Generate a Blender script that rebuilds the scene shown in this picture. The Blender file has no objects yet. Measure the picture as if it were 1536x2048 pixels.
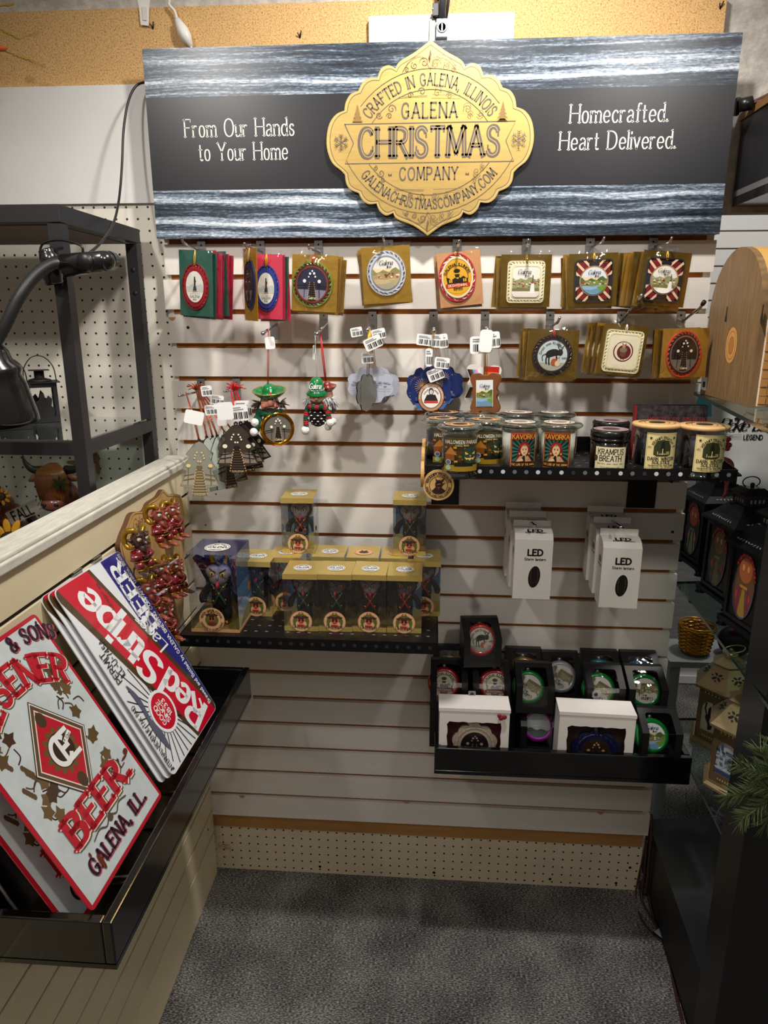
import bpy, math, random
from math import sin, cos, pi, radians as R
from mathutils import Vector as V, Matrix as MX
random.seed(7)
S = bpy.context.scene
COL = S.collection
# ---------------------------------------------------------------- camera
CAM = V((0.6212, -1.64929, 1.53495)); PITCH, YAW, FPX = 0.26342, -0.0709, 1400.0
FW = V((sin(YAW)*cos(PITCH), cos(YAW)*cos(PITCH), -sin(PITCH)))
RT = V((cos(YAW), -sin(YAW), 0)); UP = RT.cross(FW)
cd = bpy.data.cameras.new('camera'); cam = bpy.data.objects.new('camera', cd); COL.objects.link(cam)
cam.matrix_world = MX(((RT.x, UP.x, -FW.x, CAM.x), (RT.y, UP.y, -FW.y, CAM.y), (RT.z, UP.z, -FW.z, CAM.z), (0, 0, 0, 1)))
cd.sensor_fit = 'VERTICAL'; cd.sensor_height = 24.0; cd.lens = 24.0*FPX/2048; cd.clip_start = .02
S.camera = cam
# ---------------------------------------------------------------- world, lamps, exposure
w = bpy.data.worlds.new('world'); S.world = w; w.use_nodes = True
wn = w.node_tree; wg = wn.nodes.new('ShaderNodeTexCoord'); ws = wn.nodes.new('ShaderNodeSeparateXYZ'); wr = wn.nodes.new('ShaderNodeValToRGB'); wm = wn.nodes.new('ShaderNodeMapRange')
wm.inputs['From Min'].default_value = -1; wn.links.new(wg.outputs['Generated'], ws.inputs[0]); wn.links.new(ws.outputs['Z'], wm.inputs['Value']); wn.links.new(wm.outputs[0], wr.inputs[0])
e = wr.color_ramp.elements; e[0].position = .3; e[0].color = (.12, .092, .068, 1); e[1].position = .85; e[1].color = (.55, .52, .47, 1); k = e.new(.55); k.color = (.25, .208, .165, 1)
wn.links.new(wr.outputs[0], wn.nodes['Background'].inputs[0]); wn.nodes['Background'].inputs[1].default_value = .66
S.view_settings.view_transform = 'Standard'; S.view_settings.look = 'None'
S.view_settings.gamma = 1; S.view_settings.use_curve_mapping = False
S.view_settings.exposure = 0.22
S.cycles.max_bounces = 8; S.cycles.transparent_max_bounces = 16
S.cycles.caustics_reflective = False; S.cycles.caustics_refractive = False
def spot(name, loc, to, watt, size=100, blend=.6, rad=.04, col=(1, .93, .84)):
    l = bpy.data.lights.new(name, 'SPOT'); l.energy = watt; l.spot_size = R(size); l.spot_blend = blend
    l.shadow_soft_size = rad; l.color = col
    o = bpy.data.objects.new(name, l); COL.objects.link(o); o.location = loc
    o.rotation_euler = (V(to)-V(loc)).to_track_quat('-Z', 'Y').to_euler(); return o
SPOT_LOC = V((.74, -.62, 2.50))
spot('arm_spot_light', SPOT_LOC, (.62, -.02, 1.25), 60, 130, .9, .045, (1, .95, .89))
spot('overhead_fill_light', (-.35, -1.75, 2.65), (.3, 0, 1.55), 50, 52, 1, .06, (1, .96, .91))  # unseen track lamps overhead, used here and below as fill
spot('overhead_fill_light', (1.45, -1.75, 2.65), (.95, 0, 1.55), 40, 50, 1, .06, (1, .96, .91))
spot('overhead_fill_light', (.7, -2.6, 2.7), (.6, -1.15, .0), 26, 56, 1, .08, (1, .95, .9))
spot('overhead_fill_light', (.9, -1.5, 2.7), (-.05, -.75, 1.0), 30, 44, 1, .06, (1, .94, .84))
spot('overhead_fill_light', (.6, -1.75, 2.5), (-.35, -.1, 1.3), 40, 44, 1, .06, (1, .95, .88))  # unseen fill, added to brighten the shelf behind the partition
spot('overhead_fill_light', (1.75, .35, 2.6), (1.5, .9, .9), 34, 120, .8, .08)
spot('overhead_fill_light', (1.0, -1.5, 2.3), (1.5, -.02, .7), 30, 34, .9, .08)  # unseen fill, added to brighten the glass unit on the right

# ---------------------------------------------------------------- helpers: pixels of the measured frame to points in the room
def at(u, v, x=None, y=None, z=None):
    d = RT*((u-768)/FPX) + UP*((1024-v)/FPX) + FW
    t = (y-CAM.y)/d.y if y is not None else (x-CAM.x)/d.x if x is not None else (z-CAM.z)/d.z
    return CAM + d*t
def dep(p): return (V(p)-CAM).dot(FW)          # distance along the view axis
def px(n, p): return n*dep(p)/FPX              # length of n pixels at p
# ---------------------------------------------------------------- materials
def lin(h):
    h = h.lstrip('#'); c = [int(h[i:i+2], 16)/255 for i in (0, 2, 4)]
    return tuple(x/12.92 if x <= .04045 else ((x+.055)/1.055)**2.4 for x in c)
MC = {}
def mat(h, rough=.5, metal=0, spec=.5, coat=0, emit=0, nscale=0, namt=0, bump=0, bscale=60, nstretch=(1, 1, 1), h2=None, sheen=0):
    k = (h, rough, metal, spec, coat, emit, nscale, namt, bump, bscale, nstretch, h2)
    if k in MC: return MC[k]
    m = bpy.data.materials.new('m_'+h.strip('#')+'_%d' % len(MC)); m.use_nodes = True
    nt = m.node_tree; b = nt.nodes['Principled BSDF']; c = lin(h)
    b.inputs['Base Color'].default_value = (*c, 1); b.inputs['Roughness'].default_value = rough
    b.inputs['Metallic'].default_value = metal; b.inputs['Specular IOR Level'].default_value = spec
    if coat: b.inputs['Coat Weight'].default_value = coat; b.inputs['Coat Roughness'].default_value = .08
    if emit: b.inputs['Emission Color'].default_value = (*c, 1); b.inputs['Emission Strength'].default_value = emit
    if namt or bump:
        tc = nt.nodes.new('ShaderNodeTexCoord'); mp = nt.nodes.new('ShaderNodeMapping'); mp.inputs['Scale'].default_value = nstretch
        nt.links.new(tc.outputs['Object'], mp.inputs[0])
    if namt:
        n = nt.nodes.new('ShaderNodeTexNoise'); n.inputs['Scale'].default_value = nscale; n.inputs['Detail'].default_value = 5; n.inputs['Roughness'].default_value = .65
        nt.links.new(mp.outputs[0], n.inputs['Vector'])
        r = nt.nodes.new('ShaderNodeValToRGB'); c2 = lin(h2) if h2 else tuple(x*(1-namt) for x in c)
        r.color_ramp.elements[0].position = .38; r.color_ramp.elements[1].position = .64
        r.color_ramp.elements[0].color = (*c2, 1); r.color_ramp.elements[1].color = (*c, 1)
        nt.links.new(n.outputs['Fac'], r.inputs[0]); nt.links.new(r.outputs[0], b.inputs['Base Color'])
    if bump:
        n = nt.nodes.new('ShaderNodeTexNoise'); n.inputs['Scale'].default_value = bscale; n.inputs['Detail'].default_value = 3
        nt.links.new(mp.outputs[0], n.inputs['Vector'])
        bp = nt.nodes.new('ShaderNodeBump'); bp.inputs['Strength'].default_value = bump; bp.inputs['Distance'].default_value = .004
        nt.links.new(n.outputs['Fac'], bp.inputs['Height']); nt.links.new(bp.outputs[0], b.inputs['Normal'])
    MC[k] = m; return m
def clear(h='ffffff', refl=1.0, tint=1.0, rough=.04, ior=1.45, bump=0, bscale=25, base=0):
    """thin clear film or glass: mostly see-through, mirror-like at grazing angles"""
    k = ('clear', h, refl, tint, rough, ior, bump, bscale, base)
    if k in MC: return MC[k]
    m = bpy.data.materials.new('m_clear_%d' % len(MC)); m.use_nodes = True; nt = m.node_tree; nt.nodes.clear()
    out = nt.nodes.new('ShaderNodeOutputMaterial'); t = nt.nodes.new('ShaderNodeBsdfTransparent'); g = nt.nodes.new('ShaderNodeBsdfGlossy')
    c = lin(h); t.inputs[0].default_value = (*[x*tint for x in c], 1); g.inputs['Roughness'].default_value = rough; g.inputs[0].default_value = (1, 1, 1, 1)
    f = nt.nodes.new('ShaderNodeLayerWeight'); f.inputs['Blend'].default_value = .5
    pw = nt.nodes.new('ShaderNodeMath'); pw.operation = 'POWER'; pw.inputs[1].default_value = 4.0
    mx = nt.nodes.new('ShaderNodeMixShader'); ma = nt.nodes.new('ShaderNodeMath'); ma.operation = 'MULTIPLY_ADD'; ma.inputs[1].default_value = .85*refl; ma.inputs[2].default_value = .035*refl+base
    ma.use_clamp = True
    nt.links.new(f.outputs['Facing'], pw.inputs[0]); nt.links.new(pw.outputs[0], ma.inputs[0]); nt.links.new(ma.outputs[0], mx.inputs[0]); nt.links.new(t.outputs[0], mx.inputs[1]); nt.links.new(g.outputs[0], mx.inputs[2])
    nt.links.new(mx.outputs[0], out.inputs[0])
    if bump:
        n = nt.nodes.new('ShaderNodeTexNoise'); n.inputs['Scale'].default_value = bscale; n.inputs['Detail'].default_value = 2
        tc = nt.nodes.new('ShaderNodeTexCoord'); nt.links.new(tc.outputs['Object'], n.inputs['Vector'])
        bp = nt.nodes.new('ShaderNodeBump'); bp.inputs['Strength'].default_value = bump; bp.inputs['Distance'].default_value = .02
        nt.links.new(n.outputs['Fac'], bp.inputs['Height']); nt.links.new(bp.outputs[0], g.inputs['Normal']); nt.links.new(bp.outputs[0], f.inputs['Normal'])
    MC[k] = m; return m
def nodes(name, build):
    m = bpy.data.materials.new(name); m.use_nodes = True; build(m.node_tree, m.node_tree.nodes['Principled BSDF']); return m
# ---------------------------------------------------------------- mesh collector
class MB:
    def __init__(s, M=None): s.v = []; s.f = []; s.mi = []; s.sm = []; s.mats = []; s.M = M or MX.Identity(4)
    def m(s, mt):
        if mt not in s.mats: s.mats.append(mt)
        return s.mats.index(mt)
    def add(s, vs, fs, mt, smooth=False, M=None):
        T = s.M @ M if M else s.M; o = len(s.v); s.v += [T @ V(p) for p in vs]
        k = s.m(mt)
        for f in fs: s.f.append([i+o for i in f]); s.mi.append(k); s.sm.append(smooth)
    def box(s, x0, x1, y0, y1, z0, z1, mt, M=None):
        s.add([(x, y, z) for x in (x0, x1) for y in (y0, y1) for z in (z0, z1)],
              [(0, 1, 3, 2), (4, 6, 7, 5), (0, 4, 5, 1), (2, 3, 7, 6), (0, 2, 6, 4), (1, 5, 7, 3)], mt, False, M)
    def cbox(s, c, sz, mt, M=None): s.box(c[0]-sz[0]/2, c[0]+sz[0]/2, c[1]-sz[1]/2, c[1]+sz[1]/2, c[2]-sz[2]/2, c[2]+sz[2]/2, mt, M)
    def prism(s, pts, z0, z1, mt, M=None, mside=None):
        n = len(pts); a = [(x, y, z0) for x, y in pts] + [(x, y, z1) for x, y in pts]
        s.add(a, [list(range(n))[::-1], list(range(n, 2*n))], mt, False, M)
        s.add(a, [(i, (i+1) % n, n+(i+1) % n, n+i) for i in range(n)], mside or mt, False, M)
    def ring(s, outer, inner, z0, z1, mt, M=None):      # frame between two outlines with the same number of points
        n = len(outer); a = [(x, y, z) for z in (z0, z1) for P in (outer, inner) for x, y in P]; f = []
        for i in range(n):
            j = (i+1) % n
            f += [(i, j, n+j, n+i), (2*n+i, 3*n+i, 3*n+j, 2*n+j), (i, 2*n+i, 2*n+j, j), (n+i, n+j, 3*n+j, 3*n+i)]
        s.add(a, f, mt, False, M)
    def lathe(s, prof, mt, seg=24, M=None, smooth=True, sx=1, sy=1, a0=0):
        a = []; f = []; n = len(prof)
        for i in range(seg):
            t = 2*pi*i/seg+a0
            for r, z in prof: a.append((r*cos(t)*sx, r*sin(t)*sy, z))
        for i in range(seg):
            j = (i+1) % seg
            for k in range(n-1): f.append((i*n+k, j*n+k, j*n+k+1, i*n+k+1))
        if prof[0][0] > 1e-6: f.append([i*n for i in range(seg)][::-1])
        if prof[-1][0] > 1e-6: f.append([i*n+n-1 for i in range(seg)])
        s.add(a, f, mt, smooth, M)
    def sph(s, c, r, mt, seg=14, M=None, n=9):
        r = (r, r, r) if not hasattr(r, '__len__') else r; a = []; f = []
        for i in range(n+1):
            for j in range(seg): a.append((c[0]+r[0]*sin(pi*i/n)*cos(2*pi*j/seg), c[1]+r[1]*sin(pi*i/n)*sin(2*pi*j/seg), c[2]+r[2]*cos(pi*i/n)))
        for i in range(n):
            for j in range(seg): f.append((i*seg+j, (i+1)*seg+j, (i+1)*seg+(j+1) % seg, i*seg+(j+1) % seg))
        s.add(a, f, mt, True, M)
    def tube(s, path, r, mt, seg=8, M=None, closed=False, smooth=True):
        P = [V(p) for p in path]; n = len(P); rr = r if hasattr(r, '__len__') else [r]*n; a = []; f = []
        nv = None
        for i in range(n):
            d = (P[(i+1) % n]-P[i-1]) if closed else (P[min(i+1, n-1)]-P[max(i-1, 0)])
            d = d.normalized() if d.length > 1e-9 else V((0, 0, 1))
            if nv is None: nv = d.orthogonal().normalized()
            nv = nv-d*nv.dot(d); nv = nv.normalized() if nv.length > 1e-6 else d.orthogonal().normalized()
            bn = d.cross(nv)
            for j in range(seg): a.append(P[i]+(nv*cos(2*pi*j/seg)+bn*sin(2*pi*j/seg))*rr[i])
        for i in range(n if closed else n-1):
            k = (i+1) % n
            for j in range(seg): f.append((i*seg+j, i*seg+(j+1) % seg, k*seg+(j+1) % seg, k*seg+j))
        if not closed: f += [list(range(seg))[::-1], [(n-1)*seg+j for j in range(seg)]]
        s.add(a, f, mt, smooth, M)
    def build(s, name, parent=None, bevel=0, origin=None):
        me = bpy.data.meshes.new(name); o = V(origin) if origin is not None else V()
        me.from_pydata([tuple(p-o) for p in s.v], [], s.f)
        for m_ in s.mats: me.materials.append(m_)
        me.polygons.foreach_set('material_index', s.mi); me.polygons.foreach_set('use_smooth', s.sm); me.update()
        ob = bpy.data.objects.new(name, me); COL.objects.link(ob); ob.location = o
        if parent: ob.parent = parent
        if bevel:
            b = ob.modifiers.new('b', 'BEVEL'); b.width = bevel; b.segments = 2; b.limit_method = 'ANGLE'; b.angle_limit = R(50)
        return ob
def tag(o, label, cat, group=None, kind=None):
    o['label'] = label; o['category'] = cat
    if group: o['group'] = group
    if kind: o['kind'] = kind
    return o
def thing(name, label, cat, loc=(0, 0, 0), rot=(0, 0, 0), group=None, sc=1):
    o = bpy.data.objects.new(name, None); COL.objects.link(o); o.empty_display_size = .02
    o.location = loc; o.rotation_euler = rot
    if sc != 1: o.scale = (sc, sc, sc)
    return tag(o, label, cat, group)
def struct(o): o['kind'] = 'structure'; return o
KIDS = {}
def copy_thing(root, loc, rot, label=None, group=None):
    c = root.copy(); COL.objects.link(c); c.location = loc; c.rotation_euler = rot
    for ch in list(root.children):
        d = ch.copy(); COL.objects.link(d); d.parent = c
        for g in list(ch.children):
            e = g.copy(); COL.objects.link(e); e.parent = d
    if label: c['label'] = label
    if group: c['group'] = group
    return c
def crom(P, k=6, closed=False):
    P = [V(p) for p in P]; n = len(P); out = []
    for i in range(n if closed else n-1):
        a, b, c, d = (P[(i-1) % n], P[i], P[(i+1) % n], P[(i+2) % n]) if closed else (P[max(i-1, 0)], P[i], P[i+1], P[min(i+2, n-1)])
        for j in range(k):
            t = j/k; out.append(.5*((2*b)+(c-a)*t+(2*a-5*b+4*c-d)*t*t+(3*b-a-3*c+d)*t**3))
    if not closed: out.append(P[-1])
    return out
def crom2(P, k=5, closed=False): return [(p.x, p.y) for p in crom([(a, b, 0) for a, b in P], k, closed)]
def ellp(cx, cy, rx, ry=None, n=28, a0=0): ry = rx if ry is None else ry; return [(cx+rx*cos(2*pi*i/n+a0), cy+ry*sin(2*pi*i/n+a0)) for i in range(n)]
def rectp(cx, cy, w, h): return [(cx-w/2, cy-h/2), (cx+w/2, cy-h/2), (cx+w/2, cy+h/2), (cx-w/2, cy+h/2)]
def rrect(cx, cy, w, h, r, n=5):
    o = []
    for sx, sy, a in ((1, 1, 0), (-1, 1, 90), (-1, -1, 180), (1, -1, 270)):
        for i in range(n+1): t = R(a+90*i/n); o.append((cx+sx*(w/2-r)+r*cos(t), cy+sy*(h/2-r)+r*sin(t)))
    return o
def rot2(P, deg, cx=0, cy=0): c, s_ = cos(R(deg)), sin(R(deg)); return [(cx+(x-cx)*c-(y-cy)*s_, cy+(x-cx)*s_+(y-cy)*c) for x, y in P]
# wavy outline used by the scalloped plaques
def scal(rx, ry, lobes, amp, n=96, a0=0): return [((rx+amp*abs(sin(lobes*t/2+a0)))*cos(t), (ry+amp*abs(sin(lobes*t/2+a0)))*sin(t)) for t in [2*pi*i/n for i in range(n)]]
# frames: local x right, y up, z out of the surface
def frame(o, ux, uy):
    ux = V(ux).normalized(); uy = V(uy); uy = (uy-ux*uy.dot(ux)).normalized(); n = ux.cross(uy)
    return MX(((ux.x, uy.x, n.x, o[0]), (ux.y, uy.y, n.y, o[1]), (ux.z, uy.z, n.z, o[2]), (0, 0, 0, 1)))
FRONT = MX(((1, 0, 0, 0), (0, 0, -1, 0), (0, 1, 0, 0), (0, 0, 0, 1)))   # faces -y: x right, y up (world z), z towards the viewer
def fr(x=0, y=0, z=0): return MX.Translation((x, y, z)) @ FRONT
TOPF = MX.Identity(4)
# ---------------------------------------------------------------- lettering: every glyph is drawn with pen strokes
GL = {
'A': (.78, '0,0 .39,1 .78,0|.14,.36 .64,.36'), 'B': (.64, '0,0 0,1|~0,1 .34,1 .55,.9 .57,.76 .5,.61 .32,.54 0,.54|~0,.54 .38,.53 .59,.42 .63,.27 .56,.09 .36,0 0,0'),
'C': (.74, '~.7,.78 .6,.93 .4,1 .17,.91 .03,.65 .03,.35 .17,.09 .4,0 .6,.06 .72,.22'), 'D': (.74, '0,0 0,1|~0,1 .34,.98 .61,.82 .71,.5 .61,.18 .34,.02 0,0'),
'E': (.58, '0,0 0,1|0,1 .56,1|0,.53 .44,.53|0,0 .58,0'), 'F': (.54, '0,0 0,1|0,1 .54,1|0,.53 .42,.53'),
'G': (.78, '~.7,.8 .58,.95 .4,1 .17,.91 .03,.65 .03,.35 .17,.09 .4,0 .58,.05 .7,.18|.7,.15 .7,.45|.44,.45 .74,.45'), 'H': (.74, '0,0 0,1|.74,0 .74,1|0,.52 .74,.52'),
'I': (.02, '.01,0 .01,1'), 'J': (.4, '.38,1 .38,.28|~.38,.28 .34,.06 .18,0 .02,.1'), 'K': (.7, '0,0 0,1|.66,1 0,.45|.22,.62 .7,0'), 'L': (.54, '0,0 0,1|0,0 .54,0'),
'M': (.9, '0,0 .06,1|.06,1 .45,.12|.45,.12 .84,1|.84,1 .9,0'), 'N': (.74, '0,0 0,1|0,1 .74,0|.74,0 .74,1'), 'O': (.82, '~.41,1 .16,.9 .03,.65 .03,.35 .16,.1 .41,0 .66,.1 .79,.35 .79,.65 .66,.9 .41,1'),
'P': (.6, '0,0 0,1|~0,1 .36,.99 .57,.88 .6,.72 .54,.56 .34,.46 0,.46'), 'Q': (.82, '~.41,1 .16,.9 .03,.65 .03,.35 .16,.1 .41,0 .66,.1 .79,.35 .79,.65 .66,.9 .41,1|.5,.2 .8,-.1'),
'R': (.66, '0,0 0,1|~0,1 .36,.99 .56,.89 .59,.74 .53,.58 .34,.5 0,.5|.3,.5 .68,0'), 'S': (.6, '~.55,.82 .46,.95 .28,1 .1,.92 .04,.76 .12,.6 .3,.52 .48,.43 .57,.27 .51,.09 .3,0 .1,.06 .02,.2'),
'T': (.68, '.34,0 .34,1|0,1 .68,1'), 'U': (.72, '0,1 0,.3|~0,.3 .06,.08 .34,0 .62,.08 .7,.3|.7,.3 .7,1'), 'V': (.74, '0,1 .37,0 .74,1'), 'W': (1.1, '0,1 .28,0|.28,0 .55,.9|.55,.9 .82,0|.82,0 1.1,1'),
'X': (.7, '0,0 .7,1|0,1 .7,0'), 'Y': (.72, '0,1 .36,.48|.72,1 .36,.48|.36,.48 .36,0'), 'Z': (.64, '0,1 .62,1|.62,1 0,0|0,0 .64,0'),
'a': (.5, '~.05,.52 .16,.63 .32,.63 .43,.5|.43,.5 .43,0|~.43,.36 .2,.34 .03,.22 .06,.05 .2,0 .36,.08 .43,.2'), 'b': (.5, '0,0 0,1|~0,.45 .14,.62 .34,.6 .48,.4 .46,.16 .3,0 .1,.04 0,.16'),
'c': (.46, '~.44,.5 .34,.62 .2,.63 .04,.46 .04,.18 .18,0 .34,.02 .46,.14'), 'd': (.5, '.48,0 .48,1|~.48,.45 .34,.62 .14,.6 .02,.4 .04,.16 .2,0 .4,.06 .48,.18'), 'e': (.5, '~.03,.33 .47,.34 .44,.54 .26,.64 .08,.52 .03,.3 .1,.08 .28,0 .48,.12'),
'f': (.3, '.12,0 .12,.75|~.12,.75 .16,.96 .3,1 .36,.94|0,.62 .3,.62'), 'g': (.5, '.46,.62 .46,-.1|~.46,.45 .32,.63 .12,.58 .02,.36 .06,.12 .22,0 .4,.08 .46,.2|~.46,-.1 .36,-.3 .18,-.32 .03,-.24'), 'h': (.5, '0,0 0,1|~0,.42 .14,.6 .32,.62 .46,.48|.46,.48 .46,0'),
'i': (.06, '.03,0 .03,.62|.03,.84 .03,.92'), 'j': (.1, '.08,.62 .08,-.15|~.08,-.15 .0,-.3 -.1,-.3|.08,.84 .08,.92'), 'k': (.48, '0,0 0,1|.42,.62 0,.26|.14,.38 .48,0'), 'l': (.04, '.02,0 .02,1'),
'm': (.8, '0,0 0,.62|~0,.42 .12,.6 .28,.62 .39,.48|.39,.48 .39,0|~.39,.42 .52,.6 .68,.62 .79,.48|.79,.48 .79,0'), 'n': (.46, '0,0 0,.62|~0,.42 .14,.6 .32,.62 .45,.48|.45,.48 .45,0'), 'o': (.52, '~.26,.63 .1,.56 .03,.32 .1,.07 .26,0 .42,.07 .49,.32 .42,.56 .26,.63'),
'p': (.5, '0,-.32 0,.62|~0,.45 .14,.62 .34,.6 .48,.4 .46,.16 .3,0 .1,.04 0,.16'), 'q': (.5, '.48,-.32 .48,.62|~.48,.45 .34,.62 .14,.6 .02,.4 .04,.16 .2,0 .4,.06 .48,.18'), 'r': (.34, '0,0 0,.62|~0,.4 .1,.56 .22,.63 .34,.58'), 's': (.42, '~.38,.52 .28,.62 .14,.62 .05,.5 .1,.38 .28,.3 .38,.18 .3,.03 .14,0 .02,.1'),
't': (.32, '.12,.86 .12,.14|~.12,.16 .16,.02 .26,0 .34,.06|0,.62 .3,.62'), 'u': (.46, '0,.62 0,.16|~0,.18 .06,.02 .2,0 .36,.08 .45,.2|.45,.62 .45,0'), 'v': (.46, '0,.62 .23,0 .46,.62'), 'w': (.7, '0,.62 .18,0|.18,0 .35,.56|.35,.56 .52,0|.52,0 .7,.62'), 'x': (.44, '0,0 .44,.62|0,.62 .44,0'),
'y': (.46, '0,.62 .24,.02|.46,.62 .16,-.3'), 'z': (.42, '0,.62 .42,.62|.42,.62 0,0|0,0 .42,0'),
'0': (.6, '~.3,1 .1,.88 .03,.5 .1,.12 .3,0 .5,.12 .57,.5 .5,.88 .3,1'), '1': (.2, '0,.82 .16,1|.16,1 .16,0'), '2': (.56, '~.04,.76 .12,.95 .3,1 .5,.88 .5,.66 .3,.38 .02,0|.02,0 .56,0'), '3': (.54, '~.04,.84 .16,.98 .36,.98 .48,.84 .44,.62 .24,.53 .46,.46 .53,.26 .42,.05 .2,0 .03,.14'),
'4': (.6, '.46,0 .46,1|.46,1 .02,.3|.02,.3 .6,.3'), '5': (.54, '.5,1 .1,1|.1,1 .06,.55|~.06,.55 .24,.64 .46,.54 .53,.3 .42,.06 .2,0 .03,.12'), '6': (.56, '~.48,.92 .28,1 .1,.8 .03,.4 .1,.08 .3,0 .5,.12 .53,.36 .4,.56 .2,.56 .05,.36'), '7': (.54, '0,1 .54,1|.54,1 .2,0'),
'8': (.56, '~.28,1 .1,.92 .08,.7 .28,.54 .5,.4 .52,.14 .28,0 .04,.14 .06,.4 .28,.54 .48,.7 .46,.92 .28,1'), '9': (.56, '~.5,.62 .34,.44 .14,.46 .04,.68 .14,.92 .32,1 .5,.86 .54,.5 .42,.12 .18,0 .06,.08'),
'&': (.78, '~.76,.5 .6,.16 .36,0 .1,.08 .06,.3 .3,.54 .46,.74 .4,.95 .24,.98 .16,.82 .3,.56 .74,0'), '.': (.06, '.03,0 .03,.1'), ',': (.08, '.06,.1 0,-.14'), '-': (.34, '0,.4 .34,.4'), "'": (.05, '.03,1 .03,.8'), ':': (.06, '.03,.08 .03,.18|.03,.48 .03,.58'), '/': (.4, '0,-.1 .4,1.05'), '*': (.1, '.05,.4 .05,.55|0,.48 .1,.48'), '!': (.06, '.03,.3 .03,1|.03,0 .03,.1')}
GC = {}
def glyph(c):
    if c in GC: return GC[c]
    wd, s_ = GL.get(c, (.35, '')); out = []
    for st in s_.split('|'):
        if not st: continue
        sm = st[0] == '~'; P = [tuple(map(float, q.split(','))) for q in st.lstrip('~').split()]
        out.append((sm, crom2(P, 3) if sm else P))
    GC[c] = (wd, out); return GC[c]
def pen(P, wt, con=1.0, ext=.0):
    """a ribbon drawn along P; strokes thin out where they run level (con < 1)"""
    n = len(P); q = []
    for i in range(n):
        a, b = P[max(i-1, 0)], P[min(i+1, n-1)]; dx, dy = b[0]-a[0], b[1]-a[1]; L = math.hypot(dx, dy) or 1; dx /= L; dy /= L
        h = wt/2*(con+(1-con)*abs(dy)); x, y = P[i]
        if i == 0: x -= dx*ext; y -= dy*ext
        if i == n-1: x += dx*ext; y += dy*ext
        q.append(((x-dy*h, y+dx*h), (x+dy*h, y-dx*h)))
    return [[q[i][0], q[i][1], q[i+1][1], q[i+1][0]] for i in range(n-1)]
def text_polys(s_, h, wt=.13, con=1.0, serif=0, slant=0, sx=1, track=.2, space=.42):
    """quads of a line of lettering, baseline at 0, from x = 0; also returns its width"""
    out = []; x = 0
    for c in s_:
        if c == ' ': x += (space+track)*sx; continue
        wd, st = glyph(c)
        for sm, P in st:
            segs = [P] if sm else [P[i:i+2] for i in range(len(P)-1)]
            for sg in segs:
                for qd in pen([(a*sx, b) for a, b in sg], wt, con, 0 if sm else wt*.28): out.append([((x+a+b*slant)*h, b*h) for a, b in qd])
            if serif:
                for (ex, ey), (fx, fy) in ((P[0], P[1]), (P[-1], P[-2])):
                    dx, dy = abs(ex-fx), abs(ey-fy)
                    if P[0] == P[-1]: continue
                    if not sm and dy > dx*.7 and (ey < .02 or ey > .98 or abs(ey-.62) < .02):
                        hw = wt*.5+serif; lx, rx = (ex*sx-hw, ex*sx+hw)
                        if abs(ey-.62) < .02 or (ey > .98 and c in 'bdhkl'): rx = ex*sx+wt*.5
                        t = max(wt*.3, .045); yy = ey+(wt*.28 if ey < .02 else -wt*.28-t*0) if False else ey
                        y0, y1 = (yy-.0, yy+t) if ey < .02 else (yy-t, yy)
                        out.append([((x+a+b*slant)*h, b*h) for a, b in ((lx, y0), (rx, y0), (rx, y1), (lx, y1))])
                    elif (not sm and dy < .02) or (sm and c in 'CGSs'):
                        t = max(wt*.35, .05); sg = -1 if ey > .8 else 1
                        if c in 'HAaeft' or .4 < ey < .6: continue
                        out.append([((x+a)*h, b*h) for a, b in ((ex*sx-t/2, ey-.02*sg), (ex*sx+t/2, ey-.02*sg), (ex*sx+t/2, ey+sg*(.17)), (ex*sx-t/2, ey+sg*.17))])
        x += (wd+track)*sx
        if serif: x += serif*.7
    return out, (x-track*sx)*h
def sh_clip(P, clip):
    n = len(clip); out = P
    for i in range(n):
        ax, ay = clip[i]; bx, by = clip[(i+1) % n]; inp = out; out = []
        if not inp: return out
        f = lambda p: (bx-ax)*(p[1]-ay)-(by-ay)*(p[0]-ax)
        for k in range(len(inp)):
            p, q = inp[k-1], inp[k]; fp, fq = f(p), f(q)
            if (fp >= 0) != (fq >= 0): t = fp/(fp-fq); out.append((p[0]+(q[0]-p[0])*t, p[1]+(q[1]-p[1])*t))
            if fq >= 0: out.append(q)
    return out
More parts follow.
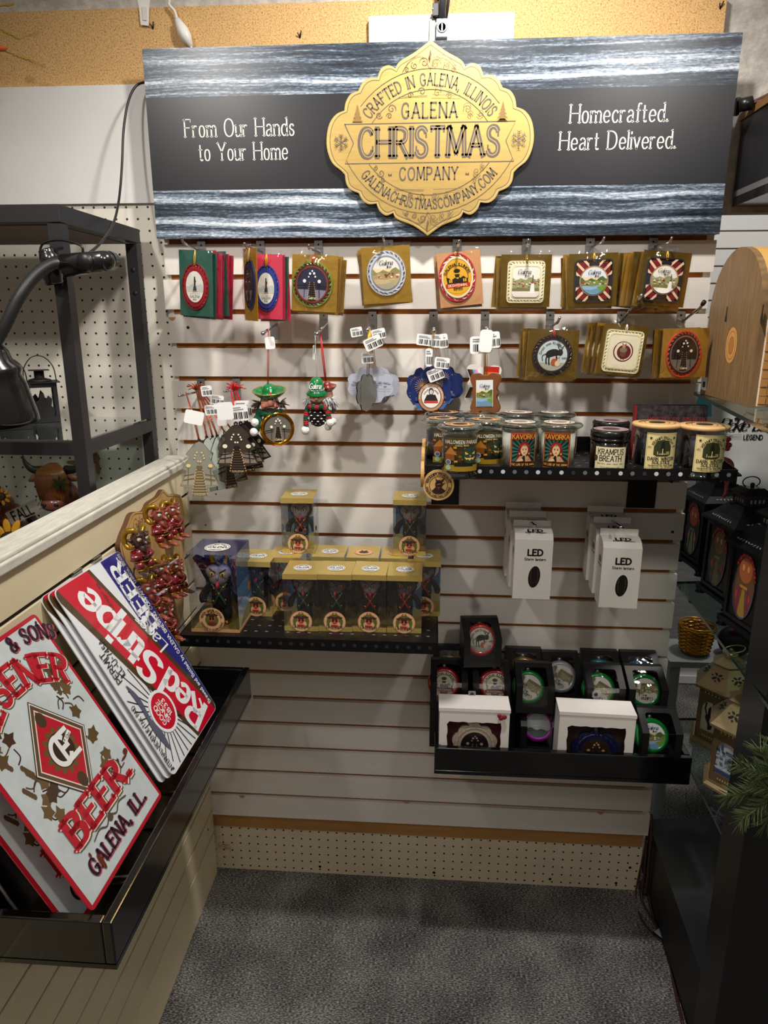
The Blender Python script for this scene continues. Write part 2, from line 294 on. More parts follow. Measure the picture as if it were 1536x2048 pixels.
class Art:
    """flat print: coloured shapes laid one over another on a surface frame M (x right, y up, z out); bend wraps it round a jar of that radius"""
    def __init__(s, M=None, z=.0004, dz=.00006, bend=0, rough=.45, coat=0, mb=None):
        s.mb = mb or MB(); s.M = M or MX.Identity(4); s.z = z; s.dz = dz; s.clip = None; s.bend = bend; s.rough = rough; s.coat = coat; s.kw = {}
    def mt(s, c): return c if not isinstance(c, str) else mat(c, s.rough, coat=s.coat, **s.kw)
    def _put(s, P, m_):
        if s.clip: P = sh_clip(P, s.clip)
        if len(P) < 3: return
        if s.bend:
            r = s.bend; st = r*.16; x0 = min(p[0] for p in P); x1 = max(p[0] for p in P); k0 = math.floor(x0/st); k1 = math.floor(x1/st)
            for k in range(k0, k1+1):
                Q = sh_clip(P, [(k*st, -9), ((k+1)*st, -9), ((k+1)*st, 9), (k*st, 9)]) if k1 > k0 else P
                if len(Q) > 2:
                    rz = r+s.z; s.mb.add([(rz*sin(x/r), y, rz*cos(x/r)) for x, y in Q], [list(range(len(Q)))], m_, False, s.M)
        else: s.mb.add([(x, y, s.z) for x, y in P], [list(range(len(P)))], m_, False, s.M)
    def up(s): s.z += s.dz
    def poly(s, P, c): s._put(P, s.mt(c)); s.up(); return s
    def rect(s, cx, cy, w_, h_, c): return s.poly(rectp(cx, cy, w_, h_), c)
    def ell(s, cx, cy, rx, ry=None, c='000000', n=28): return s.poly(ellp(cx, cy, rx, ry, n), c)
    def ring(s, cx, cy, rx, ry, wd, c, n=36, a0=0, a1=360):
        m_ = s.mt(c); k = max(3, int(n*(a1-a0)/360))
        for i in range(k):
            t, u = R(a0+(a1-a0)*i/k), R(a0+(a1-a0)*(i+1)/k)
            s._put([(cx+rx*cos(t), cy+ry*sin(t)), (cx+rx*cos(u), cy+ry*sin(u)), (cx+(rx-wd)*cos(u), cy+(ry-wd)*sin(u)), (cx+(rx-wd)*cos(t), cy+(ry-wd)*sin(t))], m_)
        s.up(); return s
    def line(s, P, wd, c, sm=False, closed=False, k=5):
        P = crom2(P, k, closed) if sm else list(P)
        if closed: P = P+[P[0]]
        m_ = s.mt(c)
        for qd in pen(P, wd, 1, 0 if sm else wd*.2): s._put(qd, m_)
        s.up(); return s
    def outline(s, P, wd, c):
        P = list(P)+[P[0]]; return s.line(P, wd, c)
    def text(s, t, x, y, h, c, al='c', fn=None, fit=0, **kw):
        q, W = text_polys(t, h, **kw); k = 1
        if fit and W > 0: k = fit/W; W = fit
        o = x-(W/2 if al == 'c' else W if al == 'r' else 0); m_ = s.mt(c)
        for P in q:
            P = [(o+a*k, y+b) for a, b in P]; s._put([fn(a, b) for a, b in P] if fn else P, m_)
        s.up(); return s
    def arc(s, t, cx, cy, r, h, c, top=True, mid=90, ry=None, **kw):
        """lettering round a circle (or ellipse): top=True reads clockwise over the top, False along the bottom"""
        ry = ry or r
        def fn(a, b):
            if top: th = R(mid)-a/r; return (cx+(r+b)*cos(th), cy+(ry+b)*sin(th))
            th = R(mid)+a/r; return (cx+(r-b)*cos(th), cy+(ry-b)*sin(th))
        return s.text(t, 0, 0, h, c, fn=fn, **kw)
    def swirl(s, cx, cy, r, wd, c, turns=1.4, a0=0, d=1):
        P = [(cx+r*(1-.82*i/30)*cos(R(a0)+d*turns*2*pi*i/30), cy+r*(1-.82*i/30)*sin(R(a0)+d*turns*2*pi*i/30)) for i in range(31)]
        return s.line(P, wd, c)
    def build(s, name, parent=None): return s.mb.build(name, parent)
# ================================================================ the setting
ZB = lambda n: .19443+(20-n)*.0762
ZT = lambda n: ZB(n)+.0651
SLAT = mat('e6e0d8', .33, nscale=14, namt=.05, nstretch=(.4, 1, 3)); MDF = mat('a8651f', .8, nscale=60, namt=.25); DARK = mat('0b0908', .6)
PW = mat('eae4d6', .5); BLACK = mat('0c0c0d', .35); BLK2 = mat('060607', .22, coat=.3); CHROME = mat('c9c9cc', .16, 1)
CREAM = mat('e8dab6', .4, nscale=9, namt=.05)
def carpet(nt, b):
    L = nt.links.new; tc = nt.nodes.new('ShaderNodeTexCoord'); cols = []
    mp = nt.nodes.new('ShaderNodeMapping'); mp.inputs['Scale'].default_value = (160, 420, 1); L(tc.outputs['Object'], mp.inputs[0])
    n1 = nt.nodes.new('ShaderNodeTexNoise'); n1.inputs['Scale'].default_value = 1; n1.inputs['Detail'].default_value = 4; L(mp.outputs[0], n1.inputs['Vector'])
    n2 = nt.nodes.new('ShaderNodeTexNoise'); n2.inputs['Scale'].default_value = 6; n2.inputs['Detail'].default_value = 6; L(tc.outputs['Object'], n2.inputs['Vector'])
    a = nt.nodes.new('ShaderNodeMath'); a.operation = 'MULTIPLY_ADD'; a.inputs[1].default_value = .35; L(n2.outputs['Fac'], a.inputs[0]); L(n1.outputs['Fac'], a.inputs[2])
    r = nt.nodes.new('ShaderNodeValToRGB'); e = r.color_ramp.elements
    e[0].position = .5; e[0].color = (*lin('2b2a29'), 1); e[1].position = .86; e[1].color = (*lin('b2b0ad'), 1); k = e.new(.67); k.color = (*lin('646261'), 1)
    L(a.outputs[0], r.inputs[0]); L(r.outputs[0], b.inputs['Base Color']); b.inputs['Roughness'].default_value = .95; b.inputs['Specular IOR Level'].default_value = .1
    bp = nt.nodes.new('ShaderNodeBump'); bp.inputs['Strength'].default_value = .6; bp.inputs['Distance'].default_value = .004; L(n1.outputs['Fac'], bp.inputs['Height']); L(bp.outputs[0], b.inputs['Normal'])
CARPET = nodes('carpet', carpet)
def peg(h, stain=False):
    def f(nt, b):
        L = nt.links.new; tc = nt.nodes.new('ShaderNodeTexCoord'); sp = nt.nodes.new('ShaderNodeSeparateXYZ'); L(tc.outputs['Object'], sp.inputs[0])
        def M(op, a, c=None):
            n = nt.nodes.new('ShaderNodeMath'); n.operation = op
            for i, q in enumerate((a, c)):
                if q is None: continue
                if isinstance(q, (int, float)): n.inputs[i].default_value = q
                else: L(q, n.inputs[i])
            return n.outputs[0]
        d = []
        for o in ('X', 'Z'):
            q = M('SUBTRACT', M('FRACT', M('MULTIPLY', sp.outputs[o], 1/.0254)), .5); d.append(M('MULTIPLY', q, q))
        hole = M('LESS_THAN', M('SQRT', M('ADD', d[0], d[1])), .105)
        n = nt.nodes.new('ShaderNodeTexNoise'); n.inputs['Scale'].default_value = 5; n.inputs['Detail'].default_value = 6; L(tc.outputs['Object'], n.inputs['Vector'])
        r = nt.nodes.new('ShaderNodeValToRGB'); r.color_ramp.elements[0].position = .36; r.color_ramp.elements[1].position = .5
        r.color_ramp.elements[0].color = (*[x*.9 for x in lin(h)], 1); r.color_ramp.elements[1].color = (*lin(h), 1); L(n.outputs['Fac'], r.inputs[0])
        mx = nt.nodes.new('ShaderNodeMix'); mx.data_type = 'RGBA'; L(hole, mx.inputs[0]); L(r.outputs[0], mx.inputs[6]); mx.inputs[7].default_value = (.008, .006, .005, 1)
        L(mx.outputs[2], b.inputs['Base Color']); b.inputs['Roughness'].default_value = .5
    return f
PEG = nodes('pegboard', peg('e8e2d4')); PEG2 = nodes('pegboard_low', peg('d8c8ae'))
def osb(nt, b):
    L = nt.links.new; tc = nt.nodes.new('ShaderNodeTexCoord')
    v = nt.nodes.new('ShaderNodeTexVoronoi'); v.inputs['Scale'].default_value = 420; L(tc.outputs['Object'], v.inputs['Vector'])
    n = nt.nodes.new('ShaderNodeTexNoise'); n.inputs['Scale'].default_value = 330; n.inputs['Detail'].default_value = 4; L(tc.outputs['Object'], n.inputs['Vector'])
    r = nt.nodes.new('ShaderNodeValToRGB'); e = r.color_ramp.elements; e[0].position = .3; e[0].color = (*lin('8f6a3c'), 1); e[1].position = .68; e[1].color = (*lin('dcb57c'), 1); k = e.new(.45); k.color = (*lin('c79c62'), 1)
    mx = nt.nodes.new('ShaderNodeMix'); mx.data_type = 'RGBA'; mx.inputs[0].default_value = .1; L(n.outputs['Fac'], r.inputs[0]); L(r.outputs[0], mx.inputs[6]); L(v.outputs['Color'], mx.inputs[7]); mx.blend_type = 'SOFT_LIGHT'
    L(mx.outputs[2], b.inputs['Base Color']); b.inputs['Roughness'].default_value = .75
OSB = nodes('particle_board', osb)
PLASTER = mat('c9c4bc', .9, nscale=30, namt=.3, bump=1, bscale=55)
m = MB(); m.box(-2.2, 3.2, -2.4, 1.6, -.03, 0, CARPET); struct(m.build('floor', origin=(0, 0, 0)))
m = MB(); m.box(-2.2, 1.215, .062, .1, 0, 3, PLASTER); m.box(1.215, 2.4, .062, .1, 1.77, 3, PLASTER); struct(m.build('wall_rear'))
m = MB(); m.box(-2.2, 3.2, 1.25, 1.3, 0, 3, mat('8f9498', .9, nscale=40, namt=.25, nstretch=(.3, 1, 2))); struct(m.build('wall_far'))
m = MB(); W2 = mat('dde0e2', .4)
for i in range(16): m.box(1.3, 3.2, 1.225, 1.249, 1.25+i*.062, 1.306+i*.062, W2)
m.box(1.3, 3.2, 1.24, 1.2495, 1.25, 2.24, mat('c9a878', .7)); struct(m.build('wall_shiplap'))
m = MB(); m.box(1.25, 3.2, 1.225, 1.249, .005, .17, W2); m.box(1.25, 3.2, 1.21, 1.226, .1, .13, W2); m.box(1.25, 3.2, 1.215, 1.226, .005, .04, W2); struct(m.build('baseboard_far'))
# slatted display wall
m = MB()
m.box(0, 1.219, .013, .02, ZB(20)-.002, ZT(-3), PW)
m.box(.012, 1.203, .0118, .0131, ZB(20)-.001, ZT(-3)-.002, MDF)
for n in range(-3, 21):
    j = .004*sin(n*2.3) if n > 0 else 0
    m.box(j, 1.219+j*.5, 0, .0116, ZB(n), ZT(n), SLAT)
for u, v in ((376, 655), (1345, 1064), (1428, 655)): m.lathe([(0, .0006), (.0036, .0006), (.0036, -.001)], DARK, 12, M=fr(*at(u, v, y=0)))
for u, v in ((484, 1593), (812, 1604), (1201, 1626), (344, 637)):
    p = at(u, v, y=0); m.prism([(-.009, 0), (.009, 0), (.006, -.006), (.001, -.008), (-.005, -.006)], -.0004, .0005, mat('b98a5a', .8), M=fr(p.x, 0, p.z+.003))
for u, v in ((432, 988), (411, 1050)): m.prism(rectp(0, 0, .004, .003), 0, .0006, mat('4a3826', .7), M=fr(*at(u, v, y=0)))
struct(m.build('wall_back'))
m = MB(); m.box(.006, 1.213, .0115, .016, .148, ZB(20), mat('b08046', .8, nscale=20, namt=.2, nstretch=(.2, 1, 3))); struct(m.build('trim_1'))
m = MB(); m.box(.004, 1.216, .016, .03, 0, .172, PEG2)
for u, v in ((1260, 1735), (1232, 1766), (640, 1733), (868, 1745), (1100, 1758)): m.lathe([(0, .0005), (.004, .0005)], mat('8a7a66', .6), 10, M=fr(*at(u, v, y=.0155)))
struct(m.build('baseboard_back'))
# left of it: pegboard, painted board and particle board
m = MB(); m.box(-1.7, .0, .03, .05, 0, 1.798, PEG); BR = mat('b08a64', .8, nscale=90, namt=.4)
for u, v, a, b in ((190, 915, .012, .016), (196, 935, .006, .02), (148, 925, .02, .006), (152, 940, .016, .005)): m.prism(ellp(0, 0, a, b, 9, .3), 0, .0006, BR, M=fr(*at(u, v, y=.03)))
struct(m.build('wall_left_pegboard'))
m = MB(); m.box(-1.7, .03, .021, .045, 1.798, 2.037, mat('dedcd9', .5, nscale=7, namt=.05)); struct(m.build('trim_2'))
m = MB(); m.box(-1.7, 1.1965, .03, .06, 2.037, 2.184, OSB)
for u, v in ((306, 58), (600, 76), (1440, 18)):
    p = at(u, v, y=.03); m.tube([p, p+V((.004, -.006, .012))], .0014, DARK, 6); m.tube([p, p+V((-.004, -.007, .008))], .0012, DARK, 6)
struct(m.build('trim_3'))
# low slatted partition on the left with its painted cap
PX = lambda y: .0197-y*.0092
m = MB(); MP = MX(((1, -.0092, 0, .0197), (0, 1, 0, 0), (0, 0, 1, 0), (0, 0, 0, 1)))
m.box(-.035, -.006, -1.75, -.001, 0, 1.2, mat('120d09', .8), M=MP)
zs = [0]+[.1385+.0762*k for k in range(14)]+[1.2]
for a, b in zip(zs[:-1], zs[1:]): m.box(-.006, 0, -1.75, -.001, a+((.0046 if a > .6 else .0036) if a else 0), b-((.0046 if b > .6 else .0036) if b < 1.2 else 0), CREAM, M=MP)
for y, z in ((-.05, .185), (-.02, 1.165), (-.62, .075)): m.lathe([(0, .0006), (.0038, .0006)], DARK, 10, M=MX.Translation((PX(y), y, z)) @ MX.Rotation(R(90), 4, 'Y'))
part = struct(m.build('wall_left'))
m = MB(); CAPM = mat('d6d2c6', .55, nscale=60, namt=.2, nstretch=(3, .4, 1)); m.box(-.05, .009, -1.75, -.001, 1.2, 1.216, CAPM, M=MP); m.box(-.052, .004, -1.75, -.001, 1.216, 1.2235, CAPM, M=MP)
struct(m.build('trim_4', bevel=.0025))
# ================================================================ company sign
def wood(nt, b):
    L = nt.links.new; tc = nt.nodes.new('ShaderNodeTexCoord'); mp = nt.nodes.new('ShaderNodeMapping'); mp.inputs['Scale'].default_value = (1.0, 1, 11); L(tc.outputs['Object'], mp.inputs[0])
    def noise(s, d, rg=.6, dist=0, src=mp):
        n = nt.nodes.new('ShaderNodeTexNoise'); n.inputs['Scale'].default_value = s; n.inputs['Detail'].default_value = d; n.inputs['Roughness'].default_value = rg; n.inputs['Distortion'].default_value = dist; L(src.outputs[0], n.inputs['Vector']); return n.outputs['Fac']
    def ramp(f, *st):
        r = nt.nodes.new('ShaderNodeValToRGB'); e = r.color_ramp.elements
        while len(e) < len(st): e.new(.5)
        for q, (p_, c) in zip(e, st): q.position = p_; q.color = (*lin(c), 1)
        L(f, r.inputs[0]); return r.outputs[0]
    def M(op, a, c, cl=True):
        n = nt.nodes.new('ShaderNodeMath'); n.operation = op; n.use_clamp = cl
        for i, q in enumerate((a, c)):
            if isinstance(q, (int, float)): n.inputs[i].default_value = q
            else: L(q, n.inputs[i])
        return n.outputs[0]
    def mapn(sc, src=None):
        n = nt.nodes.new('ShaderNodeMapping'); n.inputs['Scale'].default_value = sc; L(src or tc.outputs['Object'], n.inputs[0]); return n
    bow = noise(1.0, 2, .5, 0, mapn((2.2, 1, 6)))                     # slow bowing of the grain, as around knots
    sx = nt.nodes.new('ShaderNodeSeparateXYZ'); L(tc.outputs['Object'], sx.inputs[0]); cx = nt.nodes.new('ShaderNodeCombineXYZ')
    L(sx.outputs['X'], cx.inputs['X']); L(M('ADD', sx.outputs['Z'], M('MULTIPLY', bow, .035, False), False), cx.inputs['Z'])
    ring = noise(1.0, 2, .45, 0, mapn((.35, 1, 62), cx.outputs[0])); grain = noise(1.0, 6, .75, 0, mapn((9, 1, 250), cx.outputs[0])); fleck = noise(1.0, 3, .7, 0, mapn((85, 1, 330))); big = noise(1.0, 3, .5, 0, mapn((1.6, 1, 9)))
    s_ = M('ADD', M('MULTIPLY', grain, .5), M('ADD', M('MULTIPLY', fleck, .3), M('ADD', M('MULTIPLY', M('SUBTRACT', ring, .42), .62, False), M('MULTIPLY', M('SUBTRACT', big, .5, False), .3, False), False), False))
    c = ramp(s_, (.33, '131920'), (.44, '384350'), (.52, '8492a2'), (.605, 'e2e8ee'))
    L(c, b.inputs['Base Color']); b.inputs['Roughness'].default_value = .3; b.inputs['Specular IOR Level'].default_value = .45
WOOD = nodes('weathered_wood_print', wood)
sgn = thing('shop_sign', 'wide printed company sign of dark weathered wood with gold scalloped badge', 'sign', (.607, -.03, 1.9015))
SW, SH = 1.213, .371
m = MB(); m.box(-SW/2, SW/2, 0, .006, -SH/2, SH/2, WOOD); m.build('board', sgn)
m = MB(); m.box(-SW/2, SW/2, -.0006, 0, -.087, .094, mat('1b1b1f', .32)); m.build('black_band', sgn)
A = Art(fr(0, -.0006), z=.0003, rough=.35)
CR = 'e9e6da'
for t, x, z, fw in (('From Our Hands', -.408, .017, .237), ('to Your Home', -.402, -.029, .193), ('Homecrafted.', .38, .03, .196), ('Heart Delivered.', .381, -.02, .234)):
    A.text(t, x, z, .034, CR, wt=.125, con=.4, serif=.075, track=.15, fit=fw)
A.build('lettering', sgn)
# gold badge: raised scalloped plate with engraved lines
GOLD = mat('cfae68', .36, .65, nscale=120, namt=.12, nstretch=(.15, 1, 1)); INK = '5d5348'
BX, BZ = .0, -.003
half = [(0, .186), (.03, .166), (.062, .149), (.0705, .137), (.085, .143), (.1, .137), (.1075, .121), (.124, .121), (.138, .113), (.147, .098), (.163, .092), (.173, .078), (.1765, .062), (.194, .055), (.208, .038), (.2145, .012), (.213, -.014), (.203, -.037), (.186, -.051), (.177, -.06), (.174, -.078), (.165, -.089), (.148, -.096), (.14, -.11), (.127, -.118), (.11, -.117), (.104, -.131), (.09, -.141), (.0745, -.136), (.066, -.148), (.03, -.162), (0, -.182)]
knots = {4: 0}
cusp = (0, 3, 6, 9, 12, 19, 22, 25, 28, 31)
pts = []
for i, j in zip(cusp[:-1], cusp[1:]): pts += crom2(half[i:j+1], 4)[:-1]
pts.append(half[-1]); badge = pts + [(-x, y) for x, y in pts[::-1][1:-1]]
badge = badge[::-1]
FB = MX.Translation((BX-.006, -.012, BZ)) @ FRONT
bd = MB(); bd.prism(badge, -.0115, 0, GOLD, M=FB); bo = bd.build('badge', sgn, bevel=.0012)
E_ = Art(FB, z=.0003, rough=.4)
inset = [(x*.965, y*.955) for x, y in badge]; E_.outline(inset, .0011, INK)
inset = [(x*.982, y*.978) for x, y in badge]; E_.outline(inset, .0006, 'f0dda0')
ban = [(-.176, .036), (.176, .036), (.158, 0), (.176, -.039), (-.176, -.039), (-.158, 0)]
E_.outline(ban, .0019, INK)
E_.text('CHRISTMAS', 0, -.027, .054, INK, wt=.25, con=.66, serif=.05, track=.2, fit=.29)
E_.text('CHRISTMAS', 0, -.027, .054, 'b79a62', wt=.035, con=.7, track=.2, fit=.286)
E_.text('GALENA', 0, .045, .028, INK, wt=.17, con=.75, serif=.05, track=.3, fit=.114)
E_.text('- COMPANY -', 0, -.072, .024, INK, wt=.17, con=.75, serif=.04, track=.3, fit=.168)
E_.arc('CRAFTED IN GALENA, ILLINOIS', 0, -.05, .155, .0215, INK, True, 90, wt=.17, con=.75, serif=.03, track=.26, fit=.282)
E_.arc('GALENACHRISTMASCOMPANY.COM', 0, .058, .187, .019, INK, False, 270, wt=.17, con=.8, serif=.03, track=.22, fit=.325)
E_.ring(0, -.05, .148, .148, .001, INK, 60, 36, 144); E_.ring(0, -.05, .186, .186, .001, INK, 60, 40, 140)
E_.ring(0, .058, .16, .16, .001, INK, 60, 218, 322); E_.ring(0, .058, .196, .196, .001, INK, 60, 208, 332)
for sx in (-1, 1):
    for x, y, r, a, d in ((.012, .146, .010, 0, 1), (.032, .141, .007, 60, -1), (.048, .134, .005, 20, 1), (.016, .094, .008, 0, 1), (.04, .088, .006, 180, -1), (.078, .063, .009, 200, -1), (.083, .05, .006, 0, 1), (.104, .052, .007, 200, 1), (.1, -.058, .008, 0, -1), (.112, -.048, .005, 90, 1), (.096, -.07, .005, 200, 1), (.014, -.104, .008, 0, -1), (.038, -.099, .005, 180, 1), (.012, -.147, .009, 0, -1), (.03, -.142, .006, 90, 1), (.045, -.137, .004, 0, -1)):
        E_.swirl(sx*x, y, r, .0011, INK, 1.3, a if sx > 0 else 180-a, d*sx)
    E_.line([(sx*.005, .086), (sx*.062, .084)], .001, INK); E_.line([(sx*.01, -.092), (sx*.072, -.09)], .001, INK)
    E_.line([(0, .135), (sx*.018, .157), (sx*.04, .15), (sx*.056, .13)], .001, INK, sm=True); E_.line([(0, -.135), (sx*.016, -.157), (sx*.038, -.15), (sx*.054, -.133)], .001, INK, sm=True)
    for k in range(4): E_.poly([(sx*.149-.0032*(4-k)*.9, .04+k*.0072), (sx*.149+.0032*(4-k)*.9, .04+k*.0072), (sx*.149, .04+k*.0072+.0115)], '8a6a34')
    for k in range(6):
        a = R(60*k+30); cx, cy = sx*.184, .002
        E_.line([(cx, cy), (cx+.0145*cos(a), cy+.0145*sin(a))], .0015, INK)
        for t in (.55, .8):
            for q in (-1, 1): E_.line([(cx+.0145*t*cos(a), cy+.0145*t*sin(a)), (cx+.0145*t*cos(a)+.005*cos(a+q*.9), cy+.0145*t*sin(a)+.005*sin(a+q*.9))], .0012, INK)
E_.poly([(0, .168), (.0025, .158), (0, .15), (-.0025, .158)], INK); E_.poly([(0, -.168), (.0025, -.158), (0, -.15), (-.0025, -.158)], INK)
E_.build('engraving', bo)
# small painted board with a lock plate above the sign, and the lamp arm
m = MB(); a, b = at(738, 34, y=.018), at(1029, 34, y=.018)
m.box(a.x, b.x, .014, .03, 2.02, a.z, mat('e7e4d8', .5, nscale=12, namt=.05, nstretch=(4, 1, .3)))
struct(m.build('trim_5'))
p = at(884, 62, y=.012); lk = thing('wall_bracket', 'steel wall bracket with key cylinder above the sign, holding the lamp arm', 'bracket', p)
ST = mat('c4c6ca', .28, .9)
m = MB(); m.box(-.027, .024, -.002, .002, -.03, .022, ST); m.box(-.026, -.014, -.006, -.002, -.03, .02, ST); m.box(.013, .0235, -.005, -.002, -.03, .021, ST); m.build('plate', lk, .0008)
m = MB(); m.box(-.012, .0115, -.02, -.002, -.018, .016, ST); m.build('lock_body', lk, .0015)
m = MB(); m.lathe([(0, .0), (.0075, 0), (.0085, -.003)], DARK, 18, M=fr(0, -.0205)); m.lathe([(.0075, 0), (.0105, .001), (.0115, -.001)], ST, 18, M=fr(0, -.0205)); m.box(-.0012, .0012, -.0212, -.0205, -.006, .006, ST); m.build('key_cylinder', lk)
m = MB(); m.box(-.02, -.008, -.016, -.002, .022, .045, mat('3a3b3e', .5, .4)); m.lathe([(0, 0), (.002, 0), (.002, .006)], ST, 8, M=fr(-.02, -.012, .034)); m.build('hinge', lk, .001)
arm = thing('track_lamp', 'black lamp arm reaching up over the sign from the lock bracket', 'lamp', p)
AM = mat('33353b', .4); d = SPOT_LOC-p
m = MB(); m.tube([(0, -.012, .012), (0, -.02, .05), (0, -.05, .13), d*.55+V((0, 0, .09)), d+V((0, 0, .12))], [.0075, .0075, .008, .008, .008], AM, 8)
m.build('arm', arm)
m = MB(); m.tube([(.008, -.006, .02), (.012, -.004, .05), (.012, -.02, .1), (.006, -.05, .14)], .003, DARK, 6); m.build('cord', arm); m = MB(); m.tube([(-.008, -.01, .05), (-.007, -.02, .09)], .004, AM, 6); m.build('cord', arm)
m = MB(); m.lathe([(.0, .1), (.03, .1), (.035, .06), (.06, .0), (.058, .0), (.03, .06), (.0, .07)], AM, 24, M=MX.Translation(d+V((0, 0, .035)))); m.build('lamp_head', arm)
# ================================================================ small printed pictures, reused on ornaments and boxes
rnd = random.Random(3)
def wave(x0, x1, y, a, n, ybot, seed=0):
    return [(x0+(x1-x0)*i/n, y+a*(sin(i*1.7+seed)+.6*sin(i*.73+2*seed))) for i in range(n+1)] + [(x1, ybot), (x0, ybot)]
def galena(A, cx, cy, h, c='1c1c20', fit=0): A.text('Galena', cx, cy, h, c, wt=.11, con=.5, slant=.3, track=.06, fit=fit); A.text('Illinois', cx+h*.7, cy-h*.62, h*.45, c, wt=.14, con=.6, slant=.3, track=.1)
def pic_harbor(A, x, y, r, q=1.0, txt=True, tone=0):
    A.rect(x, y, 2.2*r, 2.2*q*r, 'e8e4dc' if tone else 'dfe6ea'); A.poly(wave(x-1.1*r, x+1.1*r, y+.25*q*r, .05*r, 8, y-q*r), 'efd9a6')
    A.poly(wave(x-1.1*r, x+1.1*r, y+.16*q*r, .12*r, 10, y-q*r, 1), '4f6a35' if not tone else '8f8a5a'); A.poly(wave(x-1.1*r, x+1.1*r, y-.02*q*r, .08*r, 12, y-q*r, 2), '7d8a4a' if not tone else 'b49a6a')
    for i in range(14):
        a = x-r+2*r*rnd.random(); b = y-.25*q*r+.22*q*r*rnd.random(); A.rect(a, b, .14*r, .09*r, rnd.choice(('f2ead8', 'b6553a', 'd9b98a', '6b4a36')))
    A.poly(wave(x-1.1*r, x+1.1*r, y-.36*q*r, .03*r, 9, y-1.2*q*r, 4), '8fb4c9' if not tone else 'c9b487'); A.poly(wave(x-1.1*r, x+1.1*r, y-.62*q*r, .04*r, 9, y-1.2*q*r, 5), '6d97b3' if not tone else 'a8a087')
    A.poly([(x+.2*r, y-.45*r*q), (x+1.1*r, y-.3*r*q), (x+1.1*r, y-.9*r*q), (x+.5*r, y-.75*r*q)], '6f9a3a' if not tone else 'b9a878')
    if txt: galena(A, x, y+.48*q*r, .3*r)
def pic_monument(A, x, y, r, q=1.0, txt=True):
    A.rect(x, y, 2.2*r, 2.2*q*r, 'f1ece0'); A.poly(wave(x-1.1*r, x+1.1*r, y+.2*q*r, .08*r, 12, y-q*r, 1), '9aa06c')
    for i in range(26): A.rect(x-r+2*r*rnd.random(), y-.32*q*r+.42*q*r*rnd.random(), .15*r, .1*r, rnd.choice(('c9a58a', 'f0e2cf', 'a8503f', '8e8a62', 'd8c0a0', 'b98a78')))
    A.poly(wave(x-1.1*r, x+1.1*r, y-.4*q*r, .02*r, 8, y-.62*q*r, 3), '7c7648'); A.rect(x, y-.85*q*r, 2.2*r, .5*q*r, 'ebe3da')
    A.poly([(x+.28*r, y-.75*q*r), (x+.66*r, y-.75*q*r), (x+.58*r, y-.1*q*r), (x+.38*r, y-.1*q*r)], 'f4f0ec'); A.poly([(x+.43*r, y-.1*q*r), (x+.53*r, y-.1*q*r), (x+.51*r, y+.42*q*r), (x+.45*r, y+.42*q*r)], '5b5a4a')
    if txt: galena(A, x-.15*r, y+.5*q*r, .3*r)
def pic_stairs(A, x, y, r, q=1.0, dark='2a211f', lamp='f6f1e0', txt=True):
    A.rect(x, y, 2.2*r, 2.2*q*r, dark); A.rect(x, y-.7*q*r, 2.2*r, .8*q*r, '74685f' if dark != '2b2b45' else '8a8598')
    A.poly([(x-.28*r, y-q*r), (x+.3*r, y-q*r), (x+.12*r, y+.15*q*r), (x-.1*r, y+.15*q*r)], '1d1614')
    for i in range(8): A.line([(x-.26*r+.018*r*i, y-.9*q*r+i*.13*q*r), (x+.28*r-.018*r*i, y-.9*q*r+i*.13*q*r)], .02*r, '5d4a38')
    for sx in (-1, 1):
        A.line([(x+sx*.5*r, y-.75*q*r), (x+sx*.46*r, y+.1*q*r)], .035*r, '120e0d'); A.line([(x+sx*.95*r, y-.1*q*r), (x+sx*.3*r, y-.02*q*r)], .04*r, '120e0d'); A.line([(x+sx*.95*r, y-.25*q*r), (x+sx*.35*r, y-.16*q*r)], .03*r, '120e0d')
        for i in range(9): A.ell(x+sx*(.3*r-.02*r*i), y-.85*q*r+i*.12*q*r, .025*r, None, 'f2c98a', 6)
        A.ell(x+sx*.48*r, y+.18*q*r, .11*r, None, lamp, 10)
    for a, b, s_ in ((-.12, .6, .08), (.14, .62, .08), (.02, .75, .06), (-.2, .42, .05), (.22, .44, .06)): A.ell(x+a*r, y+b*q*r, s_*r, None, lamp, 8)
    if txt: A.text('Galena', x, y-.84*q*r, .17*r, 'e8d7a8', wt=.12, slant=.3, track=.06)
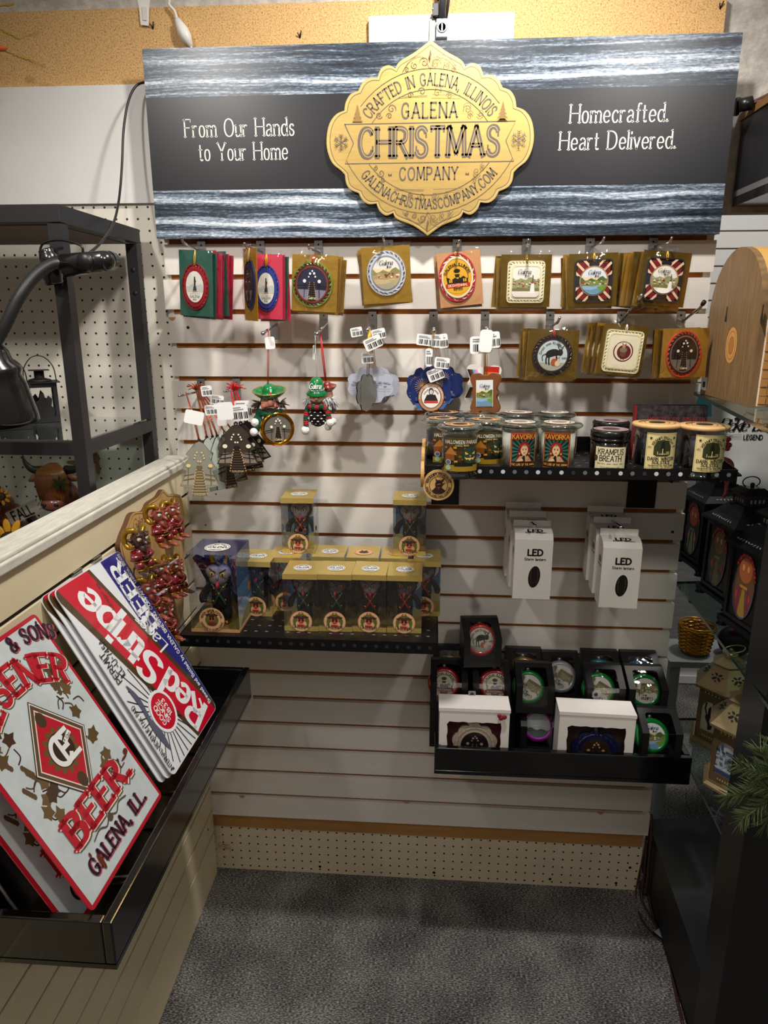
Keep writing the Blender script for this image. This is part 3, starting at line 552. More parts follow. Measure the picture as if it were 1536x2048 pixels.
def pic_goat(A, x, y, r, bg='c4d3d3', txt=True):
    A.rect(x, y, 2.2*r, 2.2*r, bg); A.rect(x, y-.85*r, 2.2*r, .8*r, 'a9aa98')
    A.poly(crom2([(x-.45*r, y+.05*r), (x-.3*r, y+.3*r), (x+.1*r, y+.42*r), (x+.45*r, y+.3*r), (x+.5*r, y+.05*r), (x+.2*r, y-.02*r), (x-.1*r, y-.1*r), (x-.3*r, y-.15*r)], 4, True), '1a1a1c')
    A.ell(x+.5*r, y+.2*r, .17*r, .22*r, '222224', 14)
    for s_ in (-1, 1): A.line([(x+(.5+s_*.08)*r, y+.38*r), (x+(.5+s_*.16)*r, y+.56*r), (x+(.56+s_*.22)*r, y+.68*r)], .05*r, '1a1a1c', sm=True)
    for a, b in ((-.4, -.55), (-.22, -.6), (.12, -.5), (.3, -.5)): A.line([(x+a*r*.8, y+.05*r), (x+a*r, y-.25*r), (x+a*r+.04*r, y+b*r)], .09*r, '1a1a1c', sm=True)
    A.line([(x-.45*r, y+.1*r), (x-.66*r, y-.05*r), (x-.62*r, y-.35*r)], .05*r, '1a1a1c', sm=True)
    A.ell(x+.12*r, y-.42*r, .2*r, .24*r, 'b4552f', 12); A.ell(x+.36*r, y-.5*r, .18*r, .2*r, 'd8c7a4', 12); A.ell(x+.13*r, y-.12*r, .09*r, None, 'e6c3a4', 10); A.ell(x+.4*r, y-.24*r, .09*r, None, 'e6c3a4', 10)
    if txt: A.arc('Gruss vom Krampus', x, y, .72*r, .17*r, '1c1c20', True, 104, wt=.14, con=.6, serif=.03, fit=1.75*r); A.text('gut sein', x+.58*r, y-.2*r, .15*r, '1c1c20', wt=.13)
def pic_bicent(A, x, y, r, bg='e3a92c', ink='1f1a14', band='c8271e'):
    A.ell(x, y, 1.05*r, None, bg, 32); A.ell(x, y+.02*r, .74*r, None, ink, 28); A.ell(x, y+.02*r, .7*r, None, bg, 28)
    A.poly(wave(x-.7*r, x+.7*r, y-.05*r, .08*r, 10, y-.5*r, 1), ink)
    A.ell(x, y+.28*r, .2*r, .27*r, bg, 14); A.ell(x, y+.42*r, .22*r, .14*r, ink, 12); A.poly([(x-.17*r, y+.22*r), (x+.17*r, y+.22*r), (x+.12*r, y+.02*r), (x-.12*r, y+.02*r)], ink); A.ell(x-.08*r, y+.32*r, .035*r, None, ink, 6); A.ell(x+.08*r, y+.32*r, .035*r, None, ink, 6)
    A.poly([(x-.4*r, y-.12*r), (x-.12*r, y+.02*r), (x, y-.2*r), (x+.12*r, y+.02*r), (x+.4*r, y-.12*r), (x+.45*r, y-.5*r), (x-.45*r, y-.5*r)], ink)
    for a in (-.52, -.4, .42, .55): A.rect(x+a*r, y-.2*r, .09*r, .2*r, bg)
    A.rect(x, y-.5*r, 1.62*r, .24*r, band); A.text('BICENTENNIAL', x, y-.57*r, .15*r, 'f3e6c4', wt=.18, fit=1.3*r); A.text('1826-2026', x, y-.8*r, .13*r, ink, wt=.18, fit=.6*r)
    A.arc('GALENA, ILLINOIS', x, y, .78*r, .16*r, ink, True, 90, wt=.18, fit=2.0*r)
# ================================================================ wall hooks
def hook(u, v, n, path, label, rad=.0026, ball=0, cap=0, ph=.052, group='steel display hooks on the slatted wall', clearp=False):
    p = at(u, v, y=0); o = V((p.x, -.0005, ZT(n)+.001)); t = thing('display_hook', label, 'hook', o, group=None)
    pm = mat('bfc0c2', .22, .9) if not clearp else clear('e8e8e8', 1.2, .93)
    m = MB(); wd = .0185
    m.box(-wd/2, wd/2, -.0022, -.0006, -ph+.006, .006, pm); m.box(-wd/2, wd/2, -.0022, .007, .0045, .0062, pm); m.lathe([(0, .0004), (.002, .0004)], DARK, 10, M=fr(0, -.0022, -.004))
    m.box(-wd/2, wd/2, -.004, -.0022, -.012, -.0105, pm)
    m.build('backplate', t)
    m = MB(); pts = [at(a, b, y=yy)-o for a, b, yy in path]; pts[0].y = -.003
    m.tube(pts, rad, CHROME, 8)
    if ball: m.sph(pts[-1], ball, CHROME, 12)
    if cap: m.tube([pts[-2]*.45+pts[-1]*.55, pts[-1]], .0045, BLACK, 8)
    m.build('prong', t); return t
L1 = [(403, (399, 502), (366, 484), (362, 474)), (521, (524, 503), (493, 495), (488, 486)), (637, (638, 504), (618, 497), (617, 490)), (778, (774, 495), (768, 481), (766, 473)), (914, (914, 500), (917, 489), (918, 481)), (1053, (1053, 499), (1056, 489), (1057, 479)), (1180, (1184, 493), (1205, 483), (1209, 475)), (1306, (1310, 491), (1340, 483), (1344, 475))]
ORD = ['leftmost', 'second', 'third', 'fourth', 'fifth', 'sixth', 'seventh', 'rightmost']
for i, (u, a, b, c) in enumerate(L1):
    hook(u, 486, 1, [(*a, 0), (*b, -.135), (*c, -.15)], 'steel hook close under the sign, %s from the left in the top row' % ORD[i] if 0 < i < 7 else 'steel hook close under the sign, %s of the top row' % ORD[i])
L2 = [(548, (553, 648), None, (526, 667), 'steel hook holding the green sombrero ornament'), (648, (655, 645), None, (634, 668), 'steel hook holding the pine cone ornament'), (745, (743, 650), None, (735, 660), 'steel hook holding the pale grey plaques'), (867, (868, 651), None, (868, 662), 'steel hook holding the dark blue plaques'), (970, (970, 651), None, (975, 660), 'steel hook holding the plaque with brown wooden border'), (1100, (1103, 652), (1115, 645), (1120, 635), 'steel hook holding the dark ringed beast ornament'), (1242, (1240, 645), None, (1284, 590), 'steel hook with long prong above the cream square ornament'), (1361, (1364, 643), (1400, 616), (1409, 603), 'steel hook with black tipped prong at the right end')]
for u, a, b, c, lb in L2:
    P = [(*a, 0), (*c, -.15)] if not b else [(*a, 0), (*b, -.135), (*c, -.15)]
    hook(u, 632, 3, P, lb, ball=.0048 if u < 1000 else 0, cap=u > 1300, ph=.062, rad=.003)
hook(402, 762, 5, [(402, 782, 0), (358, 792, -.14)], 'steel hook holding the pale tree ornaments on copper ribbon', ph=.05)
hook(473, 762, 5, [(475, 780, 0), (449, 783, -.14)], 'steel hook holding the dark tree ornaments on red ribbon', ph=.05)
hook(1046, 1022, 9, [(1048, 1030, 0), (1070, 1052, -.2)], 'hook carrying the left row of white lantern cartons', ball=.004, ph=.045)
hook(1209, 1024, 9, [(1212, 1032, 0), (1242, 1054, -.2)], 'hook carrying the right row of white lantern cartons', ball=.004, ph=.045)
# ================================================================ carded ornaments in clear sleeves
SLEEVE = clear('ffffff', 1.1, .985, .03, 1.45, .5, 22, .015)
FOIL = mat('dcae48', .24, .75, bump=.35, bscale=28); FOILD = mat('a9873a', .18, .85, bump=.3, bscale=22)
CARDM = {'foil': FOIL, 'foild': FOILD, 'green': mat('2c5a4c', .35), 'red': mat('b3263f', .35), 'pink': mat('d33a55', .35), 'amber': mat('c08a1d', .32, .3), 'kraft': mat('c08a5a', .7)}
def braid(m, outline, a, r, k, mt, mt2=None, M=None, b=None):
    n = len(outline); b = b or r*.7
    for ph in (0, pi):
        P = []
        for i, (x, y) in enumerate(outline):
            x0, y0 = outline[i-1]; x1, y1 = outline[(i+1) % n]; dx, dy = x1-x0, y1-y0; L = math.hypot(dx, dy) or 1; t = 2*pi*k*i/n+ph
            P.append((x+dy/L*a*sin(t), y-dx/L*a*sin(t), b*cos(t)+r))
        m.tube(P, r, mt2 if (ph and mt2) else mt, 6, M, closed=True)
def sleeve_mesh(w_, h_, dome=.009, up=.012):
    m = MB(FRONT); n = 7; a = []
    for i in range(n+1):
        for j in range(n+1):
            x, y = -1+2*i/n, -1+2*j/n; d = (1-abs(x)**4)*(1-abs(y)**4); a.append((x*w_*.53, y*h_*.53+up*.3, .0018+dome*d*(.85+.15*sin(5*x+3*y))))
    m.add(a, [(i*(n+1)+j, (i+1)*(n+1)+j, (i+1)*(n+1)+j+1, i*(n+1)+j+1) for i in range(n) for j in range(n)], SLEEVE, True)
    m.box(-w_*.15, w_*.15, h_*.5, h_*.5+up, .0005, .0009, SLEEVE)
    return m
def card(u, v, wp, hp, y, back, label, yaw=0, tilt=0, orn=None):
    """front card of a stack: position, size and tilt as measured"""
    p = at(u, v, y=y); w_, h_ = px(wp, p), px(hp, p); t = thing('carded_ornament', label, 'ornament', p, (0, R(tilt), R(yaw)))
    m = MB(FRONT); m.box(-w_/2, w_/2, -h_/2, h_/2, -.0009, 0, CARDM[back]); m.build('card', t)
    m = MB(FRONT); orn(m, w_, h_); A = Art(FRONT, rough=.25, coat=.4); A.z = .0052; o = m.build('ornament', t); ORN[orn.__name__ if False else id(orn)] = 1
    orn.print(A, w_, h_); A.build('printed_picture', o)
    sleeve_mesh(w_, h_).build('clear_sleeve', t); return t, p, w_, h_
ORN = {}
class Orn:
    def __init__(s, shape, cx, cy, rx, ry, ring, body, pic, loop='d9b030', ring2=None, k=14, inner=.76): s.__dict__.update(locals())
    def outline(s, w_, h_, f, n=90):
        if s.shape == 'sq': P = rrect(s.cx*w_, s.cy*h_, 2*s.rx*w_*f, 2*s.ry*h_*f, .2*s.rx*w_, 6); return resample(P, n)
        return ellp(s.cx*w_, s.cy*h_, s.rx*w_*f, s.ry*h_*f, n)
    def __call__(s, m, w_, h_):
        rm = mat(s.ring, .22, coat=.5); rm2 = mat(s.ring2, .22, coat=.5) if s.ring2 else None; R0 = s.rx*w_
        m.prism(s.outline(w_, h_, .86, 40), .0002, .0048, mat(s.body, .3, coat=.4)); wd = R0*(1-s.inner)*.5
        braid(m, s.outline(w_, h_, s.inner+(1-s.inner)*.5), wd*.62, wd*.36, s.k, rm, rm2); m.ring(s.outline(w_, h_, .99, 60), s.outline(w_, h_, .94, 60), .0003, .004, rm); m.ring(s.outline(w_, h_, s.inner+.03, 60), s.outline(w_, h_, s.inner-.03, 60), .0003, .0056, rm2 or rm)
        if s.loop:
            x, y = s.cx*w_, s.cy*h_+s.ry*h_*.9; m.tube([(x-.001, y, .005), (x-.0015, y+(h_*.5-y)*.6, .003), (x, h_*.5, .001)], .0009, mat(s.loop, .4), 6); m.tube([(x+.001, y, .005), (x+.0018, y+(h_*.5-y)*.6, .003), (x+.0005, h_*.5, .001)], .0009, mat(s.loop, .4), 6)
    def print(s, A, w_, h_):
        A.clip = s.outline(w_, h_, s.inner-.02, 36); s.pic(A, s.cx*w_, s.cy*h_, s.rx*w_*s.inner, s.ry*h_/(s.rx*w_))
def resample(P, n):
    P = list(P)+[P[0]]; L = [0]
    for a, b in zip(P[:-1], P[1:]): L.append(L[-1]+math.hypot(b[0]-a[0], b[1]-a[1]))
    out = []; j = 0
    for i in range(n):
        d = L[-1]*i/n
        while L[j+1] < d: j += 1
        t = (d-L[j])/((L[j+1]-L[j]) or 1); out.append((P[j][0]+(P[j+1][0]-P[j][0])*t, P[j][1]+(P[j+1][1]-P[j][1])*t))
    return out
def statue(A, x, y, r, q):
    A.rect(x, y, 2.4*r, 2.4*q*r, 'ece9dd'); A.poly(wave(x-1.1*r, x+1.1*r, y+.1*q*r, .12*r, 9, y-.3*q*r, 2), 'c9cfc8'); A.rect(x, y-.28*q*r, 2.2*r, .1*q*r, 'd9cfae')
    A.poly([(x-.2*r, y-.25*q*r), (x+.2*r, y-.25*q*r), (x+.14*r, y+.02*q*r), (x-.14*r, y+.02*q*r)], '3d3f3a'); A.rect(x, y-.3*q*r, .5*r, .06*q*r, '8f9288'); A.poly([(x-.08*r, y+.02*q*r), (x+.1*r, y+.02*q*r), (x+.08*r, y+.5*q*r), (x-.07*r, y+.5*q*r)], '2c2d29'); A.ell(x, y+.56*q*r, .07*r, .06*q*r, '2c2d29', 10); A.poly([(x-.05*r, y+.18*q*r), (x+.16*r, y+.3*q*r), (x+.1*r, y+.42*q*r)], '2c2d29'); A.line([(x-.5*r, y-.42*q*r), (x+.6*r, y-.42*q*r)], .02*r, '8f9288')
    A.text('GALENA', x, y-.68*q*r, .17*q*r, '3a3a3c', wt=.1, fit=1.05*r); A.text('Illinois', x, y-.82*q*r, .08*q*r, '3a3a3c', wt=.14)
def night(A, x, y, r, q): pic_stairs(A, x, y, r, q, '3a2c20', 'd9b777', False); A.text('GALENA', x, y-.62*q*r, .16*q*r, '1a120c', wt=.12, fit=1.0*r)
def target(A, x, y, r, q):
    A.rect(x, y, 3*r, 3*r, 'efe6c6'); A.ell(x, y, .66*r, None, '6c1f26', 36); A.ell(x, y, .58*r, None, 'efe6c6', 36); A.ell(x+.05*r, y-.03*r, .46*r, None, '6c1f26', 30)
    A.arc('Gruss vom Krampus', x, y, .585*r, .06*r, 'efe6c6', True, 100, wt=.16, fit=.9*r)
    A.ell(x, y-.05*r, .2*r, .32*r, '6b4a36', 14); A.ell(x, y+.1*r, .25*r, .16*r, '8a7a62', 12); A.ell(x, y+.34*r, .11*r, .12*r, 'c98a70', 12); A.rect(x-.08*r, y-.42*r, .06*r, .22*r, '4a3022'); A.rect(x+.08*r, y-.42*r, .06*r, .22*r, '4a3022')
    for s_ in (-1, 1): A.line([(x+s_*.05*r, y+.42*r), (x+s_*.13*r, y+.52*r)], .04*r, '4a3022')
def patriot(pic):
    def f(A, x, y, r, q):
        k = r; r = .72*k
        for sx in (-1, 1):
            for sy in (-1, 1):
                for i in range(3): A.poly(rot2(rectp(x+sx*.8*k, y+sy*.8*k, .13*k, 1.0*k), -45*sx*sy+90*0, x+sx*.8*k, y+sy*.8*k) if i == 0 else [(a+sx*(i*2-3)*.27*k*1, b-sy*(i*2-3)*.27*k*1) for a, b in rot2(rectp(x+sx*.72*k, y+sy*.72*k, .12*k, .9*k), -45*sx*sy, x+sx*.72*k, y+sy*.72*k)], 'e9c9a6')
        for a, b in ((0, .86), (0, -.86), (.86, 0), (-.86, 0)):
            for j in (-.16, 0, .16): A.ell(x+a*k+(j*k if a == 0 else 0), y+b*k+(j*k if b == 0 else 0), .13*k, None, '22242e', 10)
        A.ell(x, y, 1.1*r, None, 'a8835c', 36); c0 = A.clip; A.clip = ellp(x, y, r, r, 32); pic(A, x, y, r, 1); A.clip = c0
    return f
HB = lambda A, x, y, r, q: pic_harbor(A, x, y, r, q); HBT = lambda A, x, y, r, q: pic_harbor(A, x, y, r, q, True, 1); MN = lambda A, x, y, r, q: pic_monument(A, x, y, r, q)
CARDS = [  # u, v, w, h, y, card, label, yaw, tilt, ornament, backs (colour list), sideways step of the backs
 (392, 567, 74, 126, -.125, 'green', 'green card with oval red rimmed ornament of a statue, front of its stack', -12, 3, Orn('el', .0, -.05, .4, .355, '8a1522', 'a01a26', statue, k=13, inner=.7), ['green', 'red', 'pink', 'red', 'green', 'pink', 'red'], .0042, 'card behind the green statue card, in the stack on the leftmost hook'),
 (501, 570, 52, 138, -.14, 'amber', 'narrow turned amber card with oval navy rimmed ornament', -46, 2.5, Orn('el', .02, .0, .4, .35, '1b2142', '2a2540', night, k=13, inner=.7), [], 0, ''),
 (534, 574, 66, 124, -.118, 'pink', 'pink card with oval blue rimmed ornament, behind the turned amber card', -10, 2, Orn('el', .0, -.02, .4, .36, '20398f', '2a3f8a', statue, k=13, inner=.7), ['pink', 'green', 'pink'], .004, 'card behind the pink card with the blue rimmed oval'),
 (629, 567, 94, 108, -.11, 'foil', 'gold card with round green wreath ornament and red loop', -6, 3, Orn('el', -.04, -.02, .445, .41, '6f8a35', '3a2c20', lambda A, x, y, r, q: pic_stairs(A, x, y, r, q, '2b2b45', 'f4f0ff'), 'd31c1c', '8f3a20', 15), ['foil']*4, .0035, 'gold card stacked behind the round green wreath ornament'),
 (773, 550, 97, 108, -.118, 'foil', 'gold card with round silver chain ornament of a river town', 0, -3, Orn('el', .0, .03, .405, .4, 'b9bcc4', 'c9ccd2', HBT, None, '8d93a2', 12, .74), ['foil', 'foil', 'foil', 'foild', 'foil'], -.002, 'gold card fanned out behind the round silver chain ornament'),
 (920, 558, 86, 104, -.112, 'kraft', 'brown card with round bicentennial ornament in red white and blue rim', 0, -6, Orn('el', -.06, .03, .43, .45, 'c3273a', 'e3a92c', lambda A, x, y, r, q: pic_bicent(A, x, y, r), 'd9b030', 'e8e4e0', 12, .8), ['kraft']*4, -.0015, 'brown card stacked behind the round bicentennial ornament'),
 (1051, 562, 100, 100, -.112, 'foild', 'dark gold card with cream square ornament of a hillside town', 2, 0, Orn('sq', .0, -.02, .375, .405, 'e4dcb4', 'efe6c6', MN, 'd9b030', None, 20, .74), ['foild', 'foil', 'foild', 'foil'], -.003, 'gold card stacked behind the cream square town ornament'),
 (1186, 560, 97, 101, -.114, 'foild', 'dark gold card with square flag patterned ornament of a green river bend', 3, -2, Orn('sq', .0, -.02, .385, .405, '7a1c28', '7a1822', patriot(HB), 'e2b83a', '2a2a34', 14, .97), ['foil', 'foild', 'foil', 'foild'], -.003, 'gold card stacked behind the square river bend ornament'),
 (1328, 558, 97, 104, -.125, 'foild', 'dark gold card with square flag patterned ornament of the town and obelisk', 6, 4, Orn('sq', -.02, -.02, .385, .4, '7a1c28', '7a1822', patriot(MN), 'e2b83a', '2a2a34', 14, .97), ['foil', 'foild', 'foil', 'foil', 'foil', 'foild', 'foil'], -.0065, 'gold card stacked behind the square obelisk ornament'),
 (1106, 709, 98, 96, -.118, 'foild', 'gold card with round dark rimmed ornament of a horned beast', 2, 1, Orn('el', -.02, -.02, .41, .425, '2a1f20', '201818', lambda A, x, y, r, q: pic_goat(A, x, y, r), 'd31c1c', '3c2c2c', 15), ['foil', 'foild', 'foil', 'foild', 'foil'], -.0035, 'gold card stacked behind the round horned beast ornament'),
 (1246, 700, 88, 99, -.125, 'foild', 'gold card with cream square ornament bearing a dark red ring', 4, 5, Orn('sq', -.01, -.03, .43, .42, 'e4dcb4', 'efe6c6', target, 'e8e4da', None, 20, .8), ['foil', 'foild', 'foil', 'foild', 'foil', 'foil'], -.0042, 'gold card stacked behind the cream square ornament with the dark red ring'),
 (1369, 706, 92, 96, -.12, 'foil', 'gold card with oval red and black rimmed ornament of lamp lit steps', 4, -1, Orn('el', -.03, -.02, .38, .475, 'cf3a28', '2a1d1a', lambda A, x, y, r, q: pic_stairs(A, x, y, r, q, '1f1615'), None, '8a5a4a', 14), ['foild', 'foil', 'foil', 'foild'], -.003, 'gold card stacked behind the oval red and black ornament')]
for u, v, w_, h_, y, bk, lb, yaw, tilt, on, backs, st, blb in CARDS:
    t, p, ww, hh = card(u, v, w_, h_, y, bk, lb, yaw, tilt, on)
    for i, b in enumerate(backs):
        d = .0085+.0075*i
        m = MB(FRONT); m.box(-ww/2, ww/2, -hh/2, hh/2, -.0009, 0, CARDM[b]); m.box(-ww*.53, ww*.53, -hh*.53, hh*.5, .0002, .0006, SLEEVE)
        if u > 560 or i: m.prism(ellp(on.cx*ww, on.cy*hh, on.rx*ww, on.ry*hh, 20), .0002, .005, mat(on.ring, .3))
        o = m.build('carded_ornament'); o.location = (p.x+st*(i+1)*.9+.0016*sin(3*i+u), p.y+d, p.z-.003*((i*7+u) % 3)*.7); o.rotation_euler = (0, R(tilt+3*sin(i*2.1+u)+(-4 if u == 773 else 0)), R(yaw)); tag(o, blb, 'ornament', blb if len(backs) > 1 else None)
# ================================================================ loose ornaments hanging from the hooks
TAGW = mat('f2f2f0', .45); GSTR = mat('c9962c', .35, .6); REDR = mat('c8141c', .4); COPR = mat('c4613f', .25, .7, bump=.5, bscale=200)
def price_tag(t, p, wp=30, hp=22, ang=0, yaw=0, name='price_tag', y=None, bars=True):
    """p: point relative to the thing"""
    s_ = px(1, t.location+V(p)); w_, h_ = wp*s_, hp*s_; M = MX.Translation(p) @ MX.Rotation(R(yaw), 4, 'Z') @ MX.Rotation(R(-ang), 4, 'Y') @ FRONT
    m = MB(M); m.prism(rrect(0, 0, w_, h_, .15*h_, 3), -.0003, .0003, TAGW)
    if bars:
        A = Art(None, mb=m, z=.0005); x = -.34*w_
        for i in range(9): b = (.03+.025*((i*7) % 3))*w_; A.rect(x, -.16*h_, b, .42*h_, '2a2a2c'); x += b+.045*w_
        A.rect(-.05*w_, .22*h_, .66*w_, .05*h_, '8a8a8a'); A.rect(-.12*w_, .34*h_, .5*w_, .05*h_, '8a8a8a')
    return m.build(name, t)
def string(t, a, b, mt, r=.0006, name='string', sag=0, n=2):
    m = MB()
    for k in range(n):
        o = (k-.5*(n-1))*.0022; m.tube([V(a)+V((o, 0, 0)), (V(a)+V(b))/2+V((o*1.4+sag, -.001, 0)), V(b)+V((o*.2, 0, 0))], r, mt, 5)
    return m.build(name, t)
TREE = [(0, .5), (.1, .47), (.34, .26), (.25, .21), (.44, 0), (.33, -.04), (.5, -.31), (.19, -.36), (.2, -.5)]
TREE = [(-x, y) for x, y in TREE[::-1]] + TREE[1:]; TREE = TREE[::-1]
def tree(u, v, wp, hp, y, yaw, tilt, front, label, hang, ribbon, grp=None, tags=(), dark=True, show=True):
    p = at(u, v, y=y); w_, h_ = px(wp, p), px(hp, p); t = thing('tree_ornament', label, 'ornament', p, group=grp)
    M = MX.Rotation(R(yaw), 4, 'Z') @ MX.Rotation(R(tilt), 4, 'Y') @ FRONT
    P = [(a*w_, b*h_) for a, b in TREE]; m = MB(M); m.prism(P, -.0032, -.0002, mat('15120f', .5)); m.prism([(a*.99, b*.99) for a, b in P], -.0002, .0001, mat(front, .35, coat=.3)); m.prism([(a*.97, b*.98) for a, b in P], -.0035, -.0032, mat('c3cdc2', .5))
    m.ring(ellp(0, .51*h_, .05*w_, .05*w_, 12), ellp(0, .51*h_, .025*w_, .025*w_, 12), -.0032, 0, mat('15120f', .5)); b = m.build('board', t)
    if show:
        A = Art(M, rough=.35, coat=.3); lo = '8d7f72' if dark else 'a79f8a'; dk = '1a1411' if dark else '6d6148'; lt = 'f3ead2' if dark else 'e6cf8a'
        A.poly([(-.46*w_, -.29*h_), (.46*w_, -.29*h_), (.33*w_, -.08*h_), (-.33*w_, -.08*h_)], lo); A.poly([(-.18*w_, -.48*h_), (.18*w_, -.48*h_), (.07*w_, .06*h_), (-.07*w_, .06*h_)], dk)
        for i in range(9): A.line([(-.16*w_+.011*i*w_, -.45*h_+.05*i*h_), (.16*w_-.011*i*w_, -.45*h_+.05*i*h_)], .012*h_, '6a5136' if dark else 'c4b07a')
        for s_ in (-1, 1):
            for k in (-.12, -.2): A.line([(s_*.4*w_, k*h_), (s_*.14*w_, (k+.03)*h_)], .02*h_, dk)
            A.line([(s_*.3*w_, -.28*h_), (s_*.28*w_, .02*h_)], .018*w_, dk); A.ell(s_*.28*w_, .06*h_, .06*w_, .05*w_, lt, 10)
            for i in range(9): A.ell(s_*(.19-.014*i)*w_, (-.45+.055*i)*h_, .014*w_, None, 'f0bf78', 6)
            for a, c in ((.06, .3), (.12, .2), (.03, .14), (.1, .25)): A.ell(s_*a*w_, c*h_, .022*w_, None, lt, 8)
        A.text('GALENA', 0, -.475*h_, .035*h_, 'd9c79a', wt=.14, fit=.28*w_); A.build('printed_picture', b)
    top = M @ V((0, .52*h_, -.0015)); hp_ = at(*hang[:2], y=hang[2])-p
    string(t, top, hp_, ribbon, .0011, 'ribbon', .002, 2)
    for tg in tags: price_tag(t, at(tg[0], tg[1], y=y-.008-.002*len(tg))-p, tg[2]*.8, tg[3]*.8, *tg[4:])
    return t
G = 'pale tree ornaments on the first hook'
tree(399, 938, 76, 112, -.155, 18, 3, '8f8d80', 'pale tree shaped ornament with lamp lit steps, lowest and frontmost of its bunch', (372, 785, -.12), COPR, None, [(388, 835, 46, 34, -14, 20, 'price_tag', None, False)], dark=False)
tree(418, 930, 60, 110, -.11, 60, 0, 'c3cdc2', 'pale tree ornament turned edge on, behind the frontmost pale tree', (392, 780, -.05), COPR, None, [(413, 782, 28, 26, 6)], False, False)
tree(428, 928, 56, 108, -.095, 62, 2, 'c3cdc2', 'pale tree ornament turned edge on, in the middle of the pale bunch', (396, 780, -.04), COPR, None, [(422, 820, 32, 25, 4)], False, False)
tree(440, 926, 58, 108, -.085, 58, -2, 'c3cdc2', 'pale tree ornament turned edge on, next to the smoky grey tree', (398, 780, -.03), COPR, None, [(434, 800, 34, 24, -8)], False, False)
tree(457, 922, 62, 112, -.075, 35, -4, '6d6560', 'smoky grey tree ornament at the right of the pale bunch', (400, 780, -.02), COPR, None, [(444, 838, 26, 34, 2, 0, 'price_tag', None, False)])
tree(474, 912, 62, 104, -.055, 25, -8, '5c534e', 'smoky grey tree ornament hanging rearmost of the left bunch', (402, 780, -.012), COPR, None, [])
tree(474, 898, 84, 98, -.135, 4, 0, '3c332d', 'dark tree ornament with lit steps, frontmost on the red ribbons', (462, 782, -.11), REDR, None, [(450, 822, 42, 44, 4, 0, 'price_tag', None, False)])
tree(488, 896, 80, 96, -.115, -14, -6, '352c27', 'dark tree ornament, middle of the bunch on red ribbons', (468, 781, -.08), REDR, None, [(478, 826, 46, 40, 6)])
tree(502, 890, 80, 96, -.09, -20, -12, '2f2723', 'dark tree ornament, rearmost of the bunch on red ribbons', (472, 781, -.04), REDR, None, [(486, 818, 44, 42, 2)])
for nm, (u, v), mt_, lb in (('ribbon_bow', (392, 779), COPR, 'tuft of copper ribbon ends at the pale tree ornaments hook'), ('ribbon_bow', (468, 779), REDR, 'tuft of red ribbon ends over the dark tree ornaments')):
    p = at(u, v, y=-.075 if u < 400 else -.1); m = MB(); s_ = px(1, p)
    for i in range(26):
        a = R(200*rnd.random()-10); L = (8+12*rnd.random())*s_; q = V((cos(a)*L*1.2, -.01+.02*rnd.random(), sin(a)*L*.8)); m.tube([(0, 0, -2*s_), q*.5+V((0, 0, .003)), q], .0011, mt_, 5)
    o = m.build(nm); o.location = p; tag(o, lb, 'ribbon')
# ---- scalloped plaques
def benelux(w_, h_, n=5):
    P = []; c = [(0, .43), (.1, .5), (.24, .45), (.3, .33), (.42, .3), (.5, .17), (.47, .04), (.5, -.12), (.42, -.26), (.3, -.3), (.22, -.44), (.08, -.47), (0, -.5)]
    c = c + [(-x, y) for x, y in c[::-1][1:-1]]; return [(x*w_, y*h_) for x, y in crom2(c, 3, True)][::-1]
def bracket(w_, h_):
    c = [(0, .44), (.12, .45), (.24, .5), (.42, .47), (.48, .36), (.42, .22), (.38, .1), (.44, 0), (.38, -.1), (.42, -.22), (.48, -.36), (.42, -.47), (.24, -.5), (.12, -.45), (0, -.47)]
    c = c + [(-x, y) for x, y in c[::-1][1:-1]]; return [(x*w_, y*h_) for x, y in crom2(c, 3, True)][::-1]
def plaque(u, v, wp, hp, y, shape, front, label, hang, art=None, yaw=0, tilt=0, tags=(), edge='1c1a1a', grp=None, back=None):
    p = at(u, v, y=y); w_, h_ = px(wp, p), px(hp, p); t = thing('plaque_ornament', label, 'ornament', p, group=grp); M = MX.Rotation(R(yaw), 4, 'Z') @ MX.Rotation(R(tilt), 4, 'Y') @ FRONT
    P = shape(w_, h_); m = MB(M); m.prism(P, -.003, 0, mat(front, .3, coat=.4), mside=mat(edge, .5)); b = m.build('board', t)
    if art: A = Art(M, rough=.3, coat=.4); art(A, w_, h_); A.build('printed_picture', b)
    string(t, M @ V((0, .45*h_, 0)), at(*hang[:2], y=hang[2])-p, GSTR, .0007)
    for tg in tags: price_tag(t, at(tg[0], tg[1], y=y-tg[2])-p, *tg[3:])
    return t
def etch(A, w_, h_):
    for i in range(40): A.rect((-.42+.84*rnd.random())*w_, (-.02+.12*rnd.random())*h_, .06*w_, .02*h_, rnd.choice(('8f92a4', 'a4a7b6', '7b7f93')))
    for a in (-.3, -.1, .15, .3): A.line([(a*w_, -.05*h_), (a*1.6*w_*.7, -.36*h_)], .006*h_, 'a9abba')
    A.line([(-.45*w_, -.06*h_), (.45*w_, -.08*h_)], .012*h_, '9a9cae')
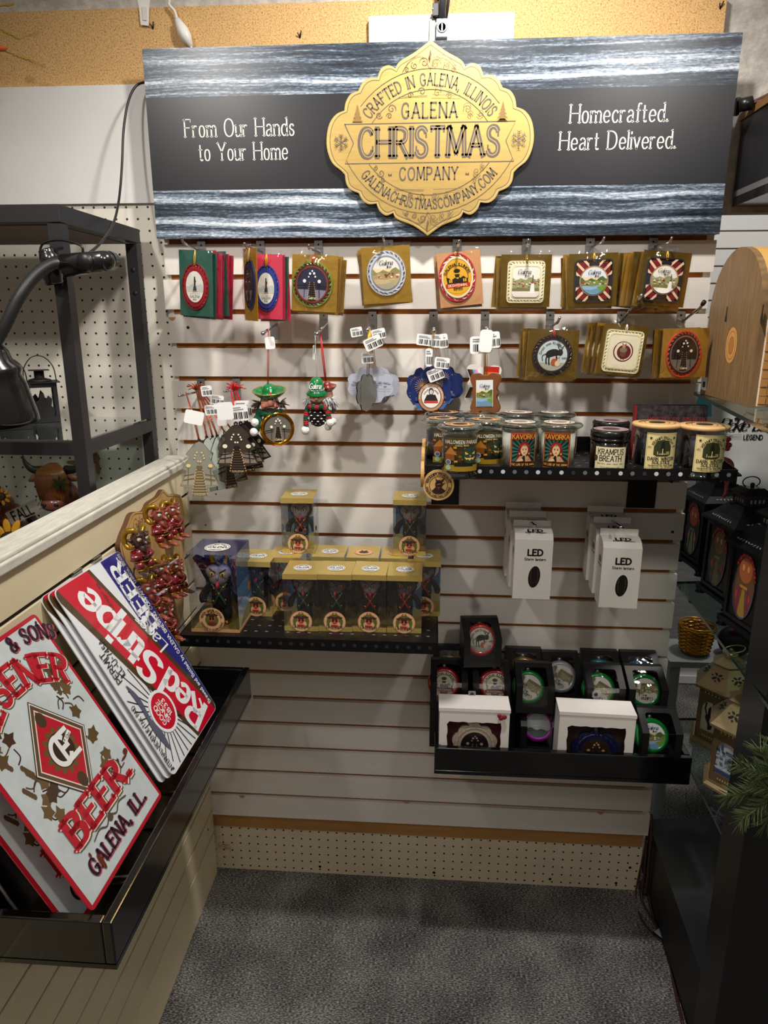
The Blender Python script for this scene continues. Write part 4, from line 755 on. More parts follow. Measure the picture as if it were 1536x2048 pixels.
def bluetown(A, w_, h_):
    for cx, cy, r in ((-.2, .12, .2), (.14, .2, .15)):
        for i in range(22): a = 2*pi*i/22; A.line([(cx*w_+.03*w_*cos(a), cy*h_+.03*w_*sin(a)), (cx*w_+r*w_*cos(a), cy*h_+r*w_*sin(a))], .006*w_, 'e8b45a' if cx < 0 else 'd8c9a0')
        A.ell(cx*w_, cy*h_, .03*w_, None, 'fff0c0', 8)
    for i in range(26): A.rect((-.42+.84*rnd.random())*w_, (-.26+.14*rnd.random())*h_, .07*w_, .05*h_, rnd.choice(('5a6a9a', '3c4a7a', 'b4863e', '8a7a8a')))
    for i in range(12): A.ell((-.4+.8*rnd.random())*w_, (-.05+.4*rnd.random())*h_, .008*w_, None, 'f2efe0', 5)
    A.poly([(-.3*w_, -.42*h_), (.3*w_, -.42*h_), (.4*w_, -.28*h_), (-.4*w_, -.28*h_)], '3e64a8')
def medal(A, w_, h_):
    bluetown(A, w_, h_); A.ell(0, -.13*h_, .33*w_, .36*h_, '231a18', 32); A.ell(0, -.13*h_, .31*w_, .34*h_, 'b98a62', 32); A.ell(0, -.13*h_, .245*w_, .275*h_, '231a18', 32); A.ell(0, -.13*h_, .23*w_, .26*h_, 'f1ece4', 32)
    A.arc('GALENA CHRISTMAS COMPANY', 0, -.13*h_, .262*w_, .035*w_, 'f1ece4', True, 90, wt=.16, fit=.9*w_)
    A.ell(0, 0*h_, .06*w_, .09*h_, '2a2626', 12); A.ell(0, -.005*h_, .045*w_, .06*h_, 'd8d0c6', 10); A.poly([(-.17*w_, -.22*h_), (.17*w_, -.22*h_), (.1*w_, -.07*h_), (-.1*w_, -.07*h_)], '2a2626')
    A.rect(0, -.25*h_, .34*w_, .05*h_, 'c23a34'); A.arc('GALENA ILLINOIS', 0, -.13*h_, .17*w_, .03*w_, '2a2626', True, 90, wt=.16, fit=.4*w_)
for i, (u, v, y, yaw) in enumerate(((752, 772, -.045, 4), (748, 771, -.062, 2), (745, 772, -.079, 0), (741, 771, -.096, -2))):
    plaque(u, v, 92, 74, y, benelux, 'b9bccb', ('pale grey scalloped plaque etched with a town, front of the pale four', 'pale grey scalloped plaque, second of the pale four', 'pale grey scalloped plaque, third of the pale four', 'pale grey scalloped plaque, rearmost against the wall')[3-i], (740, 655, -.1), etch if i == 3 else None, yaw, 0, [((757, 668, .09, 28, 20, 12), (713, 664, .07, 24, 18, 10), (746, 686, .07, 36, 24, 24), (735, 716, .04, 24, 22, 5))[i]])
plaque(734, 786, 70, 74, -.135, benelux, '77756f', 'dark grey scalloped plaque turned half edge on, in front of the pale ones', (737, 655, -.13), None, 62, 3, [], edge='1c1a1a')
plaque(737, 786, 66, 72, -.128, benelux, '6a6863', 'second dark grey turned plaque just behind the front dark grey one', (738, 655, -.12), None, 64, 1, [])
for i, (u, v, y, wd) in enumerate(((884, 772, -.03, 84), (880, 772, -.046, 88), (876, 773, -.062, 92), (872, 773, -.078, 92), (848, 776, -.096, 70))):
    plaque(u, v, wd, 80, y, benelux, '1d2c66', ('dark blue scalloped plaque, rearmost of the blue bunch', 'dark blue scalloped plaque, second from the back of the blue bunch', 'dark blue scalloped plaque in the middle of the blue bunch', 'dark blue scalloped plaque with golden fireworks, second from the front', 'dark blue plaque half hidden at the left of the blue bunch')[i], (868, 655, -.03-.02*i), bluetown if i >= 3 else None, -4, 0, [((850, 680, .1, 34, 22, -6), (874, 682, .09, 24, 26, -3), (884, 726, .07, 30, 22, -6), (858, 715, .06, 14, 36, 0), (886, 682, .02, 20, 28, 8))[i]])
plaque(862, 783, 82, 82, -.118, benelux, '1b2a63', 'dark blue plaque with oval portrait medal, frontmost of the blue bunch', (868, 657, -.14), medal, 4, 0, [(871, 749, .012, 32, 24, 22)])
def pride(A, w_, h_):
    for i, c in enumerate(('2a2320', '6a3f26', '6fb8dc', 'e79ab4', 'f0f0f0')): A.poly([(-.47*w_+.07*i*w_, .36*h_), (-.4*w_+.07*i*w_, .36*h_), (-.28*w_+.07*i*w_, .1*h_), (-.35*w_+.07*i*w_, .1*h_)], c); A.poly([(-.47*w_+.07*i*w_, -.38*h_), (-.4*w_+.07*i*w_, -.38*h_), (-.28*w_+.07*i*w_, -.1*h_), (-.35*w_+.07*i*w_, -.1*h_)], c)
    for i, c in enumerate(('c3261f', 'e2702a')): A.rect(.2*w_, (.39-.14*i)*h_, .42*w_, .14*h_, c)
plaque(966, 768, 72, 76, -.09, bracket, 'efe9e4', 'plaque with rainbow stripes behind the brown wooden one', (970, 655, -.05), pride, 0, 3, [(962, 690, .05, 44, 34, 2), (985, 680, .06, 30, 32, 6)])
def brown(A, w_, h_):
    A.rect(0, -.01*h_, .56*w_, .68*h_, 'e9e0c8'); A.clip = rectp(0, -.01*h_, .53*w_, .65*h_); pic_harbor(A, 0, -.01*h_, .36*w_, 1.15)
plaque(969, 786, 60, 78, -.135, bracket, '7a4a2a', 'brown wooden plaque with a framed river picture', (972, 657, -.13), brown, -6, -2, [(972, 682, .02, 26, 44, -4, 0, 'price_tag', None, False)], edge='e9dcc6')
plaque(973, 786, 60, 78, -.12, bracket, '7a4a2a', 'second brown wooden plaque directly behind the framed river one', (972, 656, -.11), None, -4, -1, [], edge='e9dcc6')
# ---- nutcracker style ornaments
SKIN = mat('dba98a', .4); GRN = mat('0f7a3c', .2, coat=.6); HAIR = mat('4a352a', .9); WHT = mat('efece8', .8, bump=.6, bscale=300); KG = mat('0d4a30', .9, bump=1, bscale=260); KR = mat('b3202a', .9, bump=1, bscale=260); GB = mat('c98a1c', .12, 1)
def tuft(m, c, n, L, mt_, spread=1.0, down=0):
    for i in range(n):
        a = rnd.random()*2*pi; b = rnd.random(); d = V((cos(a)*spread, -.3+sin(a)*.6, (b-.5)*1.4-down)).normalized()*L*(.7+.5*rnd.random()); m.tube([V(c), V(c)+d*.5, V(c)+d+V((0, 0, -.15*L))], [.0016, .0013, .0004], mt_, 4)
p = at(540, 806, y=-.115); s_ = px(1, p); t = thing('nutcracker_ornament', 'moustached ornament in a green sombrero holding a golden bauble', 'ornament', p)
m = MB(MX.Translation((0, 0, 17*s_)) @ MX.Rotation(R(12), 4, 'X') @ MX.Scale(s_, 4)); m.lathe([(0, -8), (16, -8), (30, 3), (33, 8), (32, 8.5), (28, 4), (16, .5), (14.5, .5), (14.5, 10), (12, 17), (6, 20.5), (0, 21)], GRN, 32); m.tube([(33*cos(a*pi/20), 33*sin(a*pi/20), 8.4) for a in range(40)], .9, mat('c9a24a', .3, .7), 5, closed=True)
h = m.build('hat', t); A = Art(MX.Translation((5*s_, -16*s_, 18*s_)) @ FRONT, rough=.3); A.poly(ellp(0, 1*s_, 3*s_, 4*s_, 8), 'd23a2a'); A.ell(1.5*s_, 8*s_, 2.2*s_, 4*s_, 'bfe6c9', 10); A.build('painted_flower', h)
m = MB(MX.Scale(s_, 4)); m.sph((0, 0, 0), (19, 17, 17), SKIN, 18); m.sph((5, -18, 2), (6.5, 6, 7), mat('e08a78', .35), 12); m.sph((-9, -14, -4), (7, 5, 6), mat('df8474', .4), 10); m.sph((14, -12, -4), (5, 5, 6), mat('df8474', .4), 10)
for x in (-7, 10): m.sph((x, -16, 8), (3.2, 1.5, 2.4), mat('f0eee8', .3), 10); m.sph((x, -17.4, 8), (1.6, .8, 1.8), mat('2f3a5a', .3), 8); m.tube([(x-4, -15.8, 12), (x, -17, 13.5), (x+4, -15.6, 12)], .9, HAIR, 5)
m.build('head', t)
m = MB(MX.Scale(s_, 4)); m.tube([(-13, -15, -12), (-4, -20, -9), (4, -21, -7), (12, -19, -9), (20, -14, -6)], [.6, 3.4, 2.6, 3.4, .6], mat('3a241a', .4), 8); m.build('moustache', t)
m = MB()
for sx in (-1, 1): tuft(m, V((sx*20, -2, -1))*s_, 80, 18*s_, HAIR, 1)
m.build('hair', t)
m = MB(MX.Scale(s_, 4)); m.tube(crom([(22, 0, -17), (8, -14, -21), (-8, -15, -20), (-22, -8, -16), (-20, -10, -24), (-26, -12, -30), (-26, -14, -40)], 5), 6.2, KG, 10); m.tube(crom([(-24, -8, -20), (-18, -14, -36), (-24, -14, -48), (-28, -15, -54)], 4), 5.2, KG, 10); sc = m.build('scarf', t)
for q in ((-28, -16, -37), (-31, -17, -56)): m = MB(MX.Scale(s_, 4)); m.sph(q, 8.6, WHT, 14); m.build('pompom', sc)
m = MB(MX.Translation(V((14, -8, -50))*s_) @ MX.Rotation(R(26), 4, 'Z') @ FRONT @ MX.Scale(s_, 4)); m.lathe([(0, -24), (18, -22), (31, -10), (35, 0), (35, 4), (33, 8), (29, 9), (27, 6), (0, 6)], GB, 36); bb = m.build('bauble', t)
A = Art(MX.Translation(V((14, -8, -50))*s_) @ MX.Rotation(R(26), 4, 'Z') @ FRONT, z=6.6*s_, rough=.2, coat=.5); A.clip = ellp(0, 0, 27*s_, 27*s_, 30); pic_stairs(A, 0, 0, 27*s_, 1, '6a665c'); A.build('printed_picture', bb)
string(t, V((-2, -2, 37))*s_, at(537, 660, y=-.115)-p, REDR, .0009, 'ribbon'); price_tag(t, at(540, 686, y=-.12)-p, 20, 24, 4, 0, 'price_tag', None, False)
p = at(634, 796, y=-.115); s_ = px(1, p); t = thing('pine_cone_ornament', 'pine cone figure in a green felt hat and red green striped scarf', 'ornament', p)
m = MB(MX.Translation((0, 0, 10*s_)) @ MX.Rotation(R(10), 4, 'X') @ MX.Scale(s_, 4)); m.lathe([(0, 0), (14, 0), (21, -3), (22, -1), (16, 5), (15, 8), (13, 22), (9, 30), (3, 31), (0, 30)], GRN, 28); m.lathe([(15.6, 5.5), (16.4, 7), (15.4, 9.5)], mat('b9bcc0', .3, .8, bump=1, bscale=400), 28); h = m.build('hat', t)
A = Art(MX.Translation(V((0, -18.5, 25))*s_) @ MX.Rotation(R(-4), 4, 'X') @ FRONT, rough=.3); A.text('Galena', 0, -5*s_, 10*s_, 'f4f4f0', wt=.14, slant=.3, track=.06, fit=24*s_); A.build('lettering', h)
m = MB(MX.Scale(s_, 4)); m.sph((0, 0, 0), (16, 14, 14), SKIN, 16); m.sph((1, -14, 0), (3.5, 4, 4), mat('d99a84', .4), 10)
for x in (-6, 7): m.sph((x, -12.4, 4), (2.6, 1.5, 2), mat('f0eee8', .3), 8); m.sph((x, -13.6, 4), (1.4, .8, 1.5), mat('2a2a34', .3), 8); m.tube([(x-4, -12, 7.4), (x, -13, 8.8), (x+4, -12, 7.4)], .9, DARK, 5)
m.build('head', t)
m = MB(MX.Scale(s_, 4)); m.tube([(-11, -12, -4), (-5, -15, -8), (1, -16, -6), (7, -15, -8), (13, -12, -4)], [.4, 2, 1.4, 2, .4], DARK, 7); m.build('moustache', t)
m = MB()
for sx in (-1, 1): tuft(m, V((sx*17, 2, -2))*s_, 70, 15*s_, mat('cfcfcf', .9), .8, .5)
m.build('hair', t)
m = MB(MX.Scale(s_, 4)); m.sph((0, 2, -38), (17, 15, 20), mat('1c1512', .8), 14)
for k in range(6):
    z = -22-k*6; r_ = 18*sin(pi*(k+1.2)/7.6)
    for j in range(9):
        a = 2*pi*(j+.5*(k % 2))/9; m.sph((r_*cos(a), 2+r_*.9*sin(a), z), (4.6, 4.6, 1.8), mat('241a16', .8), 8, n=5); m.sph((r_*1.16*cos(a), 2+r_*1.05*sin(a), z+.6), (2.6, 2.6, 1.3), mat('e9e4e0', .8), 7, n=4)
m.build('pine_cone', t)
def stripes(m, P, r_):
    P = crom(P, 5)
    for i in range(len(P)-1): m.tube([P[i]*1, P[i+1]*1.0], r_, KR if (i//2) % 2 else KG, 9)
m = MB(MX.Scale(s_, 4)); stripes(m, [(16, 0, -14), (8, -13, -17), (-8, -13, -17), (-17, -4, -16), (-22, -6, -36), (-22, -8, -56)], 5.4); stripes(m, [(10, -12, -16), (20, -8, -22), (24, -8, -36), (26, -9, -44)], 5.4); sc = m.build('scarf', t)
for q, r_ in (((-24, -9, -64), 9), ((27, -10, -48), 8.5), ((21, 2, -58), 7.5)): m = MB(MX.Scale(s_, 4)); m.sph(q, r_, WHT, 14); m.build('pompom', sc)
string(t, V((1, 0, 41))*s_, at(630, 664, y=-.115)-p, mat('d9d9d9', .4), .0006, 'string', 0, 1); price_tag(t, at(628, 705, y=-.115)-p, 8, 30, -6, 60, 'price_tag', None, False)
p = at(655, 786, y=-.085); s_ = px(1, p); t = thing('nutcracker_ornament', 'small white bearded ornament in a red sombrero, behind the pine cone figure', 'ornament', p)
m = MB(MX.Translation((0, 0, 10*s_)) @ MX.Rotation(R(10), 4, 'X') @ MX.Scale(s_, 4)); m.lathe([(0, -6), (10, -6), (17, 2), (19, 5), (17, 4), (9, .5), (8, 8), (5, 13), (0, 14)], mat('8a2a22', .25, coat=.5), 24); m.build('hat', t)
m = MB(MX.Scale(s_, 4)); m.sph((0, 0, -2), (11, 10, 12), SKIN, 12); m.build('head', t)
m = MB(); tuft(m, V((6, -4, -10))*s_, 90, 20*s_, mat('d9d9d9', .9), .7, .5); m.build('beard', t)
m = MB(MX.Scale(s_, 4)); stripes(m, [(-10, -6, -16), (4, -10, -20), (12, -6, -24), (15, -8, -40)], 4.6); sc = m.build('scarf', t)
m = MB(MX.Scale(s_, 4)); m.sph((11, -8, -56), 7.5, WHT, 12); m.build('pompom', sc)
string(t, V((-3, 0, 24))*s_, at(640, 658, y=-.085)-p, REDR, .0012, 'ribbon')
# ================================================================ metal shelves, candles, boxed dolls
SHM = mat('111113', .38, .3); HOLE = mat('6d6d70', .4); HOLEB = mat('cfcfd2', .35); HOLED = mat('2b2b2e', .5)
def shelf(name, label, x0, x1, yf, z, lip, up, th=.0025):
    t = thing(name, label, 'shelf', ((x0+x1)/2, 0, z)); w2 = (x1-x0)/2; m = MB()
    m.box(-w2, w2, yf, -.002, -th, 0, SHM); a = Art(TOPF, mb=m, z=.0004)
    n = int((x1-x0)/.0235)
    for i in range(n):
        for j in range(int(-yf/.03)-1): a._put(ellp(-w2+.02+i*(2*w2-.04)/(n-1), yf+.028+j*.03, .0042, .0026, 8), HOLE if (i*3+j) % 4 else HOLED)
    m.build('perforated_deck', t)
    m = MB(); z0, z1 = (0, lip) if up else (-lip, 0)
    m.box(-w2, w2, yf-.002, yf, z0-th, z1, SHM); A = Art(fr(0, yf-.002, (z0+z1)/2), mb=m, z=.0004)
    for i in range(n+1): A._put(ellp(-w2+.016+i*(2*w2-.032)/n, 0, .0042, .0042, 10), (HOLEB if i % 5 in (1, 4) else HOLE if i % 3 else HOLED) if up else HOLED)
    m.build('front_lip', t)
    for s_ in (-1, 1):
        m = MB(); x = s_*w2; P = [(yf, z0-th), (-.002, z0-th), (-.002, z1+.028 if up else z1), (yf, z1)]
        m.add([(x+d, y, zz) for d in (-.0012, .0012) for y, zz in P], [(0, 1, 2, 3), (7, 6, 5, 4), (0, 4, 5, 1), (1, 5, 6, 2), (2, 6, 7, 3), (3, 7, 4, 0)], SHM)
        A = Art(frame((x-.0015, 0, 0), (0, -1, 0), (0, 0, 1)), mb=m, z=.0003)
        for j in range(8): A._put(ellp(.03+j*.033, (z0+z1)/2, .004, .004, 8), HOLED)
        m.build('side_panel', t)
        m = MB(); bx = (-w2+.045 if s_ < 0 else w2-.085); m.box(bx-.033, bx+.033, -.004, -.0008, -.135, -th, SHM); m.box(bx-.002, bx+.002, -.2, -.004, -.03, -th, SHM); m.build('bracket', t)
    m = MB(); m.box(-w2, w2, -.004, -.001, 0, .034, SHM); m.build('back_flange', t); return t
shelf('metal_shelf', 'black perforated metal shelf carrying the candles', .607, 1.199, -.3, 1.2465, .0195, True)
shelf('metal_shelf', 'black perforated metal shelf carrying the boxed dolls', .085, .638, -.3, .889, .024, False)
JAR = clear('ffffff', .9, .97, .02, 1.45, 0, 25, .04); GLS = clear('e9f2ee', 1.3, .93, .02, 1.5, 0, 25, .1)
def jar(u, v, kind, label, yaw, dz=0):
    p = at(u, v, z=1.247); t = thing('jar_candle', label, 'candle', p, (0, 0, R(yaw)))
    if kind in ('hw', 'kv'):
        r = .0345 if kind == 'hw' else .0355; h = .088
        m = MB(); m.lathe([(0, 0), (.034, 0), (.0365, .003), (.0345, .008), (.031, .011), (r, .016), (r, h), (r-.003, h+.004), (r-.004, h), (r-.002, .02), (0, .018)], JAR, 32); m.build('glass', t)
        m = MB(); m.lathe([(0, .0195), (r-.003, .0195), (r-.003, h-.01 if kind == 'hw' else h-.006), (0, h-.012 if kind == 'hw' else h-.008)], mat('2b2a33', .4) if kind == 'hw' else mat('efe8da', .5), 28); m.build('wax', t)
        m = MB(); m.lathe([(0, h+.003), (r+.004, h+.003), (r+.0095, h+.006), (r+.0105, h+.009), (r+.007, h+.0125), (.022, h+.0135), (.02, h+.0125), (0, h+.0125)], GLS, 36); m.lathe([(r-.002, h-.002), (r-.001, h+.003), (r-.005, h+.003)], GLS, 28); ld = m.build('glass_lid', t)
        A = Art(MX.Translation((0, 0, h+.0137))); A.ell(0, 0, r*.83, None, 'c99a6a' if kind == 'hw' else 'd9cfc4'); A.ring(0, 0, r*.76, r*.76, .001, '3a2c20'); A.ell(0, 0, r*.42, None, '2c2520' if kind == 'hw' else '8a7a70'); A.arc('GALENA CHRISTMAS', 0, 0, r*.55, .004, '3a2c20', True, 90, wt=.16, fit=r*2.3); A.build('lid_sticker', ld)
        A = Art(FRONT, bend=r+.0003, rough=.3, coat=.2)
        if kind == 'hw':
            A.rect(0, .049, .066, .064, '4a3a18'); A.rect(0, .072, .066, .016, '5d4a1e'); rr = random.Random(5)
            for i in range(46): A.rect(-.032+.064*rr.random(), .026+.045*rr.random(), .006, .004, rr.choice(('8a5a1c', '6a6a2a', 'c9762a', '3a4a22', '2a2414', 'd99a3a')))
            A.poly([(-.033, .048), (-.02, .064), (-.008, .048)], 'b9762a'); A.rect(-.022, .043, .018, .012, '8a4a1c'); A.rect(0, .0225, .066, .012, 'a08020'); A.rect(.004, .03, .034, .008, '1a1a12')
            A.poly(ellp(.015, .048, .0155, .0165, 18), '24372a'); A.ell(.015, .048, .012, .016, '2d4634'); A.rect(.015, .066, .003, .006, '3a2c18')
            for s_ in (-1, 1): A.poly([(.015+s_*.010, .055), (.015+s_*.003, .05), (.015+s_*.009, .049)], 'f0c46a')
            A.poly([(.0135, .0475), (.0165, .0475), (.015, .0435)], 'f0c46a'); A.poly([(.004, .044), (.008, .039), (.011, .0405), (.014, .037), (.018, .0405), (.021, .038), (.026, .045), (.02, .0425), (.01, .0425)], 'f0c46a')
            A.text('HALLOWEEN PARADE', 0, .0695, .0062, 'f4f0e4', wt=.18, con=.8, serif=.04, fit=.06); A.text('Galena, Illinois', .0, .065, .003, 'd9c08a', wt=.16)
            A.ell(-.024, .034, .0052, None, 'c9ccd4', 16); A.ell(-.024, .034, .004, None, '5a6078', 12); A.poly(ellp(-.024, .0235, .0055, .0052, 6), 'a9c9a4')
        else:
            A.rect(0, .05, .054, .072, 'a52619'); A.outline(rectp(0, .05, .0505, .068), .0008, 'e0b25a'); A.rect(0, .0505, .046, .042, '0f2622')
            A.clip = rectp(0, .0505, .046, .042)
            for i in range(18): a = 2*pi*i/18; A.poly([(0, .05), (.05*cos(a), .05+.05*sin(a)), (.05*cos(a+.18), .05+.05*sin(a+.18))], '2f6a5c')
            A.ell(0, .055, .0105, .0135, '8c1f1c', 18); A.poly([(-.0105, .056), (-.014, .034), (-.008, .03), (-.006, .05)], '7a1a18'); A.poly([(.0105, .056), (.013, .036), (.008, .032), (.006, .05)], '7a1a18')
            A.poly([(-.016, .028), (-.008, .04), (.008, .04), (.016, .028)], 'c99a6c'); A.rect(0, .042, .006, .008, 'd9ac7c'); A.ell(0, .0515, .0068, .0098, 'e3bb8c', 18); A.poly([(-.0085, .06), (0, .0655), (.0085, .06), (.006, .0575), (0, .0605), (-.006, .0575)], 'b32a22'); A.ell(0, .061, .0018, None, '3aa08a', 8)
            for s_ in (-1, 1): A.ell(s_*.0027, .053, .0014, .0008, '2a1a14', 8); A.line([(s_*.0012, .0552), (s_*.0042, .0556)], .0005, '2a1a14'); A.ell(s_*.009, .045, .0016, .002, 'd9a63a', 8)
            A.ell(0, .0468, .0018, .0007, '9c2a22', 8); A.poly([(-.007, .03), (-.002, .041), (.001, .041), (.002, .03)], '141210'); A.poly([(-.014, .029), (-.004, .036), (-.001, .031)], 'e3bb8c'); A.clip = None
            A.text('KAVORKA', 0, .0735, .0085, 'e6b04a', wt=.2, con=.8, serif=.03, fit=.045); A.rect(0, .0235, .047, .0095, '2a1512'); A.text('THE LURE OF THE ANIMAL', 0, .0218, .0038, 'e6b04a', wt=.18, fit=.045); A.text('HAND-POURED SOY WAX', 0, .0162, .0022, 'e6b04a', wt=.16, fit=.042)
        A.build('label', t)
    elif kind == 'kr':
        r = .037; m = MB(); m.lathe([(0, 0), (r-.004, 0), (r, .004), (r, .062), (r-.004, .066), (0, .066)], mat('1a0f0b', .12, coat=.6), 32); m.build('glass', t)
        m = MB(); m.lathe([(r+.0005, .064), (r+.002, .066), (r+.002, .07), (r, .0715), (r+.0015, .073), (r+.002, .083), (r, .0855), (r*.92, .0865), (0, .0865)], mat('120f10', .2, coat=.5), 36); ld = m.build('lid', t)
        A = Art(MX.Translation((0, 0, .0867))); A.ell(0, 0, r*.9, None, '9a8688'); A.ring(0, 0, r*.8, r*.8, .0008, '3a2c2c'); A.ell(0, 0, r*.45, None, '4a3638'); A.build('lid_sticker', ld)
        A = Art(FRONT, bend=r+.0003, rough=.5); A.rect(0, .033, .062, .046, 'eadfb4'); A.text('KRAMPUS', 0, .0415, .0105, '17130f', wt=.19, con=.7, serif=.05, fit=.05); A.text('BREATH', 0, .0285, .0105, '17130f', wt=.19, con=.7, serif=.05, fit=.042)
        A.text('Black cherry - leather - tobacco - smoke', .0, .0225, .0022, '3a342a', wt=.16, fit=.05); A.text('7.5 fl oz hand poured soy candle', .0, .0152, .0024, '3a342a', wt=.16, fit=.036); A.text('Galena, Illinois', 0, .0122, .002, '3a342a', wt=.16); A.ell(-.029, .034, .004, .006, '4a4436', 10); A.build('label', t)
    else:
        r = .0405; h = .092
        m = MB(); m.lathe([(0, 0), (.036, 0), (.0425, .003), (.042, .007), (.037, .011), (r, .018), (r, h), (r-.003, h), (r-.0025, .02), (0, .016)], JAR, 36); m.build('glass', t)
        m = MB(); m.lathe([(0, .018), (r-.0035, .0195), (r-.0035, h-.016), (0, h-.017)], mat('15151c', .4), 30); m.build('wax', t)
        m = MB(); m.lathe([(0, h+.0005), (r-.003, h+.0005), (r+.004, h+.001), (r+.0055, h+.003), (r+.0055, h+.0065), (r+.004, h+.0085), (0, h+.009)], mat('d8ae74', .5, nscale=30, namt=.12, nstretch=(1, 6, 1)), 40); ld = m.build('wooden_lid', t)
        A = Art(MX.Translation((0, 0, h+.0091))); A.ring(0, 0, .034, .034, .0011, '5a2c1a'); A.ring(0, 0, .024, .024, .001, '5a2c1a'); A.arc('KRAMPUSNACHT', 0, 0, .026, .006, '5a2c1a', True, 90, wt=.2, fit=.062); A.poly(ellp(0, 0, .016, .014, 12), '2c2420'); A.build('burned_print', ld)
        A = Art(FRONT, bend=r+.0003, rough=.5); A.rect(0, .051, .062, .07, 'e3d193'); A.outline(rectp(0, .051, .0585, .0665), .0004, '3a3422')
        A.poly([(-.0165, .044), (-.0165, .06), (-.011, .0705), (0, .0735), (.011, .0705), (.0165, .06), (.0165, .044), (.01, .0405), (-.01, .0405)], '3a341e'); A.ell(0, .059, .0135, .0125, '2c3416'); A.ell(0, .0585, .004, .01, '15120c', 12); A.ell(0, .067, .003, None, '15120c', 10); A.rect(.0, .05, .0014, .012, 'e8d9a0')
        for k in (-.009, .008, .0105, .0125): A.rect(k, .0475, .0012, .006, 'd9c68a')
        A.text('GALENA', 0, .0445, .0025, 'd9c68a', wt=.2); A.arc('KRAMPUSNACHT', 0, .058, .0165, .0052, '2c2618', True, 90, wt=.18, con=.8, serif=.03, fit=.042)
        for x, y in ((-.0225, .076), (.0225, .076)): A.poly([(x+(.0034 if k % 2 == 0 else .0014)*sin(k*pi/5), y+(.0034 if k % 2 == 0 else .0014)*cos(k*pi/5)) for k in range(10)][::-1], '1a1710')
        A.text('DARK WINTER', 0, .0335, .006, '1a1710', wt=.2, con=.7, serif=.06, fit=.051); A.text('SOLSTICE', 0, .0262, .006, '1a1710', wt=.2, con=.7, serif=.06, fit=.034); A.text('Handpoured Soy Wax Candle', 0, .0216, .0034, '1a1710', wt=.16, fit=.047); A.text('9.5oz burns about 55 hours', 0, .0184, .0018, '3a3422', wt=.16, fit=.034); A.rect(.0235, .06, .007, .002, '5a6aa8'); A.rect(-.024, .06, .006, .0006, '3a3422'); A.rect(-.024, .058, .008, .0006, '3a3422')
        A.build('label', t)
jar(917, 952, 'hw', 'grey candle jar with pumpkin parade label, front one at the left end', 6)
jar(884, 934, 'hw', 'candle jar with pumpkin parade label, second row at the far left', 24)
jar(968, 937, 'hw', 'candle jar with pumpkin parade label, second row beside the red labelled jars', 16)
jar(888, 916, 'hw', 'candle jar with pumpkin label, rearmost at the far left', 10)
jar(956, 916, 'hw', 'candle jar with pumpkin label, rearmost, second from the left', 0)
jar(1035, 945, 'kv', 'white candle jar with red fortune teller label facing forward', 10)
jar(1112, 946, 'kv', 'white candle jar with red fortune teller label turned left', -14)
jar(1032, 916, 'kv', 'white candle jar standing behind the forward facing red label jar', 10)
jar(1104, 916, 'kv', 'white candle jar standing behind the left turned red label jar', 5)
jar(1215, 944, 'kr', 'dark brown screw lid candle jar with cream label, front of two', -8)
jar(1216, 920, 'kr', 'dark brown screw lid candle jar hidden behind the cream labelled one', -8)
jar(1304, 946, 'dw', 'black wax candle jar with wooden lid and cream label, left of the pair', 4)
jar(1397, 952, 'dw', 'black wax candle jar with wooden lid and cream label, right end of the shelf', 6)
for i in range(2):
    p = at(1338 - 3*i, 900, y=-.112+.018*i); p.z = 1.2475; t = thing('book', ('black covered book about Christmas sisters leaning behind the wooden lid jars', 'red edged book standing behind the black Christmas book')[i], 'book', p, (R(-3), 0, R(2)))
    a = px(138, p)/2; h = at(1338, 812, y=-.112).z-1.2475
    m = MB(); m.box(-a, a, -.001, .0005, 0, h, mat('1f1b1c', .45, nscale=90, namt=.5, h2='4a4242')); m.box(-a, a, .0125, .014, 0, h, mat('1f1b1c', .45)); m.build('cover', t)
    m = MB(); m.box(-a-.0006, -a+.001, -.001, .014, 0, h, mat('a01c22', .5)); m.build('spine', t); m = MB(); m.box(-a+.001, a-.003, .0006, .0124, .003, h-.003, mat('e6dfd0', .8)); m.build('pages', t)
    if i == 0: A = Art(fr(0, -.001, 0)); A.text('DRIFTLESS SISTERS', .012, h-.033, .0085, 'b8342f', wt=.12, con=.5, serif=.07, fit=.125); A.text('CHRISTMAS', .038, h-.046, .006, 'e9e4da', wt=.14, con=.6, serif=.06, fit=.062); A.build('title', t)
# round wooden coasters
WD = mat('d8ac6c', .55, nscale=40, namt=.12, nstretch=(1, 8, 1)); WE = mat('c99a58', .6)
p = at(877, 970, y=-.309); t = thing('wooden_coaster', 'round wooden coaster with a horned head, hanging at the shelf corner', 'coaster', p)
r_ = px(31, p); m = MB(FRONT); m.prism(ellp(0, 0, r_, r_, 40), -.003, .003, WD, mside=WE); cb = m.build('disc', t, bevel=.0008)
A = Art(fr(0, -.003, 0)); B_ = '3a1a16'; A.ring(0, 0, r_*.86, r_*.86, r_*.035, B_); A.ring(0, 0, r_*.6, r_*.6, r_*.035, B_); A.arc('KRAMPUSNACHT', 0, 0, r_*.66, r_*.16, B_, True, 90, wt=.2, fit=r_*1.75); A.arc('GALENA CHRISTMAS COMPANY', 0, 0, r_*.8, r_*.13, B_, False, 270, wt=.2, fit=r_*2.3)
